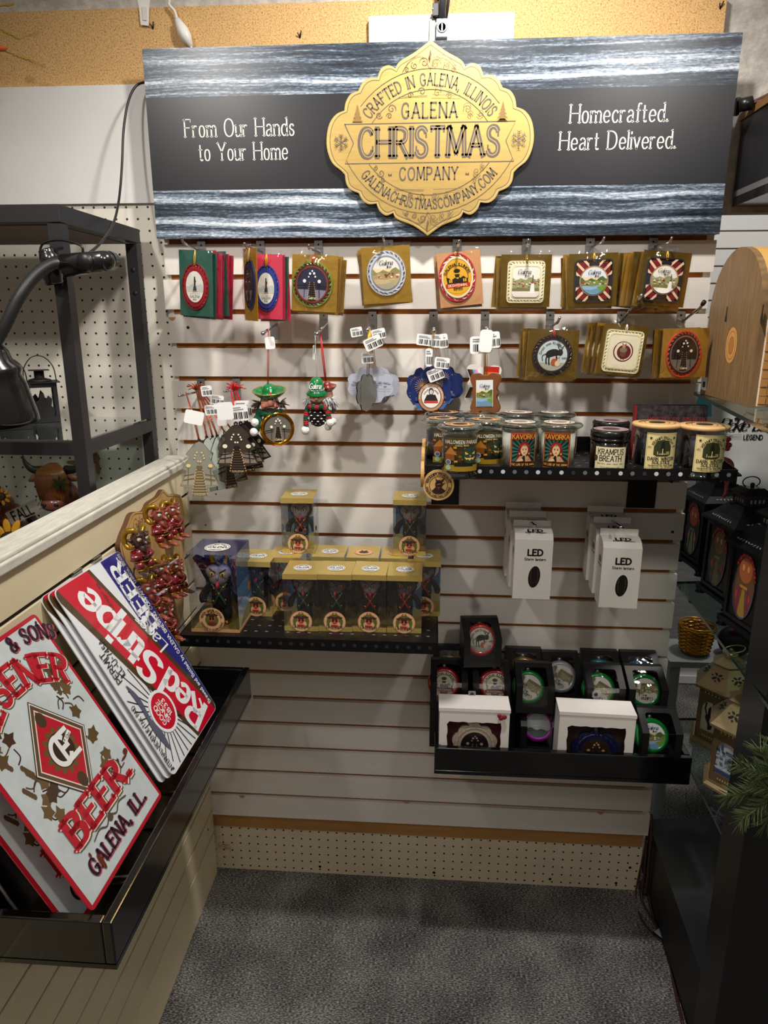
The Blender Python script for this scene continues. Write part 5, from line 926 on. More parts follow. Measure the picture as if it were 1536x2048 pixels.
A.poly([(-.42*r_, -.36*r_), (-.2*r_, -.14*r_), (.2*r_, -.14*r_), (.46*r_, -.36*r_), (.2*r_, -.54*r_), (-.2*r_, -.54*r_)], '2a1612'); A.ell(.02*r_, .06*r_, .24*r_, .3*r_, '2a1612', 16); A.poly([(-.12*r_, .2*r_), (-.24*r_, .5*r_), (-.02*r_, .3*r_)], '2a1612'); A.poly([(.12*r_, .3*r_), (.4*r_, .5*r_), (.26*r_, .2*r_)], '2a1612'); A.poly([(.22*r_, .1*r_), (.46*r_, .2*r_), (.24*r_, -.02*r_)], '2a1612'); A.line([(-.1*r_, .06*r_), (.14*r_, .1*r_)], .03*r_, 'b98a5a'); A.poly([(-.1*r_, -.1*r_), (.14*r_, -.08*r_), (.0, -.3*r_)], '7a2a22')
A.build('burned_print', t)
for i, (u, v, y) in enumerate(((839, 948, -.292), (842, 918, -.225), (848, 903, -.15))):
    p = at(u, v, y=y); p.x = .6012-.0001*i; m = MB(MX.Rotation(R(90), 4, 'Y')); m.prism(ellp(0, 0, px(26, p), px(26, p), 32), -.0032, .0032, WD, mside=WE)
    o = m.build('wooden_coaster', bevel=.0008); o.location = p; tag(o, ('wooden coaster edge on at the shelf end, nearest the front', 'wooden coaster edge on at the shelf end, middle of three', 'wooden coaster edge on at the shelf end, nearest the wall')[i], 'coaster')
# ---- boxed dolls
FELT = mat('17171a', .95, bump=.4, bscale=300); GREYF = mat('5f5a5c', .5); GOLDB = mat('cfa73a', .2, .95); GOLDC = mat('e2c672', .3, .6, bump=.15, bscale=30); FILM = clear('ffffff', .8, .975, .02, 1.45, .15, 14, .035); RSASH = mat('a0142a', .5); GSASH = mat('1d5a50', .5); TONG = mat('c4324a', .4)
BODYP = [(0, 0), (.16, .01), (.2, .1), (.185, .28), (.2, .4), (.16, .5), (.07, .56), (0, .57)]
def doll(p, label, s_, yaw, sash, eye, tilt=0, big=False, face='857e80'):
    hz = 1 if big else .8
    t = thing('imp_doll', label, 'doll', p, (0, 0, R(yaw)), None, s_); face = mat(face, .45)
    m = MB(); m.lathe([(r, z+.3) for r, z in BODYP], FELT, 18, sy=.75); m.build('body', t)
    for sx in (-1, 1):
        m = MB(); m.tube([(sx*.09, 0, .34), (sx*.1, 0, .16), (sx*.1, -.01, .06)], [.095, .085, .075], FELT, 10); m.build('leg', t)
        m = MB(); m.sph((sx*.1, -.05, .045), (.085, .13, .05), GOLDB if big else FELT, 12); m.build('foot', t)
        m = MB(); m.tube(crom([(sx*.15, 0, .8), (sx*.27, -.02, .68), (sx*.34, -.05, .54), (sx*.33, -.09, .43)], 3), [.055, .06, .068, .072, .075, .08, .082, .075, .066, .05], FELT, 10); m.build('arm', t)
    H = MX.Translation((0, -.02, 1.02)) @ MX.Rotation(R(tilt), 4, 'Y')
    m = MB(H @ FRONT); P = [(-.52, .3), (-.3, .22), (0, .24), (.26, .24), (.42, .36), (.36, .12), (.3, -.1), (.2, -.24), (0, -.3), (-.2, -.24), (-.3, -.06), (-.4, .12)]
    P = [(x*hz, y) for x, y in P]; m.prism(P[::-1], -.17, .06, FELT); m.sph((0, 0, -.04), (.3, .27, .2), FELT, 14); m.build('hood', t, bevel=.03)
    m = MB(H); m.sph((-.09, -.1, .05), (.16, .11, .15), face, 14); m.sph((.09, -.1, .05), (.16, .11, .15), face, 14); m.sph((0, -.09, -.06), (.19, .12, .17), face, 14); m.sph((0, -.21, -.02), (.035, .04, .06), face, 10)
    for sx in (-1, 1): m.tube([(sx*.04, -.205, .07), (sx*.1, -.21, .11), (sx*.16, -.19, .15)], [.012, .014, .008], DARK, 6)
    f = m.build('face', t)
    for sx in (-1, 1): m = MB(H); m.sph((sx*.1, -.19, .04), (.05, .03, .05), mat(eye, .25, coat=.4), 12); m.sph((sx*.1, -.216, .04), (.016, .012, .034), DARK, 8); m.build('eye', f)
    m = MB(H); m.tube([(.0, -.2, -.12), (.01, -.24, -.17), (.01, -.24, -.24)], [.025, .035, .022], TONG, 8); m.build('tongue', f)
    for sx in (-1, 1):
        m = MB(H); m.tube(crom([(sx*.12, -.02, .2), (sx*.15, -.02, .34), (sx*.1, -.02, .46), (sx*.06, -.02, .5)] if big else [(sx*.1, -.02, .18), (sx*.13, -.02, .26), (sx*.11, -.02, .33), (sx*.08, -.02, .37)], 3), [.055, .052, .05, .046, .04, .034, .026, .018, .01, .004][:10], GOLDB if big else FELT, 10); m.build('horn', t)
    for sx in (-1, 1): m = MB(); m.tube(crom([(sx*.15, -.13, .84), (sx*.04, -.17, .7), (-sx*.12, -.16, .42)], 4), .022, mat('2a4a42', .4) if big else sash, 6); m.build('sash', t)
    for q in ((-.09, -.175, .76), (.09, -.175, .78), (0, -.185, .65), (-.12, -.175, .5), (.12, -.175, .52)): m = MB(); m.sph(q, .026, GOLDB, 10); m.build('button', t)
    return t
def moonprint(A, w_, h_, mx, my):
    A.rect(0, h_/2, w_, h_, '3a5680'); A.rect(0, h_*.4, w_, h_*.36, '4f7ba8'); A.poly(wave(-w_/2, w_/2, h_*.34, h_*.03, 6, 0, 2), '7fa6c4'); A.poly(wave(-w_/2, w_/2, h_*.2, h_*.03, 6, 0, 4), 'c4bd88'); A.ell(mx, my, .26*w_, None, 'e3dcd0'); A.ell(mx+.03*w_, my-.01*w_, .2*w_, None, 'cfc6ba', 20)
    A.rect(-w_*.34, h_*.42, w_*.16, h_*.12, 'b9702a')
def dollbox(p, w_, d, h, label, yaw=0, badge=True, top='w', big=False, sticker=True, tagtop=True):
    t = thing('gift_box', label, 'box', p, (0, 0, R(yaw)))
    m = MB(); m.box(-w_/2, w_/2, 0, d, 0, .0015, GOLDC)
    if not big: m.box(-w_/2, w_/2, -.0004, .0002, 0, .011, GOLDC)
    else: m.box(-w_/2, w_/2, -.0004, .0004, 0, .007, mat('c99a6a', .5)); m.box(w_/2-.0004, w_/2+.0004, 0, d, 0, .007, mat('c99a6a', .5))
    m.build('base', t)
    A = Art(fr(0, d-.0008, .0015)); moonprint(A, w_-.001, h-.004, .2*w_, h*.62); A.M = frame((w_/2-.0008, d*.5, .0015), (0, -1, 0), (0, 0, 1))
    A.M = frame((w_/2-.001, d*.5, .0015), (0, 1, 0), (0, 0, 1)) @ MX.Scale(-1, 4, V((1, 0, 0))); moonprint(A, d-.001, h-.004, 0, -h) if big else None; A.build('backdrop', t)
    m = MB(); m.box(-w_/2, w_/2, 0, .0003, 0, h, FILM); m.box(-w_/2, -w_/2+.0003, 0, d, 0, h, FILM); m.box(w_/2-.0003, w_/2, 0, d, 0, h, FILM); m.build('clear_window', t)
    m = MB()
    if not big: m.box(-w_/2, w_/2, 0, d, h-.0008, h, GOLDC); m.box(-w_/2-.0002, w_/2+.0002, -.0005, .0001, h-.012, h, GOLDC)
    else: m.box(-w_/2, w_/2, 0, d, h-.0004, h, clear('c9d4ff', 1, .9, .03, 1.5, 0, 25, .06))
    l = m.build('lid', t)
    if not big and tagtop: m = MB(); m.box(-.014, .014, d-.0006, d, h, h+.018, FILM); m.build('hang_tab', t)
    if sticker:
        A = Art(MX.Translation((0, d*.45, h+.0004)), rough=.4); k = w_*.26
        if top == 'w': A.ell(0, 0, k, None, 'f2f0ec'); A.ring(0, 0, k*.92, k*.92, k*.05, '2a2a2c'); A.text('GALENA', 0, -k*.2, k*.42, '2a2a2c', wt=.24, fit=k*1.5); A.arc('CHRISTMAS', 0, 0, k*.55, k*.24, '2a2a2c', True, 90, wt=.2, fit=k*1.2); A.arc('COMPANY', 0, 0, k*.8, k*.24, '2a2a2c', False, 270, wt=.2, fit=k*1.2)
        else: A.ell(0, 0, k*1.15, None, 'e0a877'); A.ring(0, 0, k*1.06, k*1.06, k*.04, '5a2c1a'); A.poly(ellp(0, -k*.1, k*.6, k*.45, 12), '3a2420'); A.poly([(-k*.3, k*.1), (-k*.4, k*.7), (0, k*.3)], '3a2420'); A.poly([(k*.3, k*.1), (k*.4, k*.7), (0, k*.3)], '3a2420')
        A.build('top_sticker', l)
    if badge:
        k = .0242 if not big else .028; A = Art(fr(0 if not big else -.006, -.0008, k*.97 if not big else k*1.05), rough=.45); A.z = .0004; A.ell(0, 0, k, None, 'e3b184', 36); A.ring(0, 0, k, k, k*.04, 'b9824e'); A.ell(0, -.02*k, k*.74 if not big else k*.52, None, '5d6a2c'); A.ell(0, -.3*k, k*.5, k*.42, 'e3b184') if not big else None
        f_ = 1 if not big else .72
        A.poly([(-.44*k*f_, .34*k), (.44*k*f_, .34*k), (.34*k*f_, .04*k), (.14*k*f_, -.24*k), (-.14*k*f_, -.24*k), (-.34*k*f_, .04*k)], 'c4604a'); A.poly([(-.74*k*f_, .42*k), (-.3*k*f_, .52*k), (.3*k*f_, .52*k), (.74*k*f_, .42*k), (.5*k*f_, .24*k), (.3*k*f_, .3*k), (0, .16*k), (-.3*k*f_, .3*k), (-.5*k*f_, .24*k)], '4a2c26')
        A.ell(0, .56*k, .12*k, None, '5d6a2c', 12)
        for s_ in (-1, 1): A.line([(s_*.22*k, .5*k), (s_*.2*k, .72*k), (s_*.06*k, .86*k)], .09*k, '8a5a2a', sm=True); A.ell(s_*.16*k*f_, .08*k, .09*k, .1*k, '2a1a16', 10); A.line([(s_*.06*k, .18*k), (s_*.26*k*f_, .26*k)], .05*k, '2a1a16')
        A.line([(-.12*k, -.12*k), (0, -.16*k), (.14*k, -.1*k)], .04*k, '6a1f1a', sm=True)
        if not big: A.text("Lil Krampus", 0, -.62*k, .34*k, '2c1f1a', wt=.16, con=.5, serif=.07, fit=1.45*k); A.rect(0, -.4*k, .5*k, .2*k, 'a8322a')
        else: A.arc('MOON GLASS EDITION', 0, 0, .7*k, .17*k, '4a2c20', True, 90, wt=.2, fit=1.9*k); A.arc('HANDMADE IN GALENA ILLINOIS', 0, 0, .9*k, .15*k, '4a2c20', False, 270, wt=.2, fit=2.4*k); A.poly([(-.4*k, -.4*k), (.4*k, -.4*k), (.26*k, -.2*k), (-.26*k, -.2*k)], '8a2a26')
        A.build('round_badge', t)
    return t
BZ0 = .8895; BH = .131
def pair(u, v, z, y, yaw, label, dl, eye, sash, top='w', badge=True, x=None, tilt=0, face='857e80', **kw):
    p = at(u, v, z=z) if y is None else V((at(u, v, y=y).x if x is None else x, y, z))
    dollbox(p, .0745, .088, BH, label, yaw, badge, top, **kw)
    doll(p+V((0, .046, .002)), dl, .089, yaw, sash, eye, tilt, face=face)
pair(603, 1262, BZ0, None, 1, 'clear gift box with an imp doll, leftmost of the front row', 'black imp doll with green sash in the leftmost front row box', 'b98a4a', GSASH)
pair(670, 1263, BZ0, None, 0, 'clear gift box with an imp doll, second of the front row', 'black imp doll with orange eyes and green sash, second front row box', 'd98a2a', GSASH, tilt=12, face='4c4d55')
pair(738, 1264, BZ0, None, -1, 'clear gift box with an imp doll, third of the front row', 'black imp doll with red sash in the third front row box', 'c98a7a', RSASH)
pair(808, 1266, BZ0, None, 0, 'clear gift box with an imp doll, rightmost of the front row', 'black imp doll with orange eyes and red sash, rightmost front row box', 'd98a2a', RSASH, tilt=10, face='4c4d55')
pair(513, 1232, BZ0, None, -2, 'clear gift box with an imp doll, right beside the big doll box', 'black imp doll with white eyes right beside the big boxed doll', 'e0d8c8', GSASH, tilt=14, face='4c4d55', x=None)
pair(572, 1220, BZ0, -.16, 1, 'clear gift box half hidden behind the leftmost front row box', 'imp doll with red sash half hidden behind the leftmost front box', 'b98a4a', RSASH)
p0 = V((.303, -.16, BZ0))
for i, (x, tp) in enumerate(((.386, 'w'), (.465, 'b'), (.544, 'b'))):
    dollbox(V((x, -.148, BZ0)), .0745, .088, BH, ('clear gift box in the back row under the left raised box edge', 'clear gift box in the back row with tan lid sticker, left of the two', 'clear gift box in the back row with tan lid sticker, right of the two')[i], 0, False, tp)
pair(845, 1235, BZ0, -.165, 0, 'clear gift box at the right end of the back row', 'imp doll with orange eyes at the right end of the back row', 'd98a2a', RSASH, tilt=8, x=.606, badge=True, tagtop=False)
pair(597, 1109, BZ0+BH+.0008, -.128, 2, 'clear gift box standing on the others, left of the raised two', 'imp doll with yellow eyes and red sash in the left raised box', 'd9c27a', RSASH, badge=True)
pair(816, 1117, BZ0+BH+.0008, -.128, 0, 'clear gift box standing on the others, right of the raised two', 'imp doll with tricorn hood and green sash in the right raised box', 'a0524a', GSASH, x=.571)
p = V((.159, -.284, BZ0)); dollbox(p, .106, .112, .176, 'large clear gift box with the big golden horned imp doll', 0, True, 'w', True); doll(p+V((0, .055, .002)), 'big black imp doll with golden horns and yellow eyes', .113, 4, GSASH, 'd9b72a', 4, True, '8a8284')
# ================================================================ white lantern cartons, black tray with boxed baubles
WC = mat('e9e4de', .5); LBX = ((1067, 1080, 1.0, .8422, 1.0845), (1248, 1098, 1.0, 1.0305, 1.069))
for j, (u, v, _, xc, zt) in enumerate(LBX):
    for i in range(3):
        p = V((xc+(-.0 if j == 0 else .0)-.004*i*(1 if j else 1), -.19+.052*i, zt-.1365-(.0 if i == 0 else -.012*i*(1 if j else .6)))); side = ('left', 'right')[j]
        t = thing('lantern_carton', ('front white lantern carton on the %s hook', 'middle white lantern carton on the %s hook', 'rear white lantern carton against the wall on the %s hook')[i] % side, 'box', p, (0, 0, R(-3 if j else -1)))
        w_, d, h = .0815, .05, .1365; m = MB(); m.box(-w_/2, w_/2, 0, d, 0, h, WC)
        R_ = [(0, h), (.012, h+.011), (.03, h+.0155), (d, h+.016)]; k = len(R_)
        m.add([(x, y, z) for x in (-w_/2, w_/2) for y, z in R_], [(a, a+1, k+a+1, k+a) for a in range(k-1)], WC); m.add([(x, y, z) for x in (-w_/2, w_/2) for y, z in R_+[(d, h)]], [(0, 1, 2, 3, 4), (9, 8, 7, 6, 5), (3, 8, 9, 4)], WC)
        m.box(-w_/2, w_/2, d-.0008, d, h, h+.03, WC); m.build('carton', t)
        A = Art(fr(0, 0, 0)); I = '17110f'; A.text('LED', .004, .101, .0135, I, wt=.27, fit=.031); A.text('Storm lantern', .004, .0895, .0058, I, wt=.2, fit=.045)
        A.build('front_lettering', t); A = Art(frame((0, .012, h+.011), (1, 0, 0), (0, .018, .0045))); A.text('LED', .004, .006, .01, I, wt=.27, fit=.031); A.text('Storm lantern', .004, .0005, .005, I, wt=.2, fit=.045)
        A.build('top_lettering', t); A = Art(frame((-w_/2, d*.5, 0), (0, -1, 0), (0, 0, 1))); A.text('LED', 0, .1, .011, I, wt=.27, fit=.022); A.text('Storm lantern', 0, .09, .005, I, wt=.2, fit=.033); A.build('side_lettering', t)
        if i == 0:
            A = Art(fr(.004, 0, .052), z=.0006); A.poly(rot2(ellp(0, 0, .0138, .0262, 30), -6), 'f4f0ea'); A.poly(rot2(ellp(0, 0, .0128, .0252, 30), -6), '0d0a08')
            for s_ in (-1, 1):
                for q in range(9): A.ell(s_*(.008-.0004*abs(q-5)), -.014+.0035*q, .0006, None, 'b9865a', 6)
            for q in range(4): A.line([(-.007, -.013+.003*q), (.007, -.013+.003*q)], .0003, '4a382a')
            A.build('oval_window', t)
x0, x1, yf, z0, zr = .637, 1.207, -.25, .537, .604
GB2 = mat('08080a', .16, coat=.5)
def tray(name, label, T, L, dpt, h, flr=.008, th=.014):
    """wall tray: L along local x, dpt towards local -y, open on top"""
    t = thing(name, label, 'tray', T.to_translation(), T.to_euler())
    m = MB(); m.box(-L/2, L/2, -dpt, -.001, 0, flr, GB2); m.build('floor_panel', t)
    m = MB(); m.box(-L/2, L/2, -dpt, -dpt+th, flr, h, GB2); m.build('front_rim', t, .002)
    for s_ in (-1, 1): m = MB(); m.box(s_*L/2-(th if s_ > 0 else 0), s_*L/2+(0 if s_ > 0 else th), -dpt+th, -.001, flr, h, GB2); m.build('side_rim', t, .002)
    m = MB(); m.box(-L/2+th, L/2-th, -.012, -.001, flr, h, GB2); m.build('back_rim', t)
    return t
tray('display_tray', 'glossy black tray on the right holding boxed baubles', MX.Translation(((x0+x1)/2, 0, z0)), x1-x0, -yf, zr-z0)
CB = mat('131315', .42); WFILM = clear('ffffff', 1.0, .97, .03, 1.45, .2, 20, .05)
BW, BD, BHH, BCR = .089, .074, .101, .072
def carton(p, label, yaw=0, group=None):
    m = MB(); m.box(-BW/2, BW/2, 0, BD, 0, BHH-.0005, CB); o = m.build('bauble_carton', None, .001); o.location = p; o.rotation_euler = (0, 0, R(yaw)); return tag(o, label, 'box', group)
def bbox(p, label, col, print_, blabel, yaw=0, tilt=0, dx=0, dz=.054, roll=0):
    t = thing('bauble_carton', label, 'box', p, (0, 0, R(yaw))); q = BW/2; w2 = .029; th = .0007; sy = .06
    S1 = frame((0, 0, BCR), (1, 0, 0), (0, sy, BHH-BCR)); SL = math.hypot(sy, BHH-BCR)
    m = MB(); m.box(-q, q, BD-th, BD, 0, BHH, CB); m.box(-q, q, 0, BD, 0, th, CB); m.box(-q, q, sy, BD, BHH-th, BHH, CB)
    for s_ in (-1, 1):
        P = [(0, 0), (BD, 0), (BD, BHH), (sy, BHH), (0, BCR)]; xs = s_*q
        m.add([(x, y, z) for x in (xs, xs-s_*th) for y, z in P], [(0, 1, 2, 3, 4), (9, 8, 7, 6, 5)]+[(i, 5+i, 5+(i+1) % 5, (i+1) % 5) for i in range(5)], CB)
    c = .006; WB = .018; FP = [(-q, 0), (q, 0), (q, BCR), (w2, BCR), (w2, WB+c), (w2-c*.3, WB+c*.4), (w2-c, WB), (-w2+c, WB), (-w2+c*.3, WB+c*.4), (-w2, WB+c), (-w2, BCR), (-q, BCR)]
    m.prism(FP, -th, 0, CB, M=fr(0, 0, 0)); WT = SL-.012; SP = [(-q, 0), (-w2, 0), (-w2, WT-c), (-w2+c*.3, WT-c*.4), (-w2+c, WT), (w2-c, WT), (w2-c*.3, WT-c*.4), (w2, WT-c), (w2, 0), (q, 0), (q, SL), (-q, SL)]
    m.prism(SP, -th, 0, CB, M=S1); m.build('box_shell', t)
    m = MB(); m.box(-w2-.002, w2+.002, .0008, .0011, WB-.002, BCR, WFILM); m.prism([(-w2-.002, 0), (w2+.002, 0), (w2+.002, WT+.002), (-w2-.002, WT+.002)], -.0012, -.0009, WFILM, M=S1); m.build('clear_window', t)
    b = thing('glass_bauble', blabel, 'bauble', p+MX.Rotation(R(yaw), 3, 'Z') @ V((dx, .036, dz)), (R(-26+tilt), 0, R(yaw))); r_ = .0395
    gm = mat(col, .2, .25, coat=1); m = MB(FRONT); m.lathe([(0, -.024), (r_*.7, -.02), (r_*.97, -.006), (r_, 0), (r_*.97, .005), (r_*.76, .0105), (r_*.73, .0085), (0, .0085)], gm, 40); gb = m.build('glass_body', b)
    A = Art(FRONT @ MX.Rotation(R(roll), 4, 'Z'), z=.0089, rough=.25, coat=.5); A.clip = ellp(0, 0, r_*.73, r_*.73, 32); print_(A, 0, 0, r_*.73); A.build('printed_picture', b)
    m = MB(FRONT); m.lathe([(.004, 0), (.005, .003), (.004, .008), (0, .008)], mat('c9c9cc', .3, .8), 14, M=MX.Translation((0, r_*.98, -.006)) @ MX.Rotation(R(-90), 4, 'X')); m.build('metal_cap', b)
    return t
L0 = z0+.0082; L1Z = L0+BHH+.0006; L2Z = L1Z+BHH+.0006
BK = lambda A, x, y, r: (A.rect(x, y, 2.2*r, 2.2*r, 'e8dcc0'), pic_bicent(A, x, y, r, 'e8dcc0', '24242a', '9c2a2a'))
MNB = lambda A, x, y, r: pic_monument(A, x, y, r, 1); HBB = lambda A, x, y, r: pic_harbor(A, x, y, r); GT = lambda A, x, y, r: pic_goat(A, x, y, r, 'dfd8c4')
def bat(u, y, z): p = at(u, 1360, y=y); return V((p.x, y, z))
XB = lambda u, v, y: at(u, v, y=y).x
RB = [(903, 1310, -.083, 'c9a83a', BK, 'black windowed carton with golden bauble, back left corner', 'golden bicentennial bauble in the back left carton', 0), (1053, 1310, -.083, 'b98a2a', BK, 'black windowed carton with golden bauble, behind the first green one', 'amber gold bicentennial bauble in the back row', 0), (1128, 1330, -.098, 'b9bcc4', MNB, 'black windowed carton with silver bauble in the back row', 'silver bauble with a grey town picture', 150), (1210, 1320, -.083, '1f8fb4', GT, 'black windowed carton with turquoise bauble in the back row', 'turquoise rimmed bauble in the back row', 30), (1291, 1320, -.083, '2a8fc4', BK, 'black windowed carton with light blue bauble, back right', 'light blue bicentennial bauble at the back right', 0)]
for u, v, y, c, pr, lb, bl, ro in RB: bbox(V((XB(u, v, y), y, L1Z)), lb, c, pr, bl, 0, 0, 0, .047, ro)
RM = [(899, 1360, -.158, 'b3152a', BK, 'black windowed carton with red bauble, at the left tray end', 'red bicentennial bauble at the left tray end', 0, -.012), (984, 1365, -.158, 'b3152a', BK, 'black windowed carton with red bauble and punched tab, second from left', 'red bicentennial bauble second from the left', 0, .01), (1072, 1370, -.16, '0f8a3a', MNB, 'black windowed carton with green bauble above the purple one', 'green bauble with grey town picture above the purple one', 150, -.012), (1214, 1375, -.158, '0f8a3a', MNB, 'black windowed carton with green bauble behind the straw box', 'green bauble with grey town picture behind the straw box', 150, -.01), (1299, 1375, -.158, '0f8a3a', MNB, 'black windowed carton with green bauble, at the right tray end', 'green bauble hung upside down at the right tray end', 180, 0)]
for u, v, y, c, pr, lb, bl, ro, dx in RM: bbox(V((XB(u, v, y), y, L1Z)), lb, c, pr, bl, 0, 0, dx, .05, ro)
p = V((XB(966, 1290, -.133), -.133, L2Z)); bbox(p, 'black windowed carton with red bauble stacked topmost of all', 'c31a2a', GT, 'red rimmed bauble with a horned beast, topmost', 6)
bbox(V((XB(1080, 1455, -.168), -.168, L0)), 'black windowed carton with purple bauble, low between the white boxes', 'b01aa8', lambda A, x, y, r: (A.rect(x, y, 2.2*r, 2.2*r, 'd9e0e2'), A.poly(wave(-r, r, .3*r, .1*r, 8, r), '4a5a5c')), 'purple bauble low between the two white boxes', 0, 0, 0, .055, 180)
m = MB(); m.box(-.044, .044, 0, .07, 0, .034, CB); o = m.build('flat_carton'); o.location = (XB(1326, 1470, -.232), -.23, L0); tag(o, 'low black carton under the front right green bauble box', 'box')
bbox(V((XB(1326, 1470, -.232), -.233, L0+.0345)), 'black windowed carton with green bauble, front right corner of the tray', '0f8a3a', HBB, 'green bauble with river town picture, front right corner', 0, 0, -.014, .045)
for i, (x, y) in enumerate([(V((XB(u, v, yy), yy, 0)).x, yy) for u, v, yy in ((903, 1310, -.083), (1053, 1310, -.083), (1130, 1330, -.083), (1210, 1320, -.083), (1291, 1320, -.083), (899, 1360, -.158), (984, 1365, -.158), (1214, 1375, -.158), (1299, 1375, -.158))] + [(XB(966, 1290, -.08), -.083)]):
    z = L0 if i < 9 else L1Z; carton(V((x, y+(.001 if z == L0 else 0), z)), 'closed black carton under the windowed bauble boxes' if i < 9 else 'closed black carton under the topmost bauble box', 0, 'closed black cartons in the tray' if i < 9 else None)
# punched clear hang tabs
for u, v, y in ((944, 1388, -.175), (1192, 1389, -.175)):
    p = at(u, v, y=y); m = MB(FRONT); m.ring(rrect(0, 0, .017, .016, .002), ellp(0, -.0005, .0045, .0045, 24, R(-0)), -.0002, .0002, clear('dddddd', 1, .9, .1, 1.45, 0, 25, .12)); m.prism(ellp(0, -.0005, .0044, .0044, 16), -.001, -.0008, DARK); o = m.build('hang_tab'); o.location = p; tag(o, 'clear punched hang tab over the second red carton' if u < 1000 else 'clear punched hang tab beside the green carton behind the straw box', 'tab')
# white ornament boxes with wavy windows
def wavyrect(w_, h_, a, n=44):
    P = resample(rectp(0, 0, w_, h_), n); return [(x*(1+a*sin(i*1.9)), y*(1+a*cos(i*2.3))) for i, (x, y) in enumerate(P)]
def wbox(u0, u1, y, label, inner, bg, yaw):
    a, b = at(u0, 1440, y=y), at(u1, 1440, y=y); w_ = (b.x-a.x); h, d = .151, .062; t = thing('window_box', label, 'box', ((a.x+b.x)/2, y, L0), (0, 0, R(yaw)))
    wm = mat('efe9e4', .45); m = MB(); m.box(-w_/2, w_/2, d-.0008, d, 0, h, wm); m.box(-w_/2, w_/2, 0, d, 0, .0008, wm); m.box(-w_/2, -w_/2+.0008, 0, d, 0, h, wm); m.box(w_/2-.0008, w_/2, 0, d, 0, h, wm)
    win = [(x+.0, yy+.062) for x, yy in wavyrect(w_*.76, .112, .018, 44)]; m.ring(resample(rectp(0, h/2, w_, h), 44), win, -.0008, 0, wm, M=fr(0, .0, 0)); m.build('box_shell', t)
    m = MB(); m.box(-w_/2-.001, w_/2+.001, -.0012, d, h, h+.0012, wm); m.box(-w_/2-.001, w_/2+.001, -.0014, -.0006, h-.006, h+.0012, wm); m.build('lid', t)
    m = MB(); m.box(-w_/2+.002, w_/2-.002, .03, .0312, .002, h-.002, mat(bg, .8, nscale=30, namt=.4)); m.build('tissue', t)
    inner(t, w_, h); return t
def lace(t, w_, h):
    o = thing('porcelain_ornament', 'cream scalloped porcelain ornament in the left white window box', 'ornament', t.matrix_basis @ V((.004, .024, .045)), (R(-4), 0, 0)); C_ = mat('cfc2ae', .35, coat=.3)
    m = MB(FRONT); m.prism(scal(.048, .05, 10, .006, 100), -.004, .003, C_); m.tube([(.043*cos(2*pi*i/60), .045*sin(2*pi*i/60), .004+.0015*sin(i*2.1)) for i in range(60)], .0035, C_, 8, closed=True); m.tube([(.034*cos(2*pi*i/60), .036*sin(2*pi*i/60), .005) for i in range(60)], .0022, C_, 8, closed=True)
    m.sph((-.006, .062, 0), (.016, .014, .006), C_, 14); m.tube(crom([(-.018, .06, .005), (-.008, .07, .006), (.004, .068, .006), (.006, .058, .006), (-.004, .055, .006)], 4), .003, C_, 8); m.build('frame', o)
    A = Art(FRONT, z=.0045, rough=.25, coat=.4); A.clip = ellp(0, 0, .033, .035, 30); pic_stairs(A, 0, 0, .033, 1, '2a1f24', 'b9a8a0'); A.build('printed_picture', o)
    m = MB(FRONT); m.sph((0, 0, .003), (.006, .006, .003), mat('8a1a34', .5), 10); m.sph((.007, .003, .003), (.006, .006, .003), mat('8a1a34', .5), 10); m.sph((-.004, .006, .003), (.005, .005, .003), mat('8a1a34', .5), 10); k = m.build('ribbon_knot', t); k.location = (w_*.37, -.003, h-.016)
def straw(t, w_, h):
    o = thing('porcelain_ornament', 'dark blue porcelain ornament bedded in straw in the right white box', 'ornament', t.matrix_basis @ V((.006, .024, .04)), (R(-4), 0, 0)); C_ = mat('1c2250', .25, coat=.5)
    m = MB(FRONT); m.prism(scal(.05, .05, 10, .006, 100), -.004, .003, C_); m.tube([(.044*cos(2*pi*i/60), .045*sin(2*pi*i/60), .004+.0015*sin(i*2.1)) for i in range(60)], .004, C_, 8, closed=True); m.lathe([(.014, 0), (.004, .024), (0, .026)], C_, 4, M=MX.Translation((0, .044, 0)) @ MX.Rotation(R(-90), 4, 'X')); m.build('frame', o)
    A = Art(FRONT, z=.0045, rough=.25, coat=.4); A.clip = ellp(0, 0, .034, .034, 30); pic_stairs(A, 0, 0, .034, 1, '3a2a24', 'e0a86a'); A.build('printed_picture', o)
    m = MB(); SM = mat('a8844a', .8); rr = random.Random(11)
    for i in range(46):
        x = (-.5+rr.random())*w_*.72; z = .045+.07*rr.random(); 
        if abs(x-.006) < .036 and z < .085: continue
        a = rr.random()*6; L = .02+.03*rr.random(); y = .004+.02*rr.random(); m.tube(crom([(x, y, z), (x+L*.5*cos(a), y-.002, z+L*.5*sin(a)+.004), (x+L*cos(a+.6), y+.003, z+L*sin(a+.6)*.6)], 3), .0005, SM, 4)
    k = m.build('straw', None, origin=t.location); tag(k, 'dry straw packing in the right white window box', 'straw', None, 'stuff')
wbox(878, 1020, -.234, 'white window box with the cream ornament, left in the tray', lace, '5a1826', 0)
wbox(1119, 1272, -.234, 'white window box with straw and a dark blue ornament', straw, '3a2a1c', -2)
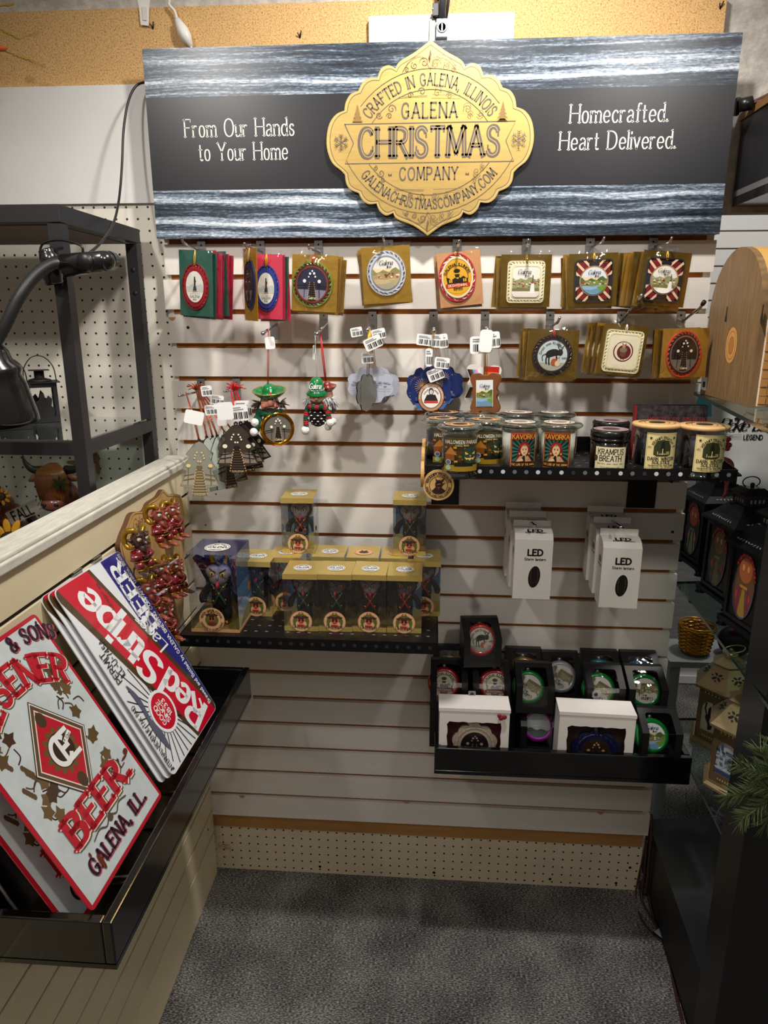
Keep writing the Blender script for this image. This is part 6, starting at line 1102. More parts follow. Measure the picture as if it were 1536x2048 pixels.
# ================================================================ left: bin with tin signs, imp magnets, shelf unit behind the partition
XO = .235
yF, yN = at(494, 1331, x=XO).y, at(214, 1851, x=XO).y; zT = (at(494, 1331, x=XO).z+at(214, 1851, x=XO).z)/2
tray('display_tray', 'glossy black tray on the left partition holding tin beer signs', MX.Translation((PX((yF+yN)/2)+.001, (yF+yN)/2, zT-.071)) @ MX.Rotation(R(90), 4, 'Z'), yF-yN, XO-.021, .071, .007, .013)
def sign_frame(BL, BR_, TL):            # bottom left corner, bottom right, top left
    return frame(BL, BR_-BL, TL-BL), (BR_-BL).length, (TL-BL).length
# --- red stripe signs, standing on end: reading direction runs up the long side
Aa = at(238, 1100, x=.042); Cc = at(350, 1560, x=.211); Bb = at(110, 1190, x=.042)
U = (Aa-Bb).normalized(); Dd = Cc+U*(Aa-Bb).length; Dd = Dd+(Aa-Bb-(Aa-Bb))
BL, BR_ = Dd, Aa
for k in range(3):
    F, LW, LH = sign_frame(BL, BR_, Cc); n = (F.to_3x3() @ V((0, 0, 1)))
    LW, LH = (Aa-Dd).length, (Cc-Dd).length
    off = (-n*.006+V((-.002, -.007, .0)))*k
    t = thing('tin_sign', ('red, white and blue tin beer sign standing on end, front of its stack', 'red, white and blue tin sign edge showing just behind the front one', 'red, white and blue tin sign at the back of the red striped stack')[k], 'sign', BL+off); M = MX.Translation(-BL) @ F
    m = MB(M); ol = rrect(LW/2, LH/2, LW, LH, .012, 4); m.prism(ol, -.0016, 0, mat('e4e6ea', .25, coat=.5)); b = m.build('tin_plate', t)
    A = Art(M, rough=.22, coat=.7, dz=.00003); A.clip = [(.001+x*.995, .001+y*.993) for x, y in ol]
    A.poly([(LW*1.02, -.01), (LW*1.02, LH*.33), (LW*.5, LH*.27), (-.01, -.01)], '2a2b78'); A.poly([(-.02, -.012), (LW*1.02, LH*.515), (LW*1.02, LH*1.02), (LW*.98, LH*1.02), (-.02, LH*.43)], '4d3a22'); A.poly([(-.02, LH*.01), (LW*1.02, LH*.555), (LW*1.02, LH*.97), (-.02, LH*.385)], 'c8102e')
    if k == 0:
        th = math.atan2(LH*.545, LW*1.0); c_, s_ = cos(th), sin(th)
        def dg(a, b): return (a*c_-b*s_, a*s_+b*c_)
        W_ = 'eff1f4'
        A.clip = None
        def dgo(x0, y0): return lambda a, b: (x0+dg(a, b)[0], y0+dg(a, b)[1])
        L = LW/.33
        A.text('Red', 0, 0, .06*L, W_, 'l', fn=dgo(.022*L, .03*L), wt=.22, con=.55, slant=.2, track=.12, fit=.1*L); A.text('Stripe', 0, 0, .06*L, W_, 'l', fn=dgo(.132*L, .0715*L), wt=.22, con=.55, slant=.2, track=.12, fit=.185*L)
        A.line([dgo(.03*L, .06*L)(0, 0), dgo(.024*L, .044*L)(0, 0), dgo(.04*L, .034*L)(0, 0)], .006*L, W_, sm=True)
        A.text('Lager', 0, 0, .03*L, W_, 'l', fn=dgo(.15*L, .028*L), wt=.13, con=.5, slant=.35, track=.06, fit=.075*L); A.text('BEER', 0, 0, .036*L, W_, 'l', fn=lambda a, b: (.19*L+a, .02*L+b), wt=.26, con=.6, serif=.1, track=.2, fit=.125*L)
        A.text('Brewed and Bottled by GALENA BREWING COMPANY Galena, Illinois', LW*.52, .008*L, .0092*L, W_, wt=.17, fit=LW*.93)
        A.text('COPYRIGHT 1935', 0, 0, .007*L, '2a2a2c', 'l', fn=lambda a, b: (.255*L+a, .105*L+b), wt=.16, fit=.05*L)
        cx, cy = .08*L, LH*.68
        A.clip = [(.004, LH*.44), (LW*.75, LH*.86), (LW*.75, LH-.006), (.004, LH-.006)]
        for i in range(30):
            a = 2*pi*i/30; A.line([(cx+.036*L*cos(a), cy+.036*L*sin(a)), (cx+(.08+.012*(i % 3))*L*cos(a), cy+(.08+.012*(i % 3))*L*sin(a))], .0016*L, '26262a')
        A.clip = None; A.ell(cx, cy, .035*L, None, W_); A.ell(cx, cy, .03*L, None, 'c8102e')
        for tx, yy, ft in (('GOOD', .009, .034), ('SINCE', -.004, .038), ('1833', -.017, .028)): A.text(tx, cx, cy+yy*L, .0095*L, W_, wt=.18, fit=ft*L)
        A.poly(crom2([(cx-.05*L, LH*.86), (cx-.02*L, LH*.83), (cx+.01*L, LH*.86), (cx+.045*L, LH*.84), (cx+.075*L, LH*.9), (cx+.03*L, LH*.89), (cx-.01*L, LH*.91)], 3, True), '5a5f74')
        A.text('PERMIT', .19*L, LH*.9, .0125*L, '2a2a2c', wt=.14, fit=.052*L); A.text('ILL-U-745A', .2*L, LH*.83, .0125*L, '2a2a2c', wt=.14, fit=.066*L); A.text('INTERNAL REVENUE TAX PAID', .067*L, LH*.945, .0085*L, '2a2a2c', wt=.15, fit=.115*L); A.ell(.008*L, LH*.95, .0016*L, None, '1a1a1a', 8)
    A.build('printed_face', b)
# --- pilsener signs
R1, R2, R3 = at(60, 1232, x=.042), at(325, 1590, x=.211), at(185, 1826, x=.211)
for k in range(2):
    W_ = (R2-R3).length; up = (R1-R2); up = (up-(R2-R3).normalized()*up.dot((R2-R3).normalized())); H_ = up.length; F = frame(R3, R2-R3, up); off = (V((-.02, -.002, -.034))-(F.to_3x3() @ V((0, 0, 1)))*.009)*k
    t = thing('tin_sign', ('weathered pale tin beer sign with red border, front one in the left tray', 'weathered pale tin beer sign, its red edge showing behind the front one')[k], 'sign', R3+off); M = MX.Translation(-R3) @ F
    m = MB(M); ol = rrect(W_/2, H_/2, W_, H_, .008, 4); m.prism(ol, -.0016, 0, mat('b21a2c', .25, coat=.6)); b = m.build('tin_plate', t)
    A = Art(M, rough=.25, coat=.6, dz=.000012); A.rect(W_/2, H_/2, W_-.012, H_-.012, mat('cdd6d8', .3, coat=.5, nscale=16, namt=.16)); q = W_/.24; cx = W_/2
    BRN = '4a3428'; RD = 'b81f30'; NV = '2a1a2e'
    def leaf(x, y, s_, c, a): A.poly([(x+s_*cos(a+t_)*r_, y+s_*sin(a+t_)*r_) for t_, r_ in [(i*pi/5, (1.15 if i == 0 else .95) if i % 2 == 0 else .62) for i in range(10)]], c)
    rr = random.Random(4)
    for sx in (-1, 1):
        for i in range(12):
            a = rr.random()*2*pi; x = cx+sx*(.045+.05*rr.random())*q; y = H_*.5+(-.085+.17*rr.random())*q; A.line([(x, y), (x+.012*q*cos(a), y+.012*q*sin(a)), (x+.022*q*cos(a+.6), y+.022*q*sin(a+.6))], .0022*q, rr.choice((BRN, '5e4a34', '3a2428')), sm=True)
        for i in range(11): leaf(cx+sx*(.05+.045*rr.random())*q, H_*.5+(-.1+.2*rr.random())*q, .0125*q, rr.choice(('4a3428', '5e4a2c', '6a5436')), rr.random()*3)
        for i in range(4):
            x, y = cx+sx*(.06+.03*rr.random())*q, H_*.5+(-.06+.15*rr.random())*q
            for j in range(5): A.ell(x+.002*q*j*sx, y+.004*q*j, .0035*q, .0045*q, '5e4a34', 7)
    dm = [(cx, H_*.5-.075*q), (cx+.058*q, H_*.5), (cx, H_*.5+.075*q), (cx-.058*q, H_*.5)]
    sc_ = lambda f: [(cx+(x-cx)*f, H_*.5+(y-H_*.5)*f) for x, y in dm]
    A.poly(sc_(1.12), '2a2020'); A.poly(sc_(1.09), 'e3dccb'); A.poly(sc_(1.05), '5e4a3a'); A.poly(sc_(.93), 'e8d9c9'); A.poly(sc_(.89), RD)
    for i in range(14): a = 2*pi*i/14; A.poly(rot2(ellp(cx+.026*q*cos(a), H_*.5+.026*q*sin(a), .009*q, .0055*q, 10), math.degrees(a), cx+.026*q*cos(a), H_*.5+.026*q*sin(a)), '6a5430')
    for dy in (.052, -.052): A.ell(cx, H_*.5+dy*q, .0095*q, .012*q, '4a3a2a', 12)
    A.ell(cx, H_*.5, .026*q, None, '3a2a22', 20); A.ring(cx-.002*q, H_*.5, .022*q, .024*q, .0075*q, 'e9ebea', 40, 35, 325); A.rect(cx+.0*q, H_*.5, .0075*q, .046*q, 'e9ebea')
    for dy, ln in ((.0195, .032), (0, .02), (-.0195, .034)): A.rect(cx+ln*.5*q-.002*q, H_*.5+dy*q, ln*q, .0072*q, 'e9ebea')
    A.poly(rot2(rectp(cx+.022*q, H_*.5+.008*q, .022*q, .0075*q), 20, cx+.022*q, H_*.5+.008*q), 'e9ebea'); A.text('& SONS', cx+.022*q, H_*.5+.0055*q, .0048*q, '3a2a22', wt=.18, fit=.018*q)
    for dx, dy, c in ((.004, -.004, '6a5a4a'), (.0018, -.0018, 'e9e0d0'), (0, 0, RD)):
        A.arc('PILSENER', cx+dx*q*.7, H_*.42+dy*q*.7, .13*q, .041*q, c, True, 90, wt=.27, con=.65, serif=.1, track=.2, fit=.198*q)
        A.text('BEER.', cx+.006*q+dx*q, .07*q+dy*q, .04*q, c, wt=.3, con=.65, serif=.11, track=.22, fit=.165*q)
    for dx, dy, c in ((.0016, -.0018, 'c04a58'), (0, 0, NV)):
        A.arc('& SONS', cx+.05*q+dx*q, H_*.5+dy*q, .15*q, .022*q, c, True, 78, wt=.25, con=.6, serif=.09, track=.22, fit=.095*q); A.text('GALENA, ILL.', cx+dx*q, .024*q+dy*q, .022*q, c, wt=.24, con=.6, serif=.09, track=.22, fit=.165*q)
    A.line([(cx-.05*q, .056*q), (cx-.03*q, .06*q), (cx-.015*q, .053*q), (cx, .06*q), (cx+.015*q, .053*q), (cx+.03*q, .06*q), (cx+.05*q, .056*q)], .0022*q, '5a4a3a', sm=True); A.ell(cx, .057*q, .006*q, None, '5a4a3a', 8)
    A.line([(cx-.09*q, H_*.79), (cx-.06*q, H_*.803), (cx-.03*q, H_*.795), (cx+.01*q, H_*.805)], .002*q, '3a3a3a', sm=True)
    for x, y, a_, b_ in ((.06, .03, .004, .013), (.225, .1, .006, .005), (.215, .095, .009, .002), (.05, .05, .002, .004)): A.poly(ellp(x*q, y*q, a_*q, b_*q, 9), '6a2a18')
    A.ell(W_-.012, H_-.012, .0022, None, '2a2a2a', 10); A.build('printed_face', b)
# wire easels inside the tray
for i, (y, lb) in enumerate(((-.60, 'black wire stand in the left tray, under the red striped signs'), (-.80, 'black wire stand in the left tray, beside the weathered sign'), (-.90, 'grey wire stand in the left tray, nearest the front'))):
    m = MB(); z = zT-.0635; o = V((.12, y, z)); m.tube(crom([(-.06, -.05, .13), (.0, -.05, .01), (.085, -.05, .004), (.09, .05, .004), (.0, .05, .01), (-.06, .05, .13)], 5), .0022, mat('9a9a9c', .3, .8) if i == 2 else BLACK, 6); ob = m.build('wire_stand'); ob.location = o; tag(ob, lb, 'stand')
# prong hooks on the partition and clips
for i, (a, b, c, lb) in enumerate((((262, 1137), (338, 1128), (356, 1118), 'bent steel prong across the upper horned magnets'), ((292, 1186), (318, 1188), (334, 1179), 'bent steel prong across the lower horned magnets'))):
    m = MB(); m.tube([at(*a, x=.024), at(*b, x=.14), at(*c, x=.165)], .0028, CHROME, 8); o = m.build('steel_prong', None, origin=at(*a, x=.024)); tag(o, lb, 'hook')
for i, (u, v) in enumerate(((150, 1143), (190, 1116))):
    p = at(u, v, x=.0235); m = MB(MX.Rotation(R(90), 4, 'Z')); m.box(-.014, .014, -.006, 0, -.014, .002, clear('dddddd', 1, .85, .1, 1.5, 0, 25, .15)); o = m.build('sign_clip'); o.location = p; tag(o, ('clear plastic clip above the red top corner of the striped sign', 'clear plastic clip above the blue corner of the striped sign')[i], 'clip')
# wooden slab with horned imp magnets
pp = [(319.6, 979), (309, 994), (291, 1006), (282, 1022), (258, 1026), (247, 1049), (235, 1079), (234, 1105), (262, 1180), (300, 1240), (340, 1258), (357, 1240), (361, 1200), (362, 1110), (360, 1000), (330, 988)]
Q = [at(u, v, x=.026) for u, v in pp]; o = at(300, 1100, x=.026)
PF = MX(((0, 0, 1, 0), (1, 0, 0, 0), (0, 1, 0, 0), (0, 0, 0, 1)))      # x right = +y, y up = +z, out = +x
t = thing('wooden_slab', 'live edge wooden slab with burned drawing on the partition', 'plaque', o); P = crom2([(q.y-o.y, q.z-o.z) for q in Q], 4, True)[::-1]
m = MB(PF); m.prism(P, -.002, .008, mat('d3a96a', .6, nscale=30, namt=.25, nstretch=(1, 1, .15)), mside=mat('5a3a20', .8)); sb = m.build('board', t)
A = Art(PF, z=.0085); A.outline([(x*.95, y*.96) for x, y in P], .0012, '8a5f30'); A.text('Galena', -.055, .07, .02, '7a5026', wt=.06, slant=.2, track=.1); A.text('Krampusnacht', -.0, -.14, .016, '7a5026', wt=.08, track=.1, fit=.09)
for k in range(3): A.line([(-.09+.012*k, -.02), (-.085+.012*k, .03), (-.07+.01*k, .06)], .0008, '8a5f30', sm=True)
A.build('burned_drawing', sb)
SK1 = mat('8a4232', .4, coat=.15); SK2 = mat('3a221c', .35, coat=.3); RDC = mat('680c14', .18, coat=.7); GDP = mat('96701c', .3, .6)
def imp(u, v, x, h, yaw, skin, label):
    p = at(u, v, x=x); t = thing('imp_magnet', label, 'magnet', p, (0, 0, R(yaw)), None, h)
    m = MB(); m.sph((0, -.02, -.08), (.17, .15, .19), RDC, 14)
    for s_ in (-1, 1): m.tube([(s_*.13, -.02, .02), (s_*.2, -.08, -.08), (s_*.08, -.18, -.06)], [.06, .06, .045], RDC, 8)
    for s_ in (-1, 1): m.sph((s_*.11, -.12, -.22), (.085, .1, .085), RDC, 12)
    m.build('tunic', t)
    m = MB(); m.sph((0, -.02, .22), (.15, .15, .17), skin, 14); m.tube([(0, -.12, .21), (0, -.2, .19), (.0, -.26, .16)], [.05, .035, .012], skin, 8); m.tube([(0, -.08, .1), (0, -.15, .05), (0, -.2, .0)], [.09, .06, .01], skin, 8)
    for s_ in (-1, 1): m.tube([(s_*.14, .0, .22), (s_*.21, .04, .25)], [.05, .012], skin, 7); m.tube([(s_*.04, -.15, .3), (s_*.09, -.16, .33), (s_*.14, -.1, .34)], .022, skin, 6)
    for k in range(5): m.tube([(-.06+.03*k, -.16, .38-.008*abs(k-2)), (-.06+.03*k, -.12, .4)], [.012, .004], skin, 5)
    hd = m.build('head', t)
    for s_ in (-1, 1): m = MB(); m.sph((s_*.075, -.13, .255), (.042, .036, .04), mat('d9d2c6', .25, coat=.5), 10); m.sph((s_*.08, -.162, .252), (.02, .012, .022), mat('6a7a8a' if skin is SK1 else '7a8a2a', .3), 8); m.build('eye', hd)
    for s_ in (-1, 1):
        m = MB(); P = [(s_*.05, -.06, .35), (s_*.11, -.02, .41), (s_*.17, .07, .39), (s_*.2, .12, .29), (s_*.2, .1, .17), (s_*.19, .02, .1), (s_*.18, -.06, .12), (s_*.17, -.1, .16)]; m.tube(crom(P, 4), [.042]*4+[.052]*8+[.05]*4+[.042]*4+[.034]*4+[.026]*3+[.016]*1+[.006], GDP, 9); m.build('horn', t)
    m = MB()
    for s_ in (-1, 1):
        for k in range(4): m.tube([(s_*.1-s_*.02*k, -.16, -.03-.012*k), (s_*.05-s_*.02*k, -.2, -.05-.012*k), (s_*.0-s_*.02*k, -.19, -.06-.012*k)], .016, skin, 6)
    m.build('folded_hands', t)
    m = MB(); m.lathe([(.165, -.02), (.19, 0), (.165, .02)], GDP, 20, M=MX.Translation((0, -.03, -.15)), sy=.9); m.build('belt', t)
    for s_ in (-1, 1):
        m = MB(); m.lathe([(.045, -.02), (.07, 0), (.045, .02)], GDP, 14, M=MX.Translation((s_*.11, -.14, -.3))); m.build('cuff', t)
        m = MB(); m.sph((s_*.11, -.22, -.34), (.06, .14, .045), skin, 10)
        for k in range(3): m.sph((s_*.11-.035+.035*k, -.34, -.35), (.02, .04, .02), skin, 7)
        m.build('foot', t)
SZ = .104
for a in ((343, 1040, .05, SZ, 70, SK1, 'red horned imp magnet at the top right of the slab'), (318, 1052, .075, SZ, 62, SK1, 'red horned imp magnet at the top left, eye towards the shop'), (278, 1102, .08, SZ, 62, SK2, 'dark brown horned imp magnet beside the blue sign corner'), (350, 1152, .055, SZ, 70, SK1, 'red horned imp magnet in the middle right, chin on the upper prong'), (322, 1158, .08, SZ, 62, SK1, 'red horned imp magnet in the middle, behind the upper prong'), (296, 1198, .085, SZ, 62, SK1, 'red horned imp magnet half hidden by the blue sign edge'), (330, 1243, .085, SZ, 62, SK1, 'red horned imp magnet lowest on the slab')): imp(*a)
# ---- black metal shelf unit behind the partition
FR = mat('2b292b', .4, .2); u_ = thing('shelf_unit', 'black metal frame shelf unit with glass shelf behind the partition', 'shelf')
X0, X1, YF, YB = -.8, -.045, -.362, -.012; ZTOP, ZG = 1.738, 1.318
for x in (X1-.0125, X0+.0125):
    for y in (YF+.0125, YB-.0125):
        m = MB(); m.box(x-.0125, x+.0125, y-.0125, y+.0125, 0, ZTOP-.032, FR)
        if x > -.5:
            for z in (1.65, 1.60): m.lathe([(0, .0008), (.005, .0008), (.0055, 0)], DARK, 10, M=fr(x, y-.0125, z))
        m.build('post', u_)
m = MB(); m.box(X0, X1, YF, YB, ZTOP-.03, ZTOP, FR); m.box(X0+.03, X1-.03, YF+.03, YB-.01, ZTOP-.0315, ZTOP-.0298, mat('6a5a50', .6)); m.build('top_board', u_, .001)
for z in (ZG, 1.05):
    m = MB()
    for y in (YF+.0125, YB-.0125): m.box(X0+.025, X1-.025, y-.0125, y+.0125, z-.03, z-.005, FR)
    for x in (X1-.0125, X0+.0125): m.box(x-.0125, x+.0125, YF+.025, YB-.025, z-.03, z-.005, FR)
    m.build('rail', u_); m = MB(); m.box(X0+.006, X1-.006, YF+.003, YB-.004, z-.005, z, clear('d9e6e2', 1.2, .9, .03, 1.5, 0, 25, .22)); m.build('glass_shelf', u_)
BLN = mat('131314', .5)
def blantern(u, v, yaw, label, s_=1):
    p = at(u, v, z=ZG+.0006); t = thing('candle_lantern', label, 'lantern', p+V((0, .035, 0)), (0, 0, R(yaw)), None, s_); w_, h = .031, .088
    m = MB()
    for k in range(4):
        M = MX.Rotation(R(90*k), 4, 'Z') @ fr(0, -w_, 0); m.ring(rectp(0, h/2, 2*w_, h), rectp(0, h*.52, 1.5*w_, h*.72), -.001, .0005, BLN, M=M)
    m.box(-w_, w_, -w_, w_, 0, .002, BLN); m.build('body', t)
    for k in range(4):
        M = MX.Rotation(R(90*k), 4, 'Z') @ fr(0, -w_+.0005, 0); m = MB(M); P = [(-.02, .012), (.02, .012), (.0225, .03), (.016, .036), (.019, .052), (.011, .06), (.006, .05), (.0, .068), (-.006, .06), (-.008, .05), (-.016, .046), (-.013, .036), (-.02, .028)]; m.prism(P, -.0006, 0, BLN); m.build('cut_out_panel', t)
    m = MB(); m.box(-w_-.008, w_+.008, -w_-.008, w_+.008, h, h+.0015, BLN); m.lathe([(.026, h+.0015), (.023, h+.006), (.012, h+.009), (.0105, h+.009), (.0105, h+.026), (0, h+.026)], BLN, 20); m.box(-.021, .021, -.021, .021, h+.026, h+.027, BLN); m.build('roof', t)
    m = MB(); m.tube(crom([(-.032, 0, h+.001), (-.03, -.004, h+.03), (-.012, -.006, h+.055), (.012, -.006, h+.056), (.03, -.004, h+.034), (.034, 0, h+.001)], 5), .0012, BLN, 6); m.build('handle', t)
blantern(73, 846, 33, 'black cut out metal lantern with wire handle on the glass shelf')
blantern(12, 861, 33, 'black cut out metal lantern partly behind the lamp shade, left edge')
# highland cow figures, sunflower and wooden word sign
CB1 = mat('9c5a24', .35, coat=.3, nscale=40, namt=.4, nstretch=(1, 1, .2)); CB2 = mat('6e3a22', .35, coat=.3); HRN = mat('2e2826', .4); PNK = mat('9a6248', .4)
def cow(u, v, y, s_, yaw, label, leaf=True):
    p = at(u, v, y=y); t = thing('cow_figure', label, 'figurine', p, (R(8), 0, R(yaw)), None, s_)
    m = MB(); m.sph((0, 0, .05), (.34, .34, .38), CB2, 16); m.tube([(0, -.1, .0), (0, -.3, -.25), (0, -.42, -.42)], [.3, .27, .25], CB2, 14); m.sph((0, -.46, -.48), (.31, .2, .2), mat('7a4234', .3, coat=.4), 16); m.tube([(0, .1, -.1), (0, .3, -.5), (0, .3, -.75)], [.3, .42, .5], CB2, 14)
    for q in (-1, 1): m.sph((q*.15, -.64, -.44), (.06, .03, .05), DARK, 9)
    m.build('head', t)
    m = MB(); rr = random.Random(2)
    for i in range(44):
        a = -.95+1.9*i/43; L = .5+.22*rr.random(); m.tube(crom([(.1*sin(a), .05, .46), (.34*sin(a*1.1), -.28*cos(a)-.06, .38), (.44*sin(a*1.15), -.44*cos(a)-.05, .1), (.42*sin(a*1.2)+.03*rr.random(), -.48*cos(a)-.06, .26-L)], 3), [.05, .05, .05, .05, .05, .048, .045, .035, .025, .008], CB1, 6)
    m.build('forelock', t)
    for q in (-1, 1):
        m = MB(); m.tube(crom([(q*.28, .05, .3), (q*.55, .0, .34), (q*.7, -.02, .55), (q*.72, -.02, .78)], 4), [.12, .12, .115, .11, .1, .09, .08, .07, .055, .04, .03, .015, .005], HRN, 10); m.build('horn', t)
        m = MB(); m.tube([(q*.3, -.02, .15), (q*.5, -.08, .12), (q*.66, -.1, .05)], [.06, .12, .03], PNK, 8); m.build('ear', t)
    if leaf:
        m = MB(MX.Translation((.3, -.5, .12)) @ MX.Rotation(R(10), 4, 'Z') @ FRONT)
        for k in range(7): a = R(90+k*360/7); m.prism([(0, 0), (.14*cos(a-.25), .14*sin(a-.25)), (.23*cos(a), .23*sin(a)), (.14*cos(a+.25), .14*sin(a+.25))], 0, .02+.004*k, mat('2f4f1a', .5))
        m.build('leaf', t)
    return t
cow(112, 962, -.2, .082, 8, 'brown shaggy cow figure with a green leaf on its forelock')
cow(4, 1016, -.22, .085, -60, 'brown shaggy cow figure with sunflower crown at the left edge', False)
YP = mat('d99a10', .4)
def sunflower(u, v, y, r_, label, tilt=-20, yaw=0, n=11):
    p = at(u, v, y=y); t = thing('sunflower', label, 'flower', p, (R(tilt), 0, R(yaw)), None, r_)
    for k in range(n): m = MB(FRONT @ MX.Rotation(2*pi*k/n, 4, 'Z')); m.sph((.95, 0, .02), (.5, .24, .05), YP, 10, n=6); m.build('petal', t)
    m = MB(FRONT); m.lathe([(.62, 0), (.6, .12), (.4, .22), (0, .25)], mat('3a2412', .6), 22)
    for i in range(70): a = i*2.4; q = .58*math.sqrt(i/70); m.sph((q*cos(a), q*sin(a), .25-.28*q*q), (.04, .04, .04), mat('6a5a1c' if q < .4 else '2a1a10', .5), 6, n=4)
    m.build('seed_head', t)
sunflower(20, 1082, -.28, .034, 'large golden sunflower at the lower left edge', -12, 10)
sunflower(3, 993, -.27, .014, 'small sunflower on the crown of the left cow', -10, 20, 9)
p = at(52, 1022, y=-.25); t = thing('word_sign', 'small grey wooden sign reading FALL on a stake', 'sign', p, (0, R(-24), 0)); m = MB(FRONT)
m.prism([(-.045, -.015), (.036, -.015), (.03, -.009), (.038, -.006), (.031, 0), (.038, .005), (.031, .009), (.036, .015), (-.045, .015)], -.002, .002, mat('9a9284', .7, nscale=40, namt=.4, nstretch=(.2, 1, 2))); b = m.build('board', t); A = Art(FRONT, z=.0024); A.text('FALL', -.008, -.011, .021, '15120f', wt=.2, fit=.05); A.build('lettering', b)
m = MB(); m.tube([(.0, .003, -.01), (.012, .003, -.1), (.02, .003, -.2)], .0022, DARK, 6); m.build('stake', t)
# ---- clip lamp on the front post
t = thing('clip_lamp', 'black gooseneck clip lamp clamped to the left shelf post', 'lamp', at(160, 528, y=-.385)); o = t.location; LB = mat('101011', .22, coat=.5)
Y = lambda u, v, y: at(u, v, y=y)-o
m = MB(); m.tube([Y(128, 531, -.392), Y(210, 522, -.392)], [.0195, .0175], LB, 16); m.sph(Y(210, 522, -.392), .0175, LB, 14); m.sph(Y(170, 524, -.41), (.016, .006, .016), BLACK, 12); m.build('body', t)
m = MB(); m.prism(rrect(0, 0, .075, .032, .0155, 6), -.008, .008, LB, M=MX.Translation(Y(196, 523, -.365)) @ MX.Rotation(R(-4), 4, 'Y') @ FRONT); m.tube([Y(190, 524, -.375), Y(217, 522, -.375)], .0018, CHROME, 6); m.build('jaw', t, .003)
m = MB(); m.tube(crom([Y(92, 500, -.375), Y(100, 520, -.375), Y(104, 548, -.375), Y(110, 570, -.375)], 4), [.014]*3+[.017]*4+[.018]*3+[.016]*2+[.014], LB, 10); m.build('grip_handle', t)
m = MB(); GP = crom([Y(132, 531, -.395), Y(105, 528, -.41), Y(70, 552, -.43), Y(38, 595, -.45), Y(10, 652, -.46), Y(-18, 702, -.46)], 12); m.tube(GP, [.0098+.0006*(i % 2) for i in range(len(GP))], mat('1d1d1e', .45), 12); m.build('gooseneck', t)
M = MX.Translation(Y(-22, 700, -.46)) @ V((Y(18, 868, -.44)-Y(-22, 700, -.46))).to_track_quat('Z', 'Y').to_matrix().to_4x4()
m = MB(M); m.lathe([(0, -.01), (.022, -.008), (.03, .004), (.033, .02), (.043, .028), (.045, .036), (.042, .044), (.047, .06), (.056, .118), (.0565, .128), (.053, .126), (.05, .1), (0, .06)], LB, 36); m.build('lamp_shade', t)
m = MB(); m.tube(crom([Y(166, 505, -.385), Y(160, 490, -.385), Y(120, 480, -.38), Y(88, 486, -.38), Y(80, 505, -.38), Y(84, 530, -.38)], 6), .0022, BLACK, 6); m.build('looped_cord', t)
m = MB(); m.tube(crom([at(296, 163, y=.0), at(272, 172, y=-.012), at(256, 205, y=-.03), at(247, 262, y=-.05), at(244, 330, y=-.07), at(238, 398, y=-.11), at(226, 448, y=-.2), at(200, 487, y=-.33), at(180, 505, y=-.383)], 8), .0026, mat('141416', .4), 7); ob = m.build('power_cord', None, origin=at(296, 163, y=0)); tag(ob, 'black cord running from behind the sign down to the clip lamp', 'cord')
# cord switch, tape and dried sprigs at the top left
t = thing('cord_switch', 'white inline cord switch hanging above the sign', 'switch', at(366, 66, y=.015)); o = t.location; WPL = mat('dedcd6', .4)
m = MB(); Z1, Z2 = at(354, 38, y=.018)-o, at(382, 94, y=.018)-o; m.tube([Z1, Z1*.6+Z2*.4, Z1*.35+Z2*.65, Z2], [.006, .0125, .0125, .005], WPL, 12); m.build('switch_body', t)
m = MB(); m.tube(crom([at(382, 94, y=.018)-o, at(385, 100, y=.016)-o], 2), .003, WPL, 7); m.build('cord', t); m = MB(); m.tube(crom([at(354, 38, y=.02)-o, at(349, 22, y=.02)-o, at(338, 8, y=.02)-o, at(345, -8, y=.02)-o], 4), .003, WPL, 7); m.build('cord', t)
p = at(290, 25, y=.027); m = MB(fr()); s_ = px(1, p); m.prism([(-10*s_, -22*s_), (6*s_, -24*s_), (10*s_, 10*s_), (14*s_, 26*s_), (-14*s_, 26*s_), (-11*s_, 12*s_)], 0, .002, mat('dfddd6', .6)); m.prism([(-4*s_, -14*s_), (3*s_, -15*s_), (5*s_, 8*s_), (-4*s_, 9*s_)], .002, .004, mat('d2d0c8', .6)); o = m.build('tape_strip'); o.location = p; tag(o, 'white tape strip stuck on the particle board at the top', 'tape')
for i, (a, b, lb) in enumerate((((-14, 14), (28, 8), 'dried golden grass sprig at the top left corner'), ((-10, 54), (40, 78), 'dried golden grass sprig below the topmost one'), ((8, 102), (64, 122), 'dried golden grass sprig with orange tip'))):
    m = MB(); A_, B_ = at(*a, y=-.06), at(*b, y=-.05); m.tube([A_, B_], .0012, mat('8a7428', .7), 5); rr = random.Random(i)
    for k in range(24): q = A_.lerp(B_, .35+.65*rr.random()); m.sph(q+V((0, 0, .003*(rr.random()-.5))), (.004, .0016, .0018), mat('a08428', .7), 6, n=4)
    if i == 2: q = at(3, 97, y=-.06); m.sph(q, (.012, .005, .006), mat('c4591c', .6), 10)
    o = m.build('dried_sprig', None, origin=A_); tag(o, lb, 'plant')
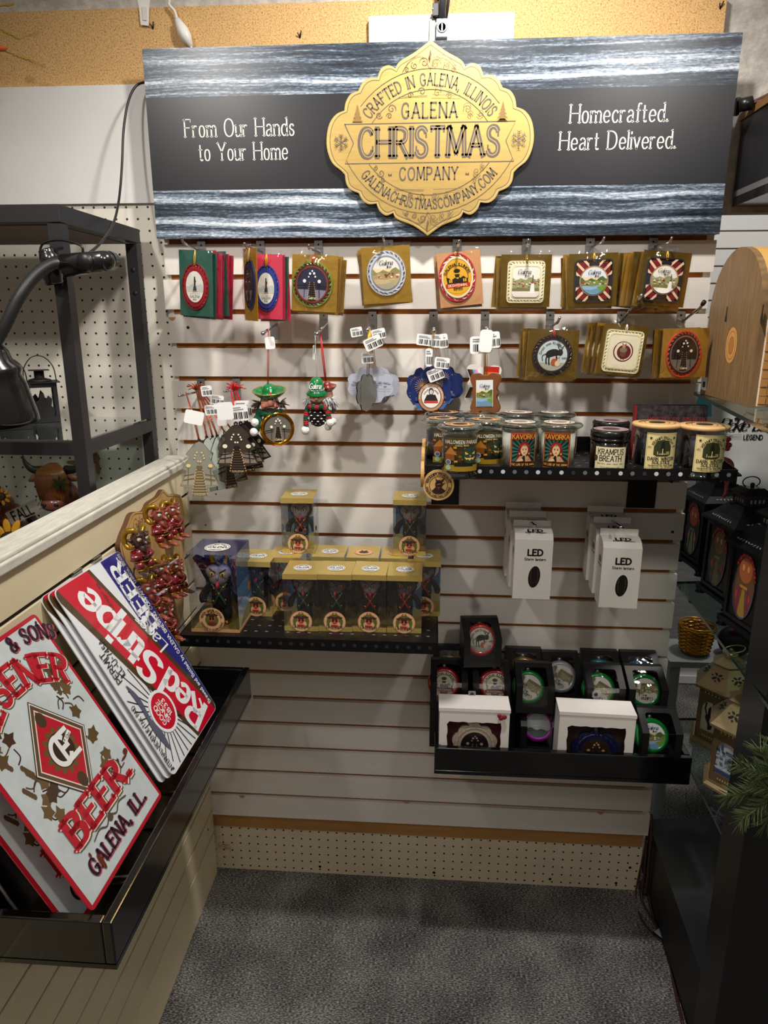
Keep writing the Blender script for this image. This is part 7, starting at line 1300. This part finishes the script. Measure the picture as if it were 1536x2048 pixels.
# ================================================================ right: glass shelf unit and what stands on it
GLASS = clear('dfece8', .55, .94, .02, 1.5, 0, 25, .05); GEDGE = mat('1c3a38', .15, coat=.5)
u_ = thing('glass_shelf_unit', 'black open display unit with glass shelves at the right edge', 'shelf')
def gshelf(P, z, name='glass_shelf'):
    m = MB(); m.prism(P, z-.007, z, GLASS, mside=GEDGE); return m.build(name, u_)
e1, e0 = at(1399, 785, z=1.388), at(1536, 856, z=1.388)
gshelf([(e0.x-.012, e0.y-.06), (2.0, e0.y-.06), (2.0, .12), (e1.x-.005, e1.y+.02)][::1], 1.388)
g1, g0 = at(1352, 1163, z=.915), at(1482, 1338, z=.915)
gshelf([(g0.x-.01, g0.y-.16), (2.0, g0.y-.16), (2.0, .14), (g1.x, g1.y)], .915)
gshelf([(1.236, -.47), (2.0, -.47), (2.0, .14), (1.262, .09)], .5)
BKP = mat('151517', .4); m = MB(); m.box(1.196, 1.305, -.535, -.45, 0, 2.0, BKP); m.build('front_post', u_)
m = MB(); m.box(1.9, 1.99, .03, .12, 0, 2.0, BKP); m.build('rear_post', u_)
m = MB(); m.prism([(1.209, -.449), (2.0, -.449), (2.0, .14), (1.236, .06)], .03, .2, mat('26272a', .3, coat=.2), mside=mat('050506', .5)); m.prism([(1.235, -.43), (1.98, -.43), (1.98, .12), (1.255, .05)], 0, .03, DARK); m.build('plinth', u_)
m = MB(); m.box(1.306, 2.0, -.5, -.47, .0, 1.05, mat('17171a', .5)); m.build('end_panel', u_)
# black cabinet up at the right
t = thing('wall_cabinet', 'black overhead cabinet with grey bottom edge at the upper right', 'cabinet', (1.262, .0, 1.78))
m = MB(); m.box(0, .7, -.9, .05, .025, .17, mat('202125', .35)); m.build('side_panel', t); m = MB(); m.box(-.001, .012, -.9, .05, .018, .03, mat('8d8d8f', .4, .5)); m.build('edge_strip', t)
m = MB(); m.box(0, .7, -.9, .05, 0, .018, mat('1a1b1e', .2, coat=.4)); m.build('underside', t); m = MB(); m.box(-.003, .72, -.9, .058, .17, .185, mat('8a6238', .6, nscale=20, namt=.3, nstretch=(3, .3, 1))); m.build('wooden_top', t)
t = thing('cable_clamp', 'black cable clamp with brown cords at the right end of the sign', 'clamp', at(1486, 212, y=.0)); o = t.location
m = MB(); m.tube([(-.012, -.01, -.002), (.012, -.014, .002)], .013, BLACK, 14); m.box(-.014, -.006, -.002, .01, -.016, .016, BLACK); m.build('clamp_body', t)
for k in range(2): m = MB(); m.tube(crom([(.01, -.014, .002*k), (.05, -.05, .012+.006*k), (.12, -.14, .05+.004*k)], 5), .003, mat('4a2a22', .5), 6); m.build('cord', t)
# arched wooden display box with woven front
z = 1.3886; b0, b1 = at(1400, 786, z=z), at(1497, 814, z=z); t = thing('arched_box', 'barrel topped wooden box with woven golden front on the top glass shelf', 'box', (b1.x, b1.y, z)); yaw = math.atan2(b0.x-b1.x, b0.y-b1.y); t.rotation_euler = (0, 0, -yaw); D = (b0.y-b1.y); hs = at(1425, 640, y=b1.y+D*.5).z-z
WB_ = mat('93744f', .5, nscale=26, namt=.35, nstretch=(1, 5, .5)); ar = [(0, 0), (D, 0), (D, .16)] + [(D/2+D/2*cos(R(a)), .16+.125*sin(R(a))) for a in range(10, 180, 10)] + [(0, .16)]
LF = MX(((0, 0, -1, 0), (-1, 0, 0, D), (0, 1, 0, 0), (0, 0, 0, 1)))          # faces -x, x right is towards -y
arl = [(D-a, b) for a, b in ar][::-1]; m = MB(LF); m.prism(arl, -.012, 0, WB_); ep = m.build('end_panel', t)
for a in (.1, .27): m = MB(LF); m.prism([(a-.005, .15), (a+.005, .15), (a+.002, .165), (a+.0015, .178), (a-.0015, .178), (a-.002, .165)], 0, .0006, DARK); m.build('keyhole', ep)
A = Art(LF); A.ell(D*.55, .105, .028, .034, 'd9a05a', 30); A.ring(D*.55, .105, .022, .027, .0012, '8a5a2a'); A.poly(ellp(D*.55, .105, .014, .018, 8), 'b9803f'); A.ring(D*.55, .105, .012, .016, .001, '8a5a2a'); A.build('round_sticker', ep)
m = MB(); RR = MX(((0, 0, 1, 0), (1, 0, 0, 0), (0, 1, 0, 0), (0, 0, 0, 1))); m.prism(ar, .012, .34, mat('d9a860', .4, .1), M=RR); bod = m.build('barrel_body', t)
m = MB(FRONT); 
for i in range(7):
    for j in range(9):
        x, y = .02+i*.013, .012+j*.0155; m.cbox((x, y, .002), (.0115, .014, .003) if (i+j) % 2 else (.012, .0125, .005), mat('c08a4a', .5))
m.box(.012, .108, .002, .152, 0, .0008, mat('f2ebe0', .6)); wv = m.build('woven_front', t)
A = Art(FRONT, z=.003); A.rect(.2, .077, .18, .15, 'f4eee8'); rr = random.Random(6)
for i in range(90): A.swirl(.118+.17*rr.random(), .008+.14*rr.random(), .006+.004*rr.random(), .0022, '4a3222', 1.1, 360*rr.random(), rr.choice((-1, 1)))
A.build('scrolled_panel', t)
p = at(1409, 768, y=b0.y-.01); A = Art(LF); A.rect(.018, .022, .035, .028, 'efece4'); A.rect(.02, .02, .016, .012, '3a3a3a'); A.build('price_label', ep)
t = thing('ribbon_jar', 'golden lidded jar wrapped in dark red ribbon on top of the arched box', 'jar', (b0.x+.13, b1.y+D*.5, z+.2855))
m = MB(); m.lathe([(.06, 0), (.063, .01), (.06, .02), (.064, .03), (.06, .042), (.064, .052), (.06, .062), (0, .062)], mat('8e2a22', .6, nscale=60, namt=.3, nstretch=(.3, .3, 4)), 28); m.build('ribbon_band', t); m = MB(); m.lathe([(.069, .06), (.07, .066), (.055, .085), (.03, .098), (0, .102)], mat('c9a868', .25, .7), 28); m.tube([(.062*cos(a), .062*sin(a), .075+.02*sin(a)) for a in [k*pi/8 for k in range(9)]], .002, mat('8a6a3a', .4), 6); m.build('lid', t)
# white shirt hung behind the unit
t = thing('printed_shirt', 'white shirt with black paddle print reading Pickle ball LEGEND', 'clothing', at(1402, 790, y=.2)); o = t.location; m = MB(); a = []; nx, nz = 40, 24; Wd, Hd = .62, .34
for i in range(nx+1):
    for j in range(nz+1):
        x = Wd*i/nx; zz = -Hd*j/nz; a.append((x+.012*sin(j*.5)*(i == 0), .003*sin(x*45+zz*6)*(.3+j/nz)*(1 if abs(j-7) > 4 else .15)+.001*sin(x*25), zz))
m.add(a, [(i*(nz+1)+j, (i+1)*(nz+1)+j, (i+1)*(nz+1)+j+1, i*(nz+1)+j+1) for i in range(nx) for j in range(nz)], mat('e2e4e3', .85), True); m.build('cloth', t)
def onsh(u, v): q = at(u, v, y=.188)-o; return (q.x, q.z)
A = Art(FRONT, z=.0025); k = onsh(1440, 862); e = onsh(1536, 862); A.text('Pickle ball', *k, .03, '111114', 'l', wt=.15, con=.3, slant=.35, track=.03, fit=(e[0]-k[0])*1.02); k = onsh(1490, 880); e = onsh(1528, 880); A.text('LEGEND', *k, .0115, '111114', 'l', wt=.2, fit=e[0]-k[0])
A.line([onsh(1473, 839), onsh(1488, 835)], .006, '111114'); A.line([onsh(1488, 835), onsh(1497, 825), onsh(1512, 830), onsh(1513, 841), onsh(1498, 845)], .0018, '111114', closed=True)
for j, v in enumerate((870, 873, 876)): A.line([onsh(1445, v), onsh(1486, v+1)], .0008, '5a5a5e')
A.poly([onsh(1448, 874), onsh(1470, 872), onsh(1455, 878)], '111114'); A.build('print', t)
m = MB(); q = at(1393, 800, y=.16); m.prism([(0, 0), (.012, .03), (.03, .03), (.04, -.04), (.0, -.045)], -.004, .004, mat('4fb8d0', .5), M=fr(*q)); ob = m.build('bag', None, origin=q); tag(ob, 'small turquoise bag corner behind the end of the slatted wall', 'bag')
# berries and red leaf pick behind the candle shelf
p = at(1450, 888, y=-.05); t = thing('berry_pick', 'artificial pick of shiny red berries with a dusky red leaf', 'decoration', p); m = MB(); BE = mat('a00f1e', .12, coat=.8); s_ = px(1, p)
for x, zz in ((0, 8), (9, 10), (4, -2), (12, -2), (-3, 0), (2, -12), (10, -9), (-2, -8), (7, 2)): m.sph((x*s_-.004, (x % 3)*.002, zz*s_), 5.6*s_, BE, 12)
m.build('berries', t); m = MB(); a = [(-8, -24), (2, -26), (14, -30), (22, -40), (22, -50), (12, -60), (0, -68), (-10, -60)]; m.prism([(x*s_, y*s_) for x, y in crom2(a, 3, True)][::-1], -.002, .002, mat('8e3a3c', .4, bump=.6, bscale=80), M=FRONT); m.tube([(12*s_, 0, -50*s_), (14*s_, 0, -100*s_), (10*s_, .0, -110*s_)], .004, mat('8e3a3c', .5), 6); m.build('leaf', t)
# black lanterns with painted oval windows
BL = mat('17171a', .32, .3); BLT = mat('26262a', .22, .5)
def pan(A, k):
    A.ell(0, .105, .034, .068, '3a2c30', 30); A.clip = ellp(0, .105, .032, .065, 30); A.rect(0, .105, .08, .14, ('6a4a32', '4a4438', '2c2420')[k]); A.poly([(-.012, .04), (.012, .04), (.004, .1), (-.004, .1)], ('a8863a', '6a6648', '8d8f6a')[k]); A.ell(0, .14, .022, .026, ('b4643a', '7a5a40', 'b9543a')[k], 14)
    for s_ in (-1, 1): A.ell(s_*.008, .145, .004, .007, 'e9a05a' if k == 0 else 'c9b08a', 8); A.ell(s_*.018, .085, .007, .009, 'b93a4a', 8); A.line([(s_*.018, .05), (s_*.014, .1)], .005, ('8a1a4a', '4a4a3a', '9aa884')[k])
    A.rect(0, .105, .024, .006, 'c98a3a' if k == 0 else '7a7a5a'); A.clip = None
    for i in range(16): a_ = R(20+i*8); A.ell(.034*cos(a_), .105+.068*sin(a_), .004, None, 'c3261f' if i % 2 else '8a1a24', 6)
    A.ring(0, .105, .034, .068, .0022, '5a4a78', 40, 180, 360)
def lantern4(u, v, z, yaw, label, k, s_=1):
    p = at(u, v, z=z); t = thing('painted_lantern', label, 'lantern', p, (0, 0, R(yaw)), None, s_); w_, h = .058, .185
    m = MB(); m.box(-w_-.008, w_+.008, -w_-.008, w_+.008, .012, .022, BL)
    for sx in (-1, 1):
        for sy in (-1, 1): m.lathe([(.012, 0), (.008, .006), (.012, .013)], BL, 8, M=MX.Translation((sx*w_, sy*w_, 0)))
    m.build('base', t)
    m = MB(); m.box(-w_, w_, -w_, w_, .022, h, BL); b = m.build('body', t, .001)
    for r_ in (0, -90):
        M = MX.Rotation(R(r_), 4, 'Z') @ fr(0, -w_-.0005, 0); m = MB(M); m.ring(rectp(0, .104, .108, .155), rectp(0, .104, .09, .14), 0, .003, BLT); A = Art(M, mb=m, z=.0006, rough=.3, coat=.4); A.M = MX.Identity(4); pan(A, k); m.build('painted_window', b)
    m = MB(); R4 = lambda r_: r_*math.sqrt(2); P = [(R4(w_+.012), h), (R4(w_+.012), h+.006), (R4(w_-.006), h+.02), (R4(.03), h+.045), (R4(.026), h+.046)]; m.lathe(P, BLT, 4, smooth=False, a0=pi/4)
    for q in range(4):
        M = MX.Rotation(pi/2*q, 4, 'Z')
        for i in range(9): m.prism(rot2(ellp(0, 0, .0035, .0016, 8), 40*i), 0, .0008, mat('8a8a8c', .4), M=M @ MX.Translation(((i-4)*.009, -w_-.003+.0, h+.0135)) @ MX.Rotation(R(38), 4, 'X'))
    m.build('roof', t)
    m = MB(); m.box(-.026, .026, -.026, .026, h+.045, h+.066, BL); m.lathe([(R4(.033), h+.066), (R4(.033), h+.07), (R4(.018), h+.084), (0, h+.086)], BLT, 4, smooth=False, a0=pi/4)
    for q in range(4):
        for x in (-.014, -.005, .005, .014): m.cbox((x, -.0263, h+.056), (.004, .0006, .008), mat('9a9a9c', .4), M=MX.Rotation(pi/2*q, 4, 'Z'))
    m.build('chimney', t)
    m = MB(); m.sph((0, 0, h+.089), .005, BLT, 10); m.tube([(.02*cos(a), .006, h+.094+.012*sin(a)) for a in [2*pi*k_/20 for k_ in range(20)]], .0014, BLT, 6, closed=True); m.build('ring_handle', t)
lantern4(1420, 1135, .9155, 6, 'black painted lantern at the back of the glass shelf, nearest the slatted wall', 2)
lantern4(1473, 1200, .9155, 8, 'black painted lantern, middle one of the three on the glass shelf', 1)
lantern4(1528, 1268, .9155, 10, 'black painted lantern with scarecrow oval, front one beside the post', 0)
t = thing('round_lantern', 'large round shouldered black metal lantern in front of the white shirt', 'lantern', (1.56, .03, .9155)); m = MB(); m.lathe([(.1, 0), (.1, .02), (.09, .03), (.09, .14), (.105, .15), (.1, .18), (.075, .225), (.05, .25), (.045, .25), (.045, .285), (.05, .29), (.03, .312), (0, .316)], BLT, 8, smooth=False); m.build('body', t); m = MB(); m.tube(crom([(-.1, -.02, .2), (-.06, -.08, .235), (.02, -.1, .24), (.09, -.05, .25)], 5), .003, BL, 6); m.build('handle', t)
# gold basket on the lower glass, black pot, brass lanterns
def basket(u, v, z, label):
    p = at(u, v, z=z); t = thing('woven_basket', label, 'basket', p); G_ = mat('c08d2a', .25, .85); m = MB()
    m.lathe([(0, .001), (.038, .001), (.04, .012), (.04, .014), (.036, .004), (0, .004)], G_, 28); 
    for k in range(13):
        r_ = .041+.0008*k; m.tube([((r_+.0022*sin(9*a+pi*(k % 2)))*cos(a), (r_+.0022*sin(9*a+pi*(k % 2)))*sin(a), .014+.0058*k+.001*sin(18*a)) for a in [2*pi*i/54 for i in range(54)]], .0031, G_, 6, closed=True)
    m.build('woven_wall', t); m = MB(); m.tube([(.052*cos(a), .052*sin(a), .092) for a in [2*pi*i/40 for i in range(40)]], .0022, G_, 6, closed=True); m.build('rim', t)
# standing on a low white stool behind the wall end so it shows under the glass
q = at(1388, 1306, y=.35); m = MB(); m.box(q.x-.09, q.x+.2, q.y-.06, q.y+.1, q.z-.02, q.z-.001, mat('8f9498', .7)); m.box(q.x-.08, q.x-.05, q.y-.04, q.y+.08, 0, q.z-.02, mat('8f9498', .7)); m.box(q.x+.15, q.x+.18, q.y-.04, q.y+.08, 0, q.z-.02, mat('8f9498', .7)); o = m.build('low_stool', None, origin=(q.x, q.y, 0)); tag(o, 'plain grey low stand carrying the golden basket behind the wall end', 'stand')
basket(1388, 1304, q.z-.0005, 'golden woven basket beyond the end of the slatted wall')
p = V((q.x+.115, q.y-.0, q.z-.0005)); t = thing('black_bag', 'black cloth bundle with dark red trim beside the golden basket', 'bag', p); m = MB(); m.sph((0, 0, .045), (.05, .045, .047), mat('111113', .7), 16); m.build('bundle', t); m = MB(); m.tube(crom([(-.03, -.02, .085), (0, -.03, .092), (.03, -.035, .08), (.055, -.035, .05)], 5), .006, mat('7a1430', .6), 7); m.build('trim', t)
BRS = mat('c9b084', .3, .75); BRD = mat('86714f', .4, .5)
def hexl(u, v, z, yaw, label, art, s_=1):
    p = at(u, v, z=z); t = thing('brass_lantern', label, 'lantern', p, (0, 0, R(yaw)), None, s_); r_ = .066; h = .155
    m = MB(); m.lathe([(r_+.012, 0), (r_+.012, .006), (r_+.004, .012), (r_+.004, .016), (0, .016)], BRS, 6, smooth=False); m.build('base', t)
    m = MB()
    for q in range(6):
        M = MX.Rotation(pi/3*q+pi/6, 4, 'Z') @ frame((r_*cos(pi/6), 0, 0), (0, 1, 0), (0, 0, 1)); hw = r_*.5
        arch = [(-hw*.72, .04), (hw*.72, .04), (hw*.72, .1)] + [(hw*.72*cos(R(a)), .1+hw*.72*sin(R(a))) for a in range(20, 180, 20)] + [(-hw*.72, .1)]
        m.ring(resample([(-hw, .016), (hw, .016), (hw, h), (-hw, h)], 40), resample(arch, 40), -.0012, .0006, BRD, M=M)
        for k in range(5): m.prism([((-.012+.006*k)-.002, .026), ((-.012+.006*k)+.002, .026), ((-.012+.006*k), .032)], .0006, .001, mat('d9c9a8', .4), M=M); m.prism([((-.018+.009*k)-.002, .143), ((-.018+.009*k)+.002, .143), ((-.018+.009*k), .149)], .0006, .001, mat('d9c9a8', .4), M=M)
    b = m.build('body', t)
    for q in range(6):
        M = MX.Rotation(pi/3*q+pi/6, 4, 'Z') @ frame((r_*cos(pi/6)-.004, 0, 0), (0, 1, 0), (0, 0, 1)); A = Art(M, z=0, rough=.35); A.clip = [(-r_*.45, .03), (r_*.45, .03), (r_*.45, .14), (-r_*.45, .14)]; art(A, r_*.36, q); A.build('picture_pane', b)
    m = MB(); m.lathe([(r_+.014, h), (r_+.014, h+.006), (r_+.008, h+.011), (.03, h+.06), (.028, h+.06)], BRS, 6, smooth=False)
    for q in range(6):
        M = MX.Rotation(pi/3*q+pi/6, 4, 'Z') @ MX.Translation(((r_+.008+.03)/2*cos(pi/6), 0, h+.0355)) @ MX.Rotation(R(-48+90), 4, 'Y') @ MX.Rotation(R(90), 4, 'Z')
        for k in range(4): m.prism([(x+.0, y) for x, y in rot2(ellp(.0085, 0, .0065, .0028, 10), 90*k+45)], .0006, .0014, DARK, M=M); m.prism([(x, y) for x, y in rot2(ellp(.013, 0, .0026, .002, 6), 90*k)], .0006, .0014, DARK, M=M)
    m.build('roof', t)
    m = MB(); m.lathe([(.04, h+.06), (.042, h+.063), (.016, h+.08), (.014, h+.084), (0, h+.084)], BRS, 6, smooth=False); m.build('cap', t)
    m = MB(); m.sph((0, 0, h+.094), .006, BRS, 10); m.lathe([(0, h+.083), (.018, h+.084), (.018, h+.087), (0, h+.088)], BRS, 18); m.tube([(.026*cos(a)+.008, .026*sin(a)*.7, h+.097+.006*cos(a)) for a in [2*pi*k/24 for k in range(24)]], .0018, BRS, 6, closed=True); m.build('ring_handle', t)
def imp_art(A, k, q):
    A.rect(0, .09, .09, .12, 'c9cbb0')
    if q % 2: A.poly(crom2([(-.004, .045), (.006, .05), (.008, .075), (.012, .095), (.006, .11), (-.006, .105), (-.008, .085), (-.014, .08), (-.012, .07), (-.006, .06)], 3, True), '15120f'); A.line([(-.01, .082), (-.016, .1), (-.014, .115)], .004, '15120f'); A.line([(.004, .108), (.014, .12)], .003, '15120f'); A.line([(.002, .108), (.006, .124)], .003, '15120f'); A.ell(.004, .07, .006, .01, 'c9cbb0', 10)
    else: A.poly(crom2([(.0, .05), (.008, .09), (.0, .12), (-.008, .09)], 3, True), '6a2a2a')
def town_art(A, k, q):
    A.rect(0, .09, .09, .12, 'c9d0dc'); rr = random.Random(q)
    for i in range(46): A.rect((-.5+rr.random())*.05, .055+.045*rr.random(), .007, .006, rr.choice(('6a7894', '8f9ab4', '49587a', 'b4bccb', '3a4868')))
    A.rect(-.012, .108, .005, .014, '49587a'); A.rect(0, .046, .06, .008, '3a5588'); A.rect(0, .056, .06, .004, 'dfe4ea')
hexl(1437, 1478, .5005, 8, 'brass six sided lantern with horned figure panes on the low glass shelf', imp_art)
hexl(1470, 1566, .5005, 8, 'brass six sided lantern with blue town picture, beside the black post', town_art)
p = at(1432, 1571, z=.5005); m = MB(); m.prism(rectp(0, 0, .022, .02), 0, .0005, WPL); A = Art(mb=m, z=.0007)
for i in range(5): A.rect(0, -.008+.004*i, .018, .0012, '3a3a3a')
o = m.build('price_label'); o.location = p; tag(o, 'small white price label lying on the low glass shelf', 'label')
# pine branch reaching in at the right
t = thing('pine_branch', 'green artificial pine branch reaching in from the right edge', 'plant', at(1560, 1570, y=-.62)); o = t.location; m = MB(); n_ = MB(); rr = random.Random(9); NG = mat('4a5c36', .6); NG2 = mat('66774a', .6)
for tip, base in (((1474, 1528), (1560, 1560)), ((1452, 1592), (1555, 1580)), ((1482, 1640), (1560, 1585)), ((1520, 1500), (1560, 1570)), ((1530, 1650), (1565, 1590)), ((1510, 1570), (1575, 1590)), ((1545, 1480), (1575, 1570))):
    A_, B_ = at(*base, y=-.6-.04*rr.random())-o, at(*tip, y=-.6-.05*rr.random())-o; m.tube([A_, (A_+B_)/2+V((0, 0, -.004)), B_], [.002, .0016, .001], mat('5a4a2c', .8), 5); d = (B_-A_).normalized()
    for k in range(115):
        f = .12+.88*rr.random(); q = A_.lerp(B_, f); a = rr.random()*2*pi; s1 = d.orthogonal().normalized(); s2 = d.cross(s1); v = (d*1.1+s1*cos(a)+s2*sin(a)).normalized()*(.02+.012*rr.random()); n_.tube([q, q+v*.6, q+v], [.0007, .0007, .0002], NG if k % 2 else NG2, 3, smooth=False)
m.build('stem', t); n_.build('needles', t)
# bundle of brown cords running down the wall end and along the plinth
BRC = mat('3a211c', .5)
for i, (P, lb) in enumerate((([(1294, 1628, .0), (1304, 1650, -.01), (1299, 1700, -.02), (1290, 1790, -.03)], 'brown cord looping from the wall end down to the carpet, upper one'), ([(1286, 1680, .01), (1280, 1740, .0), (1284, 1800, None), (1312, 1850, None), (1336, 1900, None), (1346, 1960, None), (1366, 2050, None)], 'brown cord along the carpet edge, left of the pair'), ([(1292, 1690, .01), (1296, 1760, .0), (1306, 1830, None), (1330, 1880, None), (1346, 1930, None), (1360, 1990, None), (1378, 2055, None)], 'brown cord along the carpet edge, right of the pair'), ([(1284, 1700, .02), (1272, 1790, None), (1284, 1840, None), (1316, 1876, None), (1334, 1886, None)], 'thin dark cord lying loose on the carpet by the wall end'))):
    m = MB(); Q = []
    for u, v, y in P:
        q = at(u, v, y=y) if y is not None else at(u, v, z=.0045); q.x = max(q.x, 1.2235) if q.y > -.06 and q.z > .01 else q.x; Q.append(q)
    m.tube(crom(Q, 7), .0036 if i < 3 else .0024, BRC, 6); o = m.build('power_cord', None, origin=Q[0]); tag(o, lb, 'cord')
p = at(1322, 1868, z=.012); m = MB(); m.box(-.013, .013, -.009, .009, -.002, .002, mat('aeb8c6', .4), M=MX.Rotation(R(-52), 4, 'Z')); m.box(-.016, .016, -.011, -.009, -.007, .0, BLACK, M=MX.Rotation(R(-52), 4, 'Z')); o = m.build('cord_tag'); o.location = p; tag(o, 'pale paper tag wrapped round the cords on the carpet', 'tag')
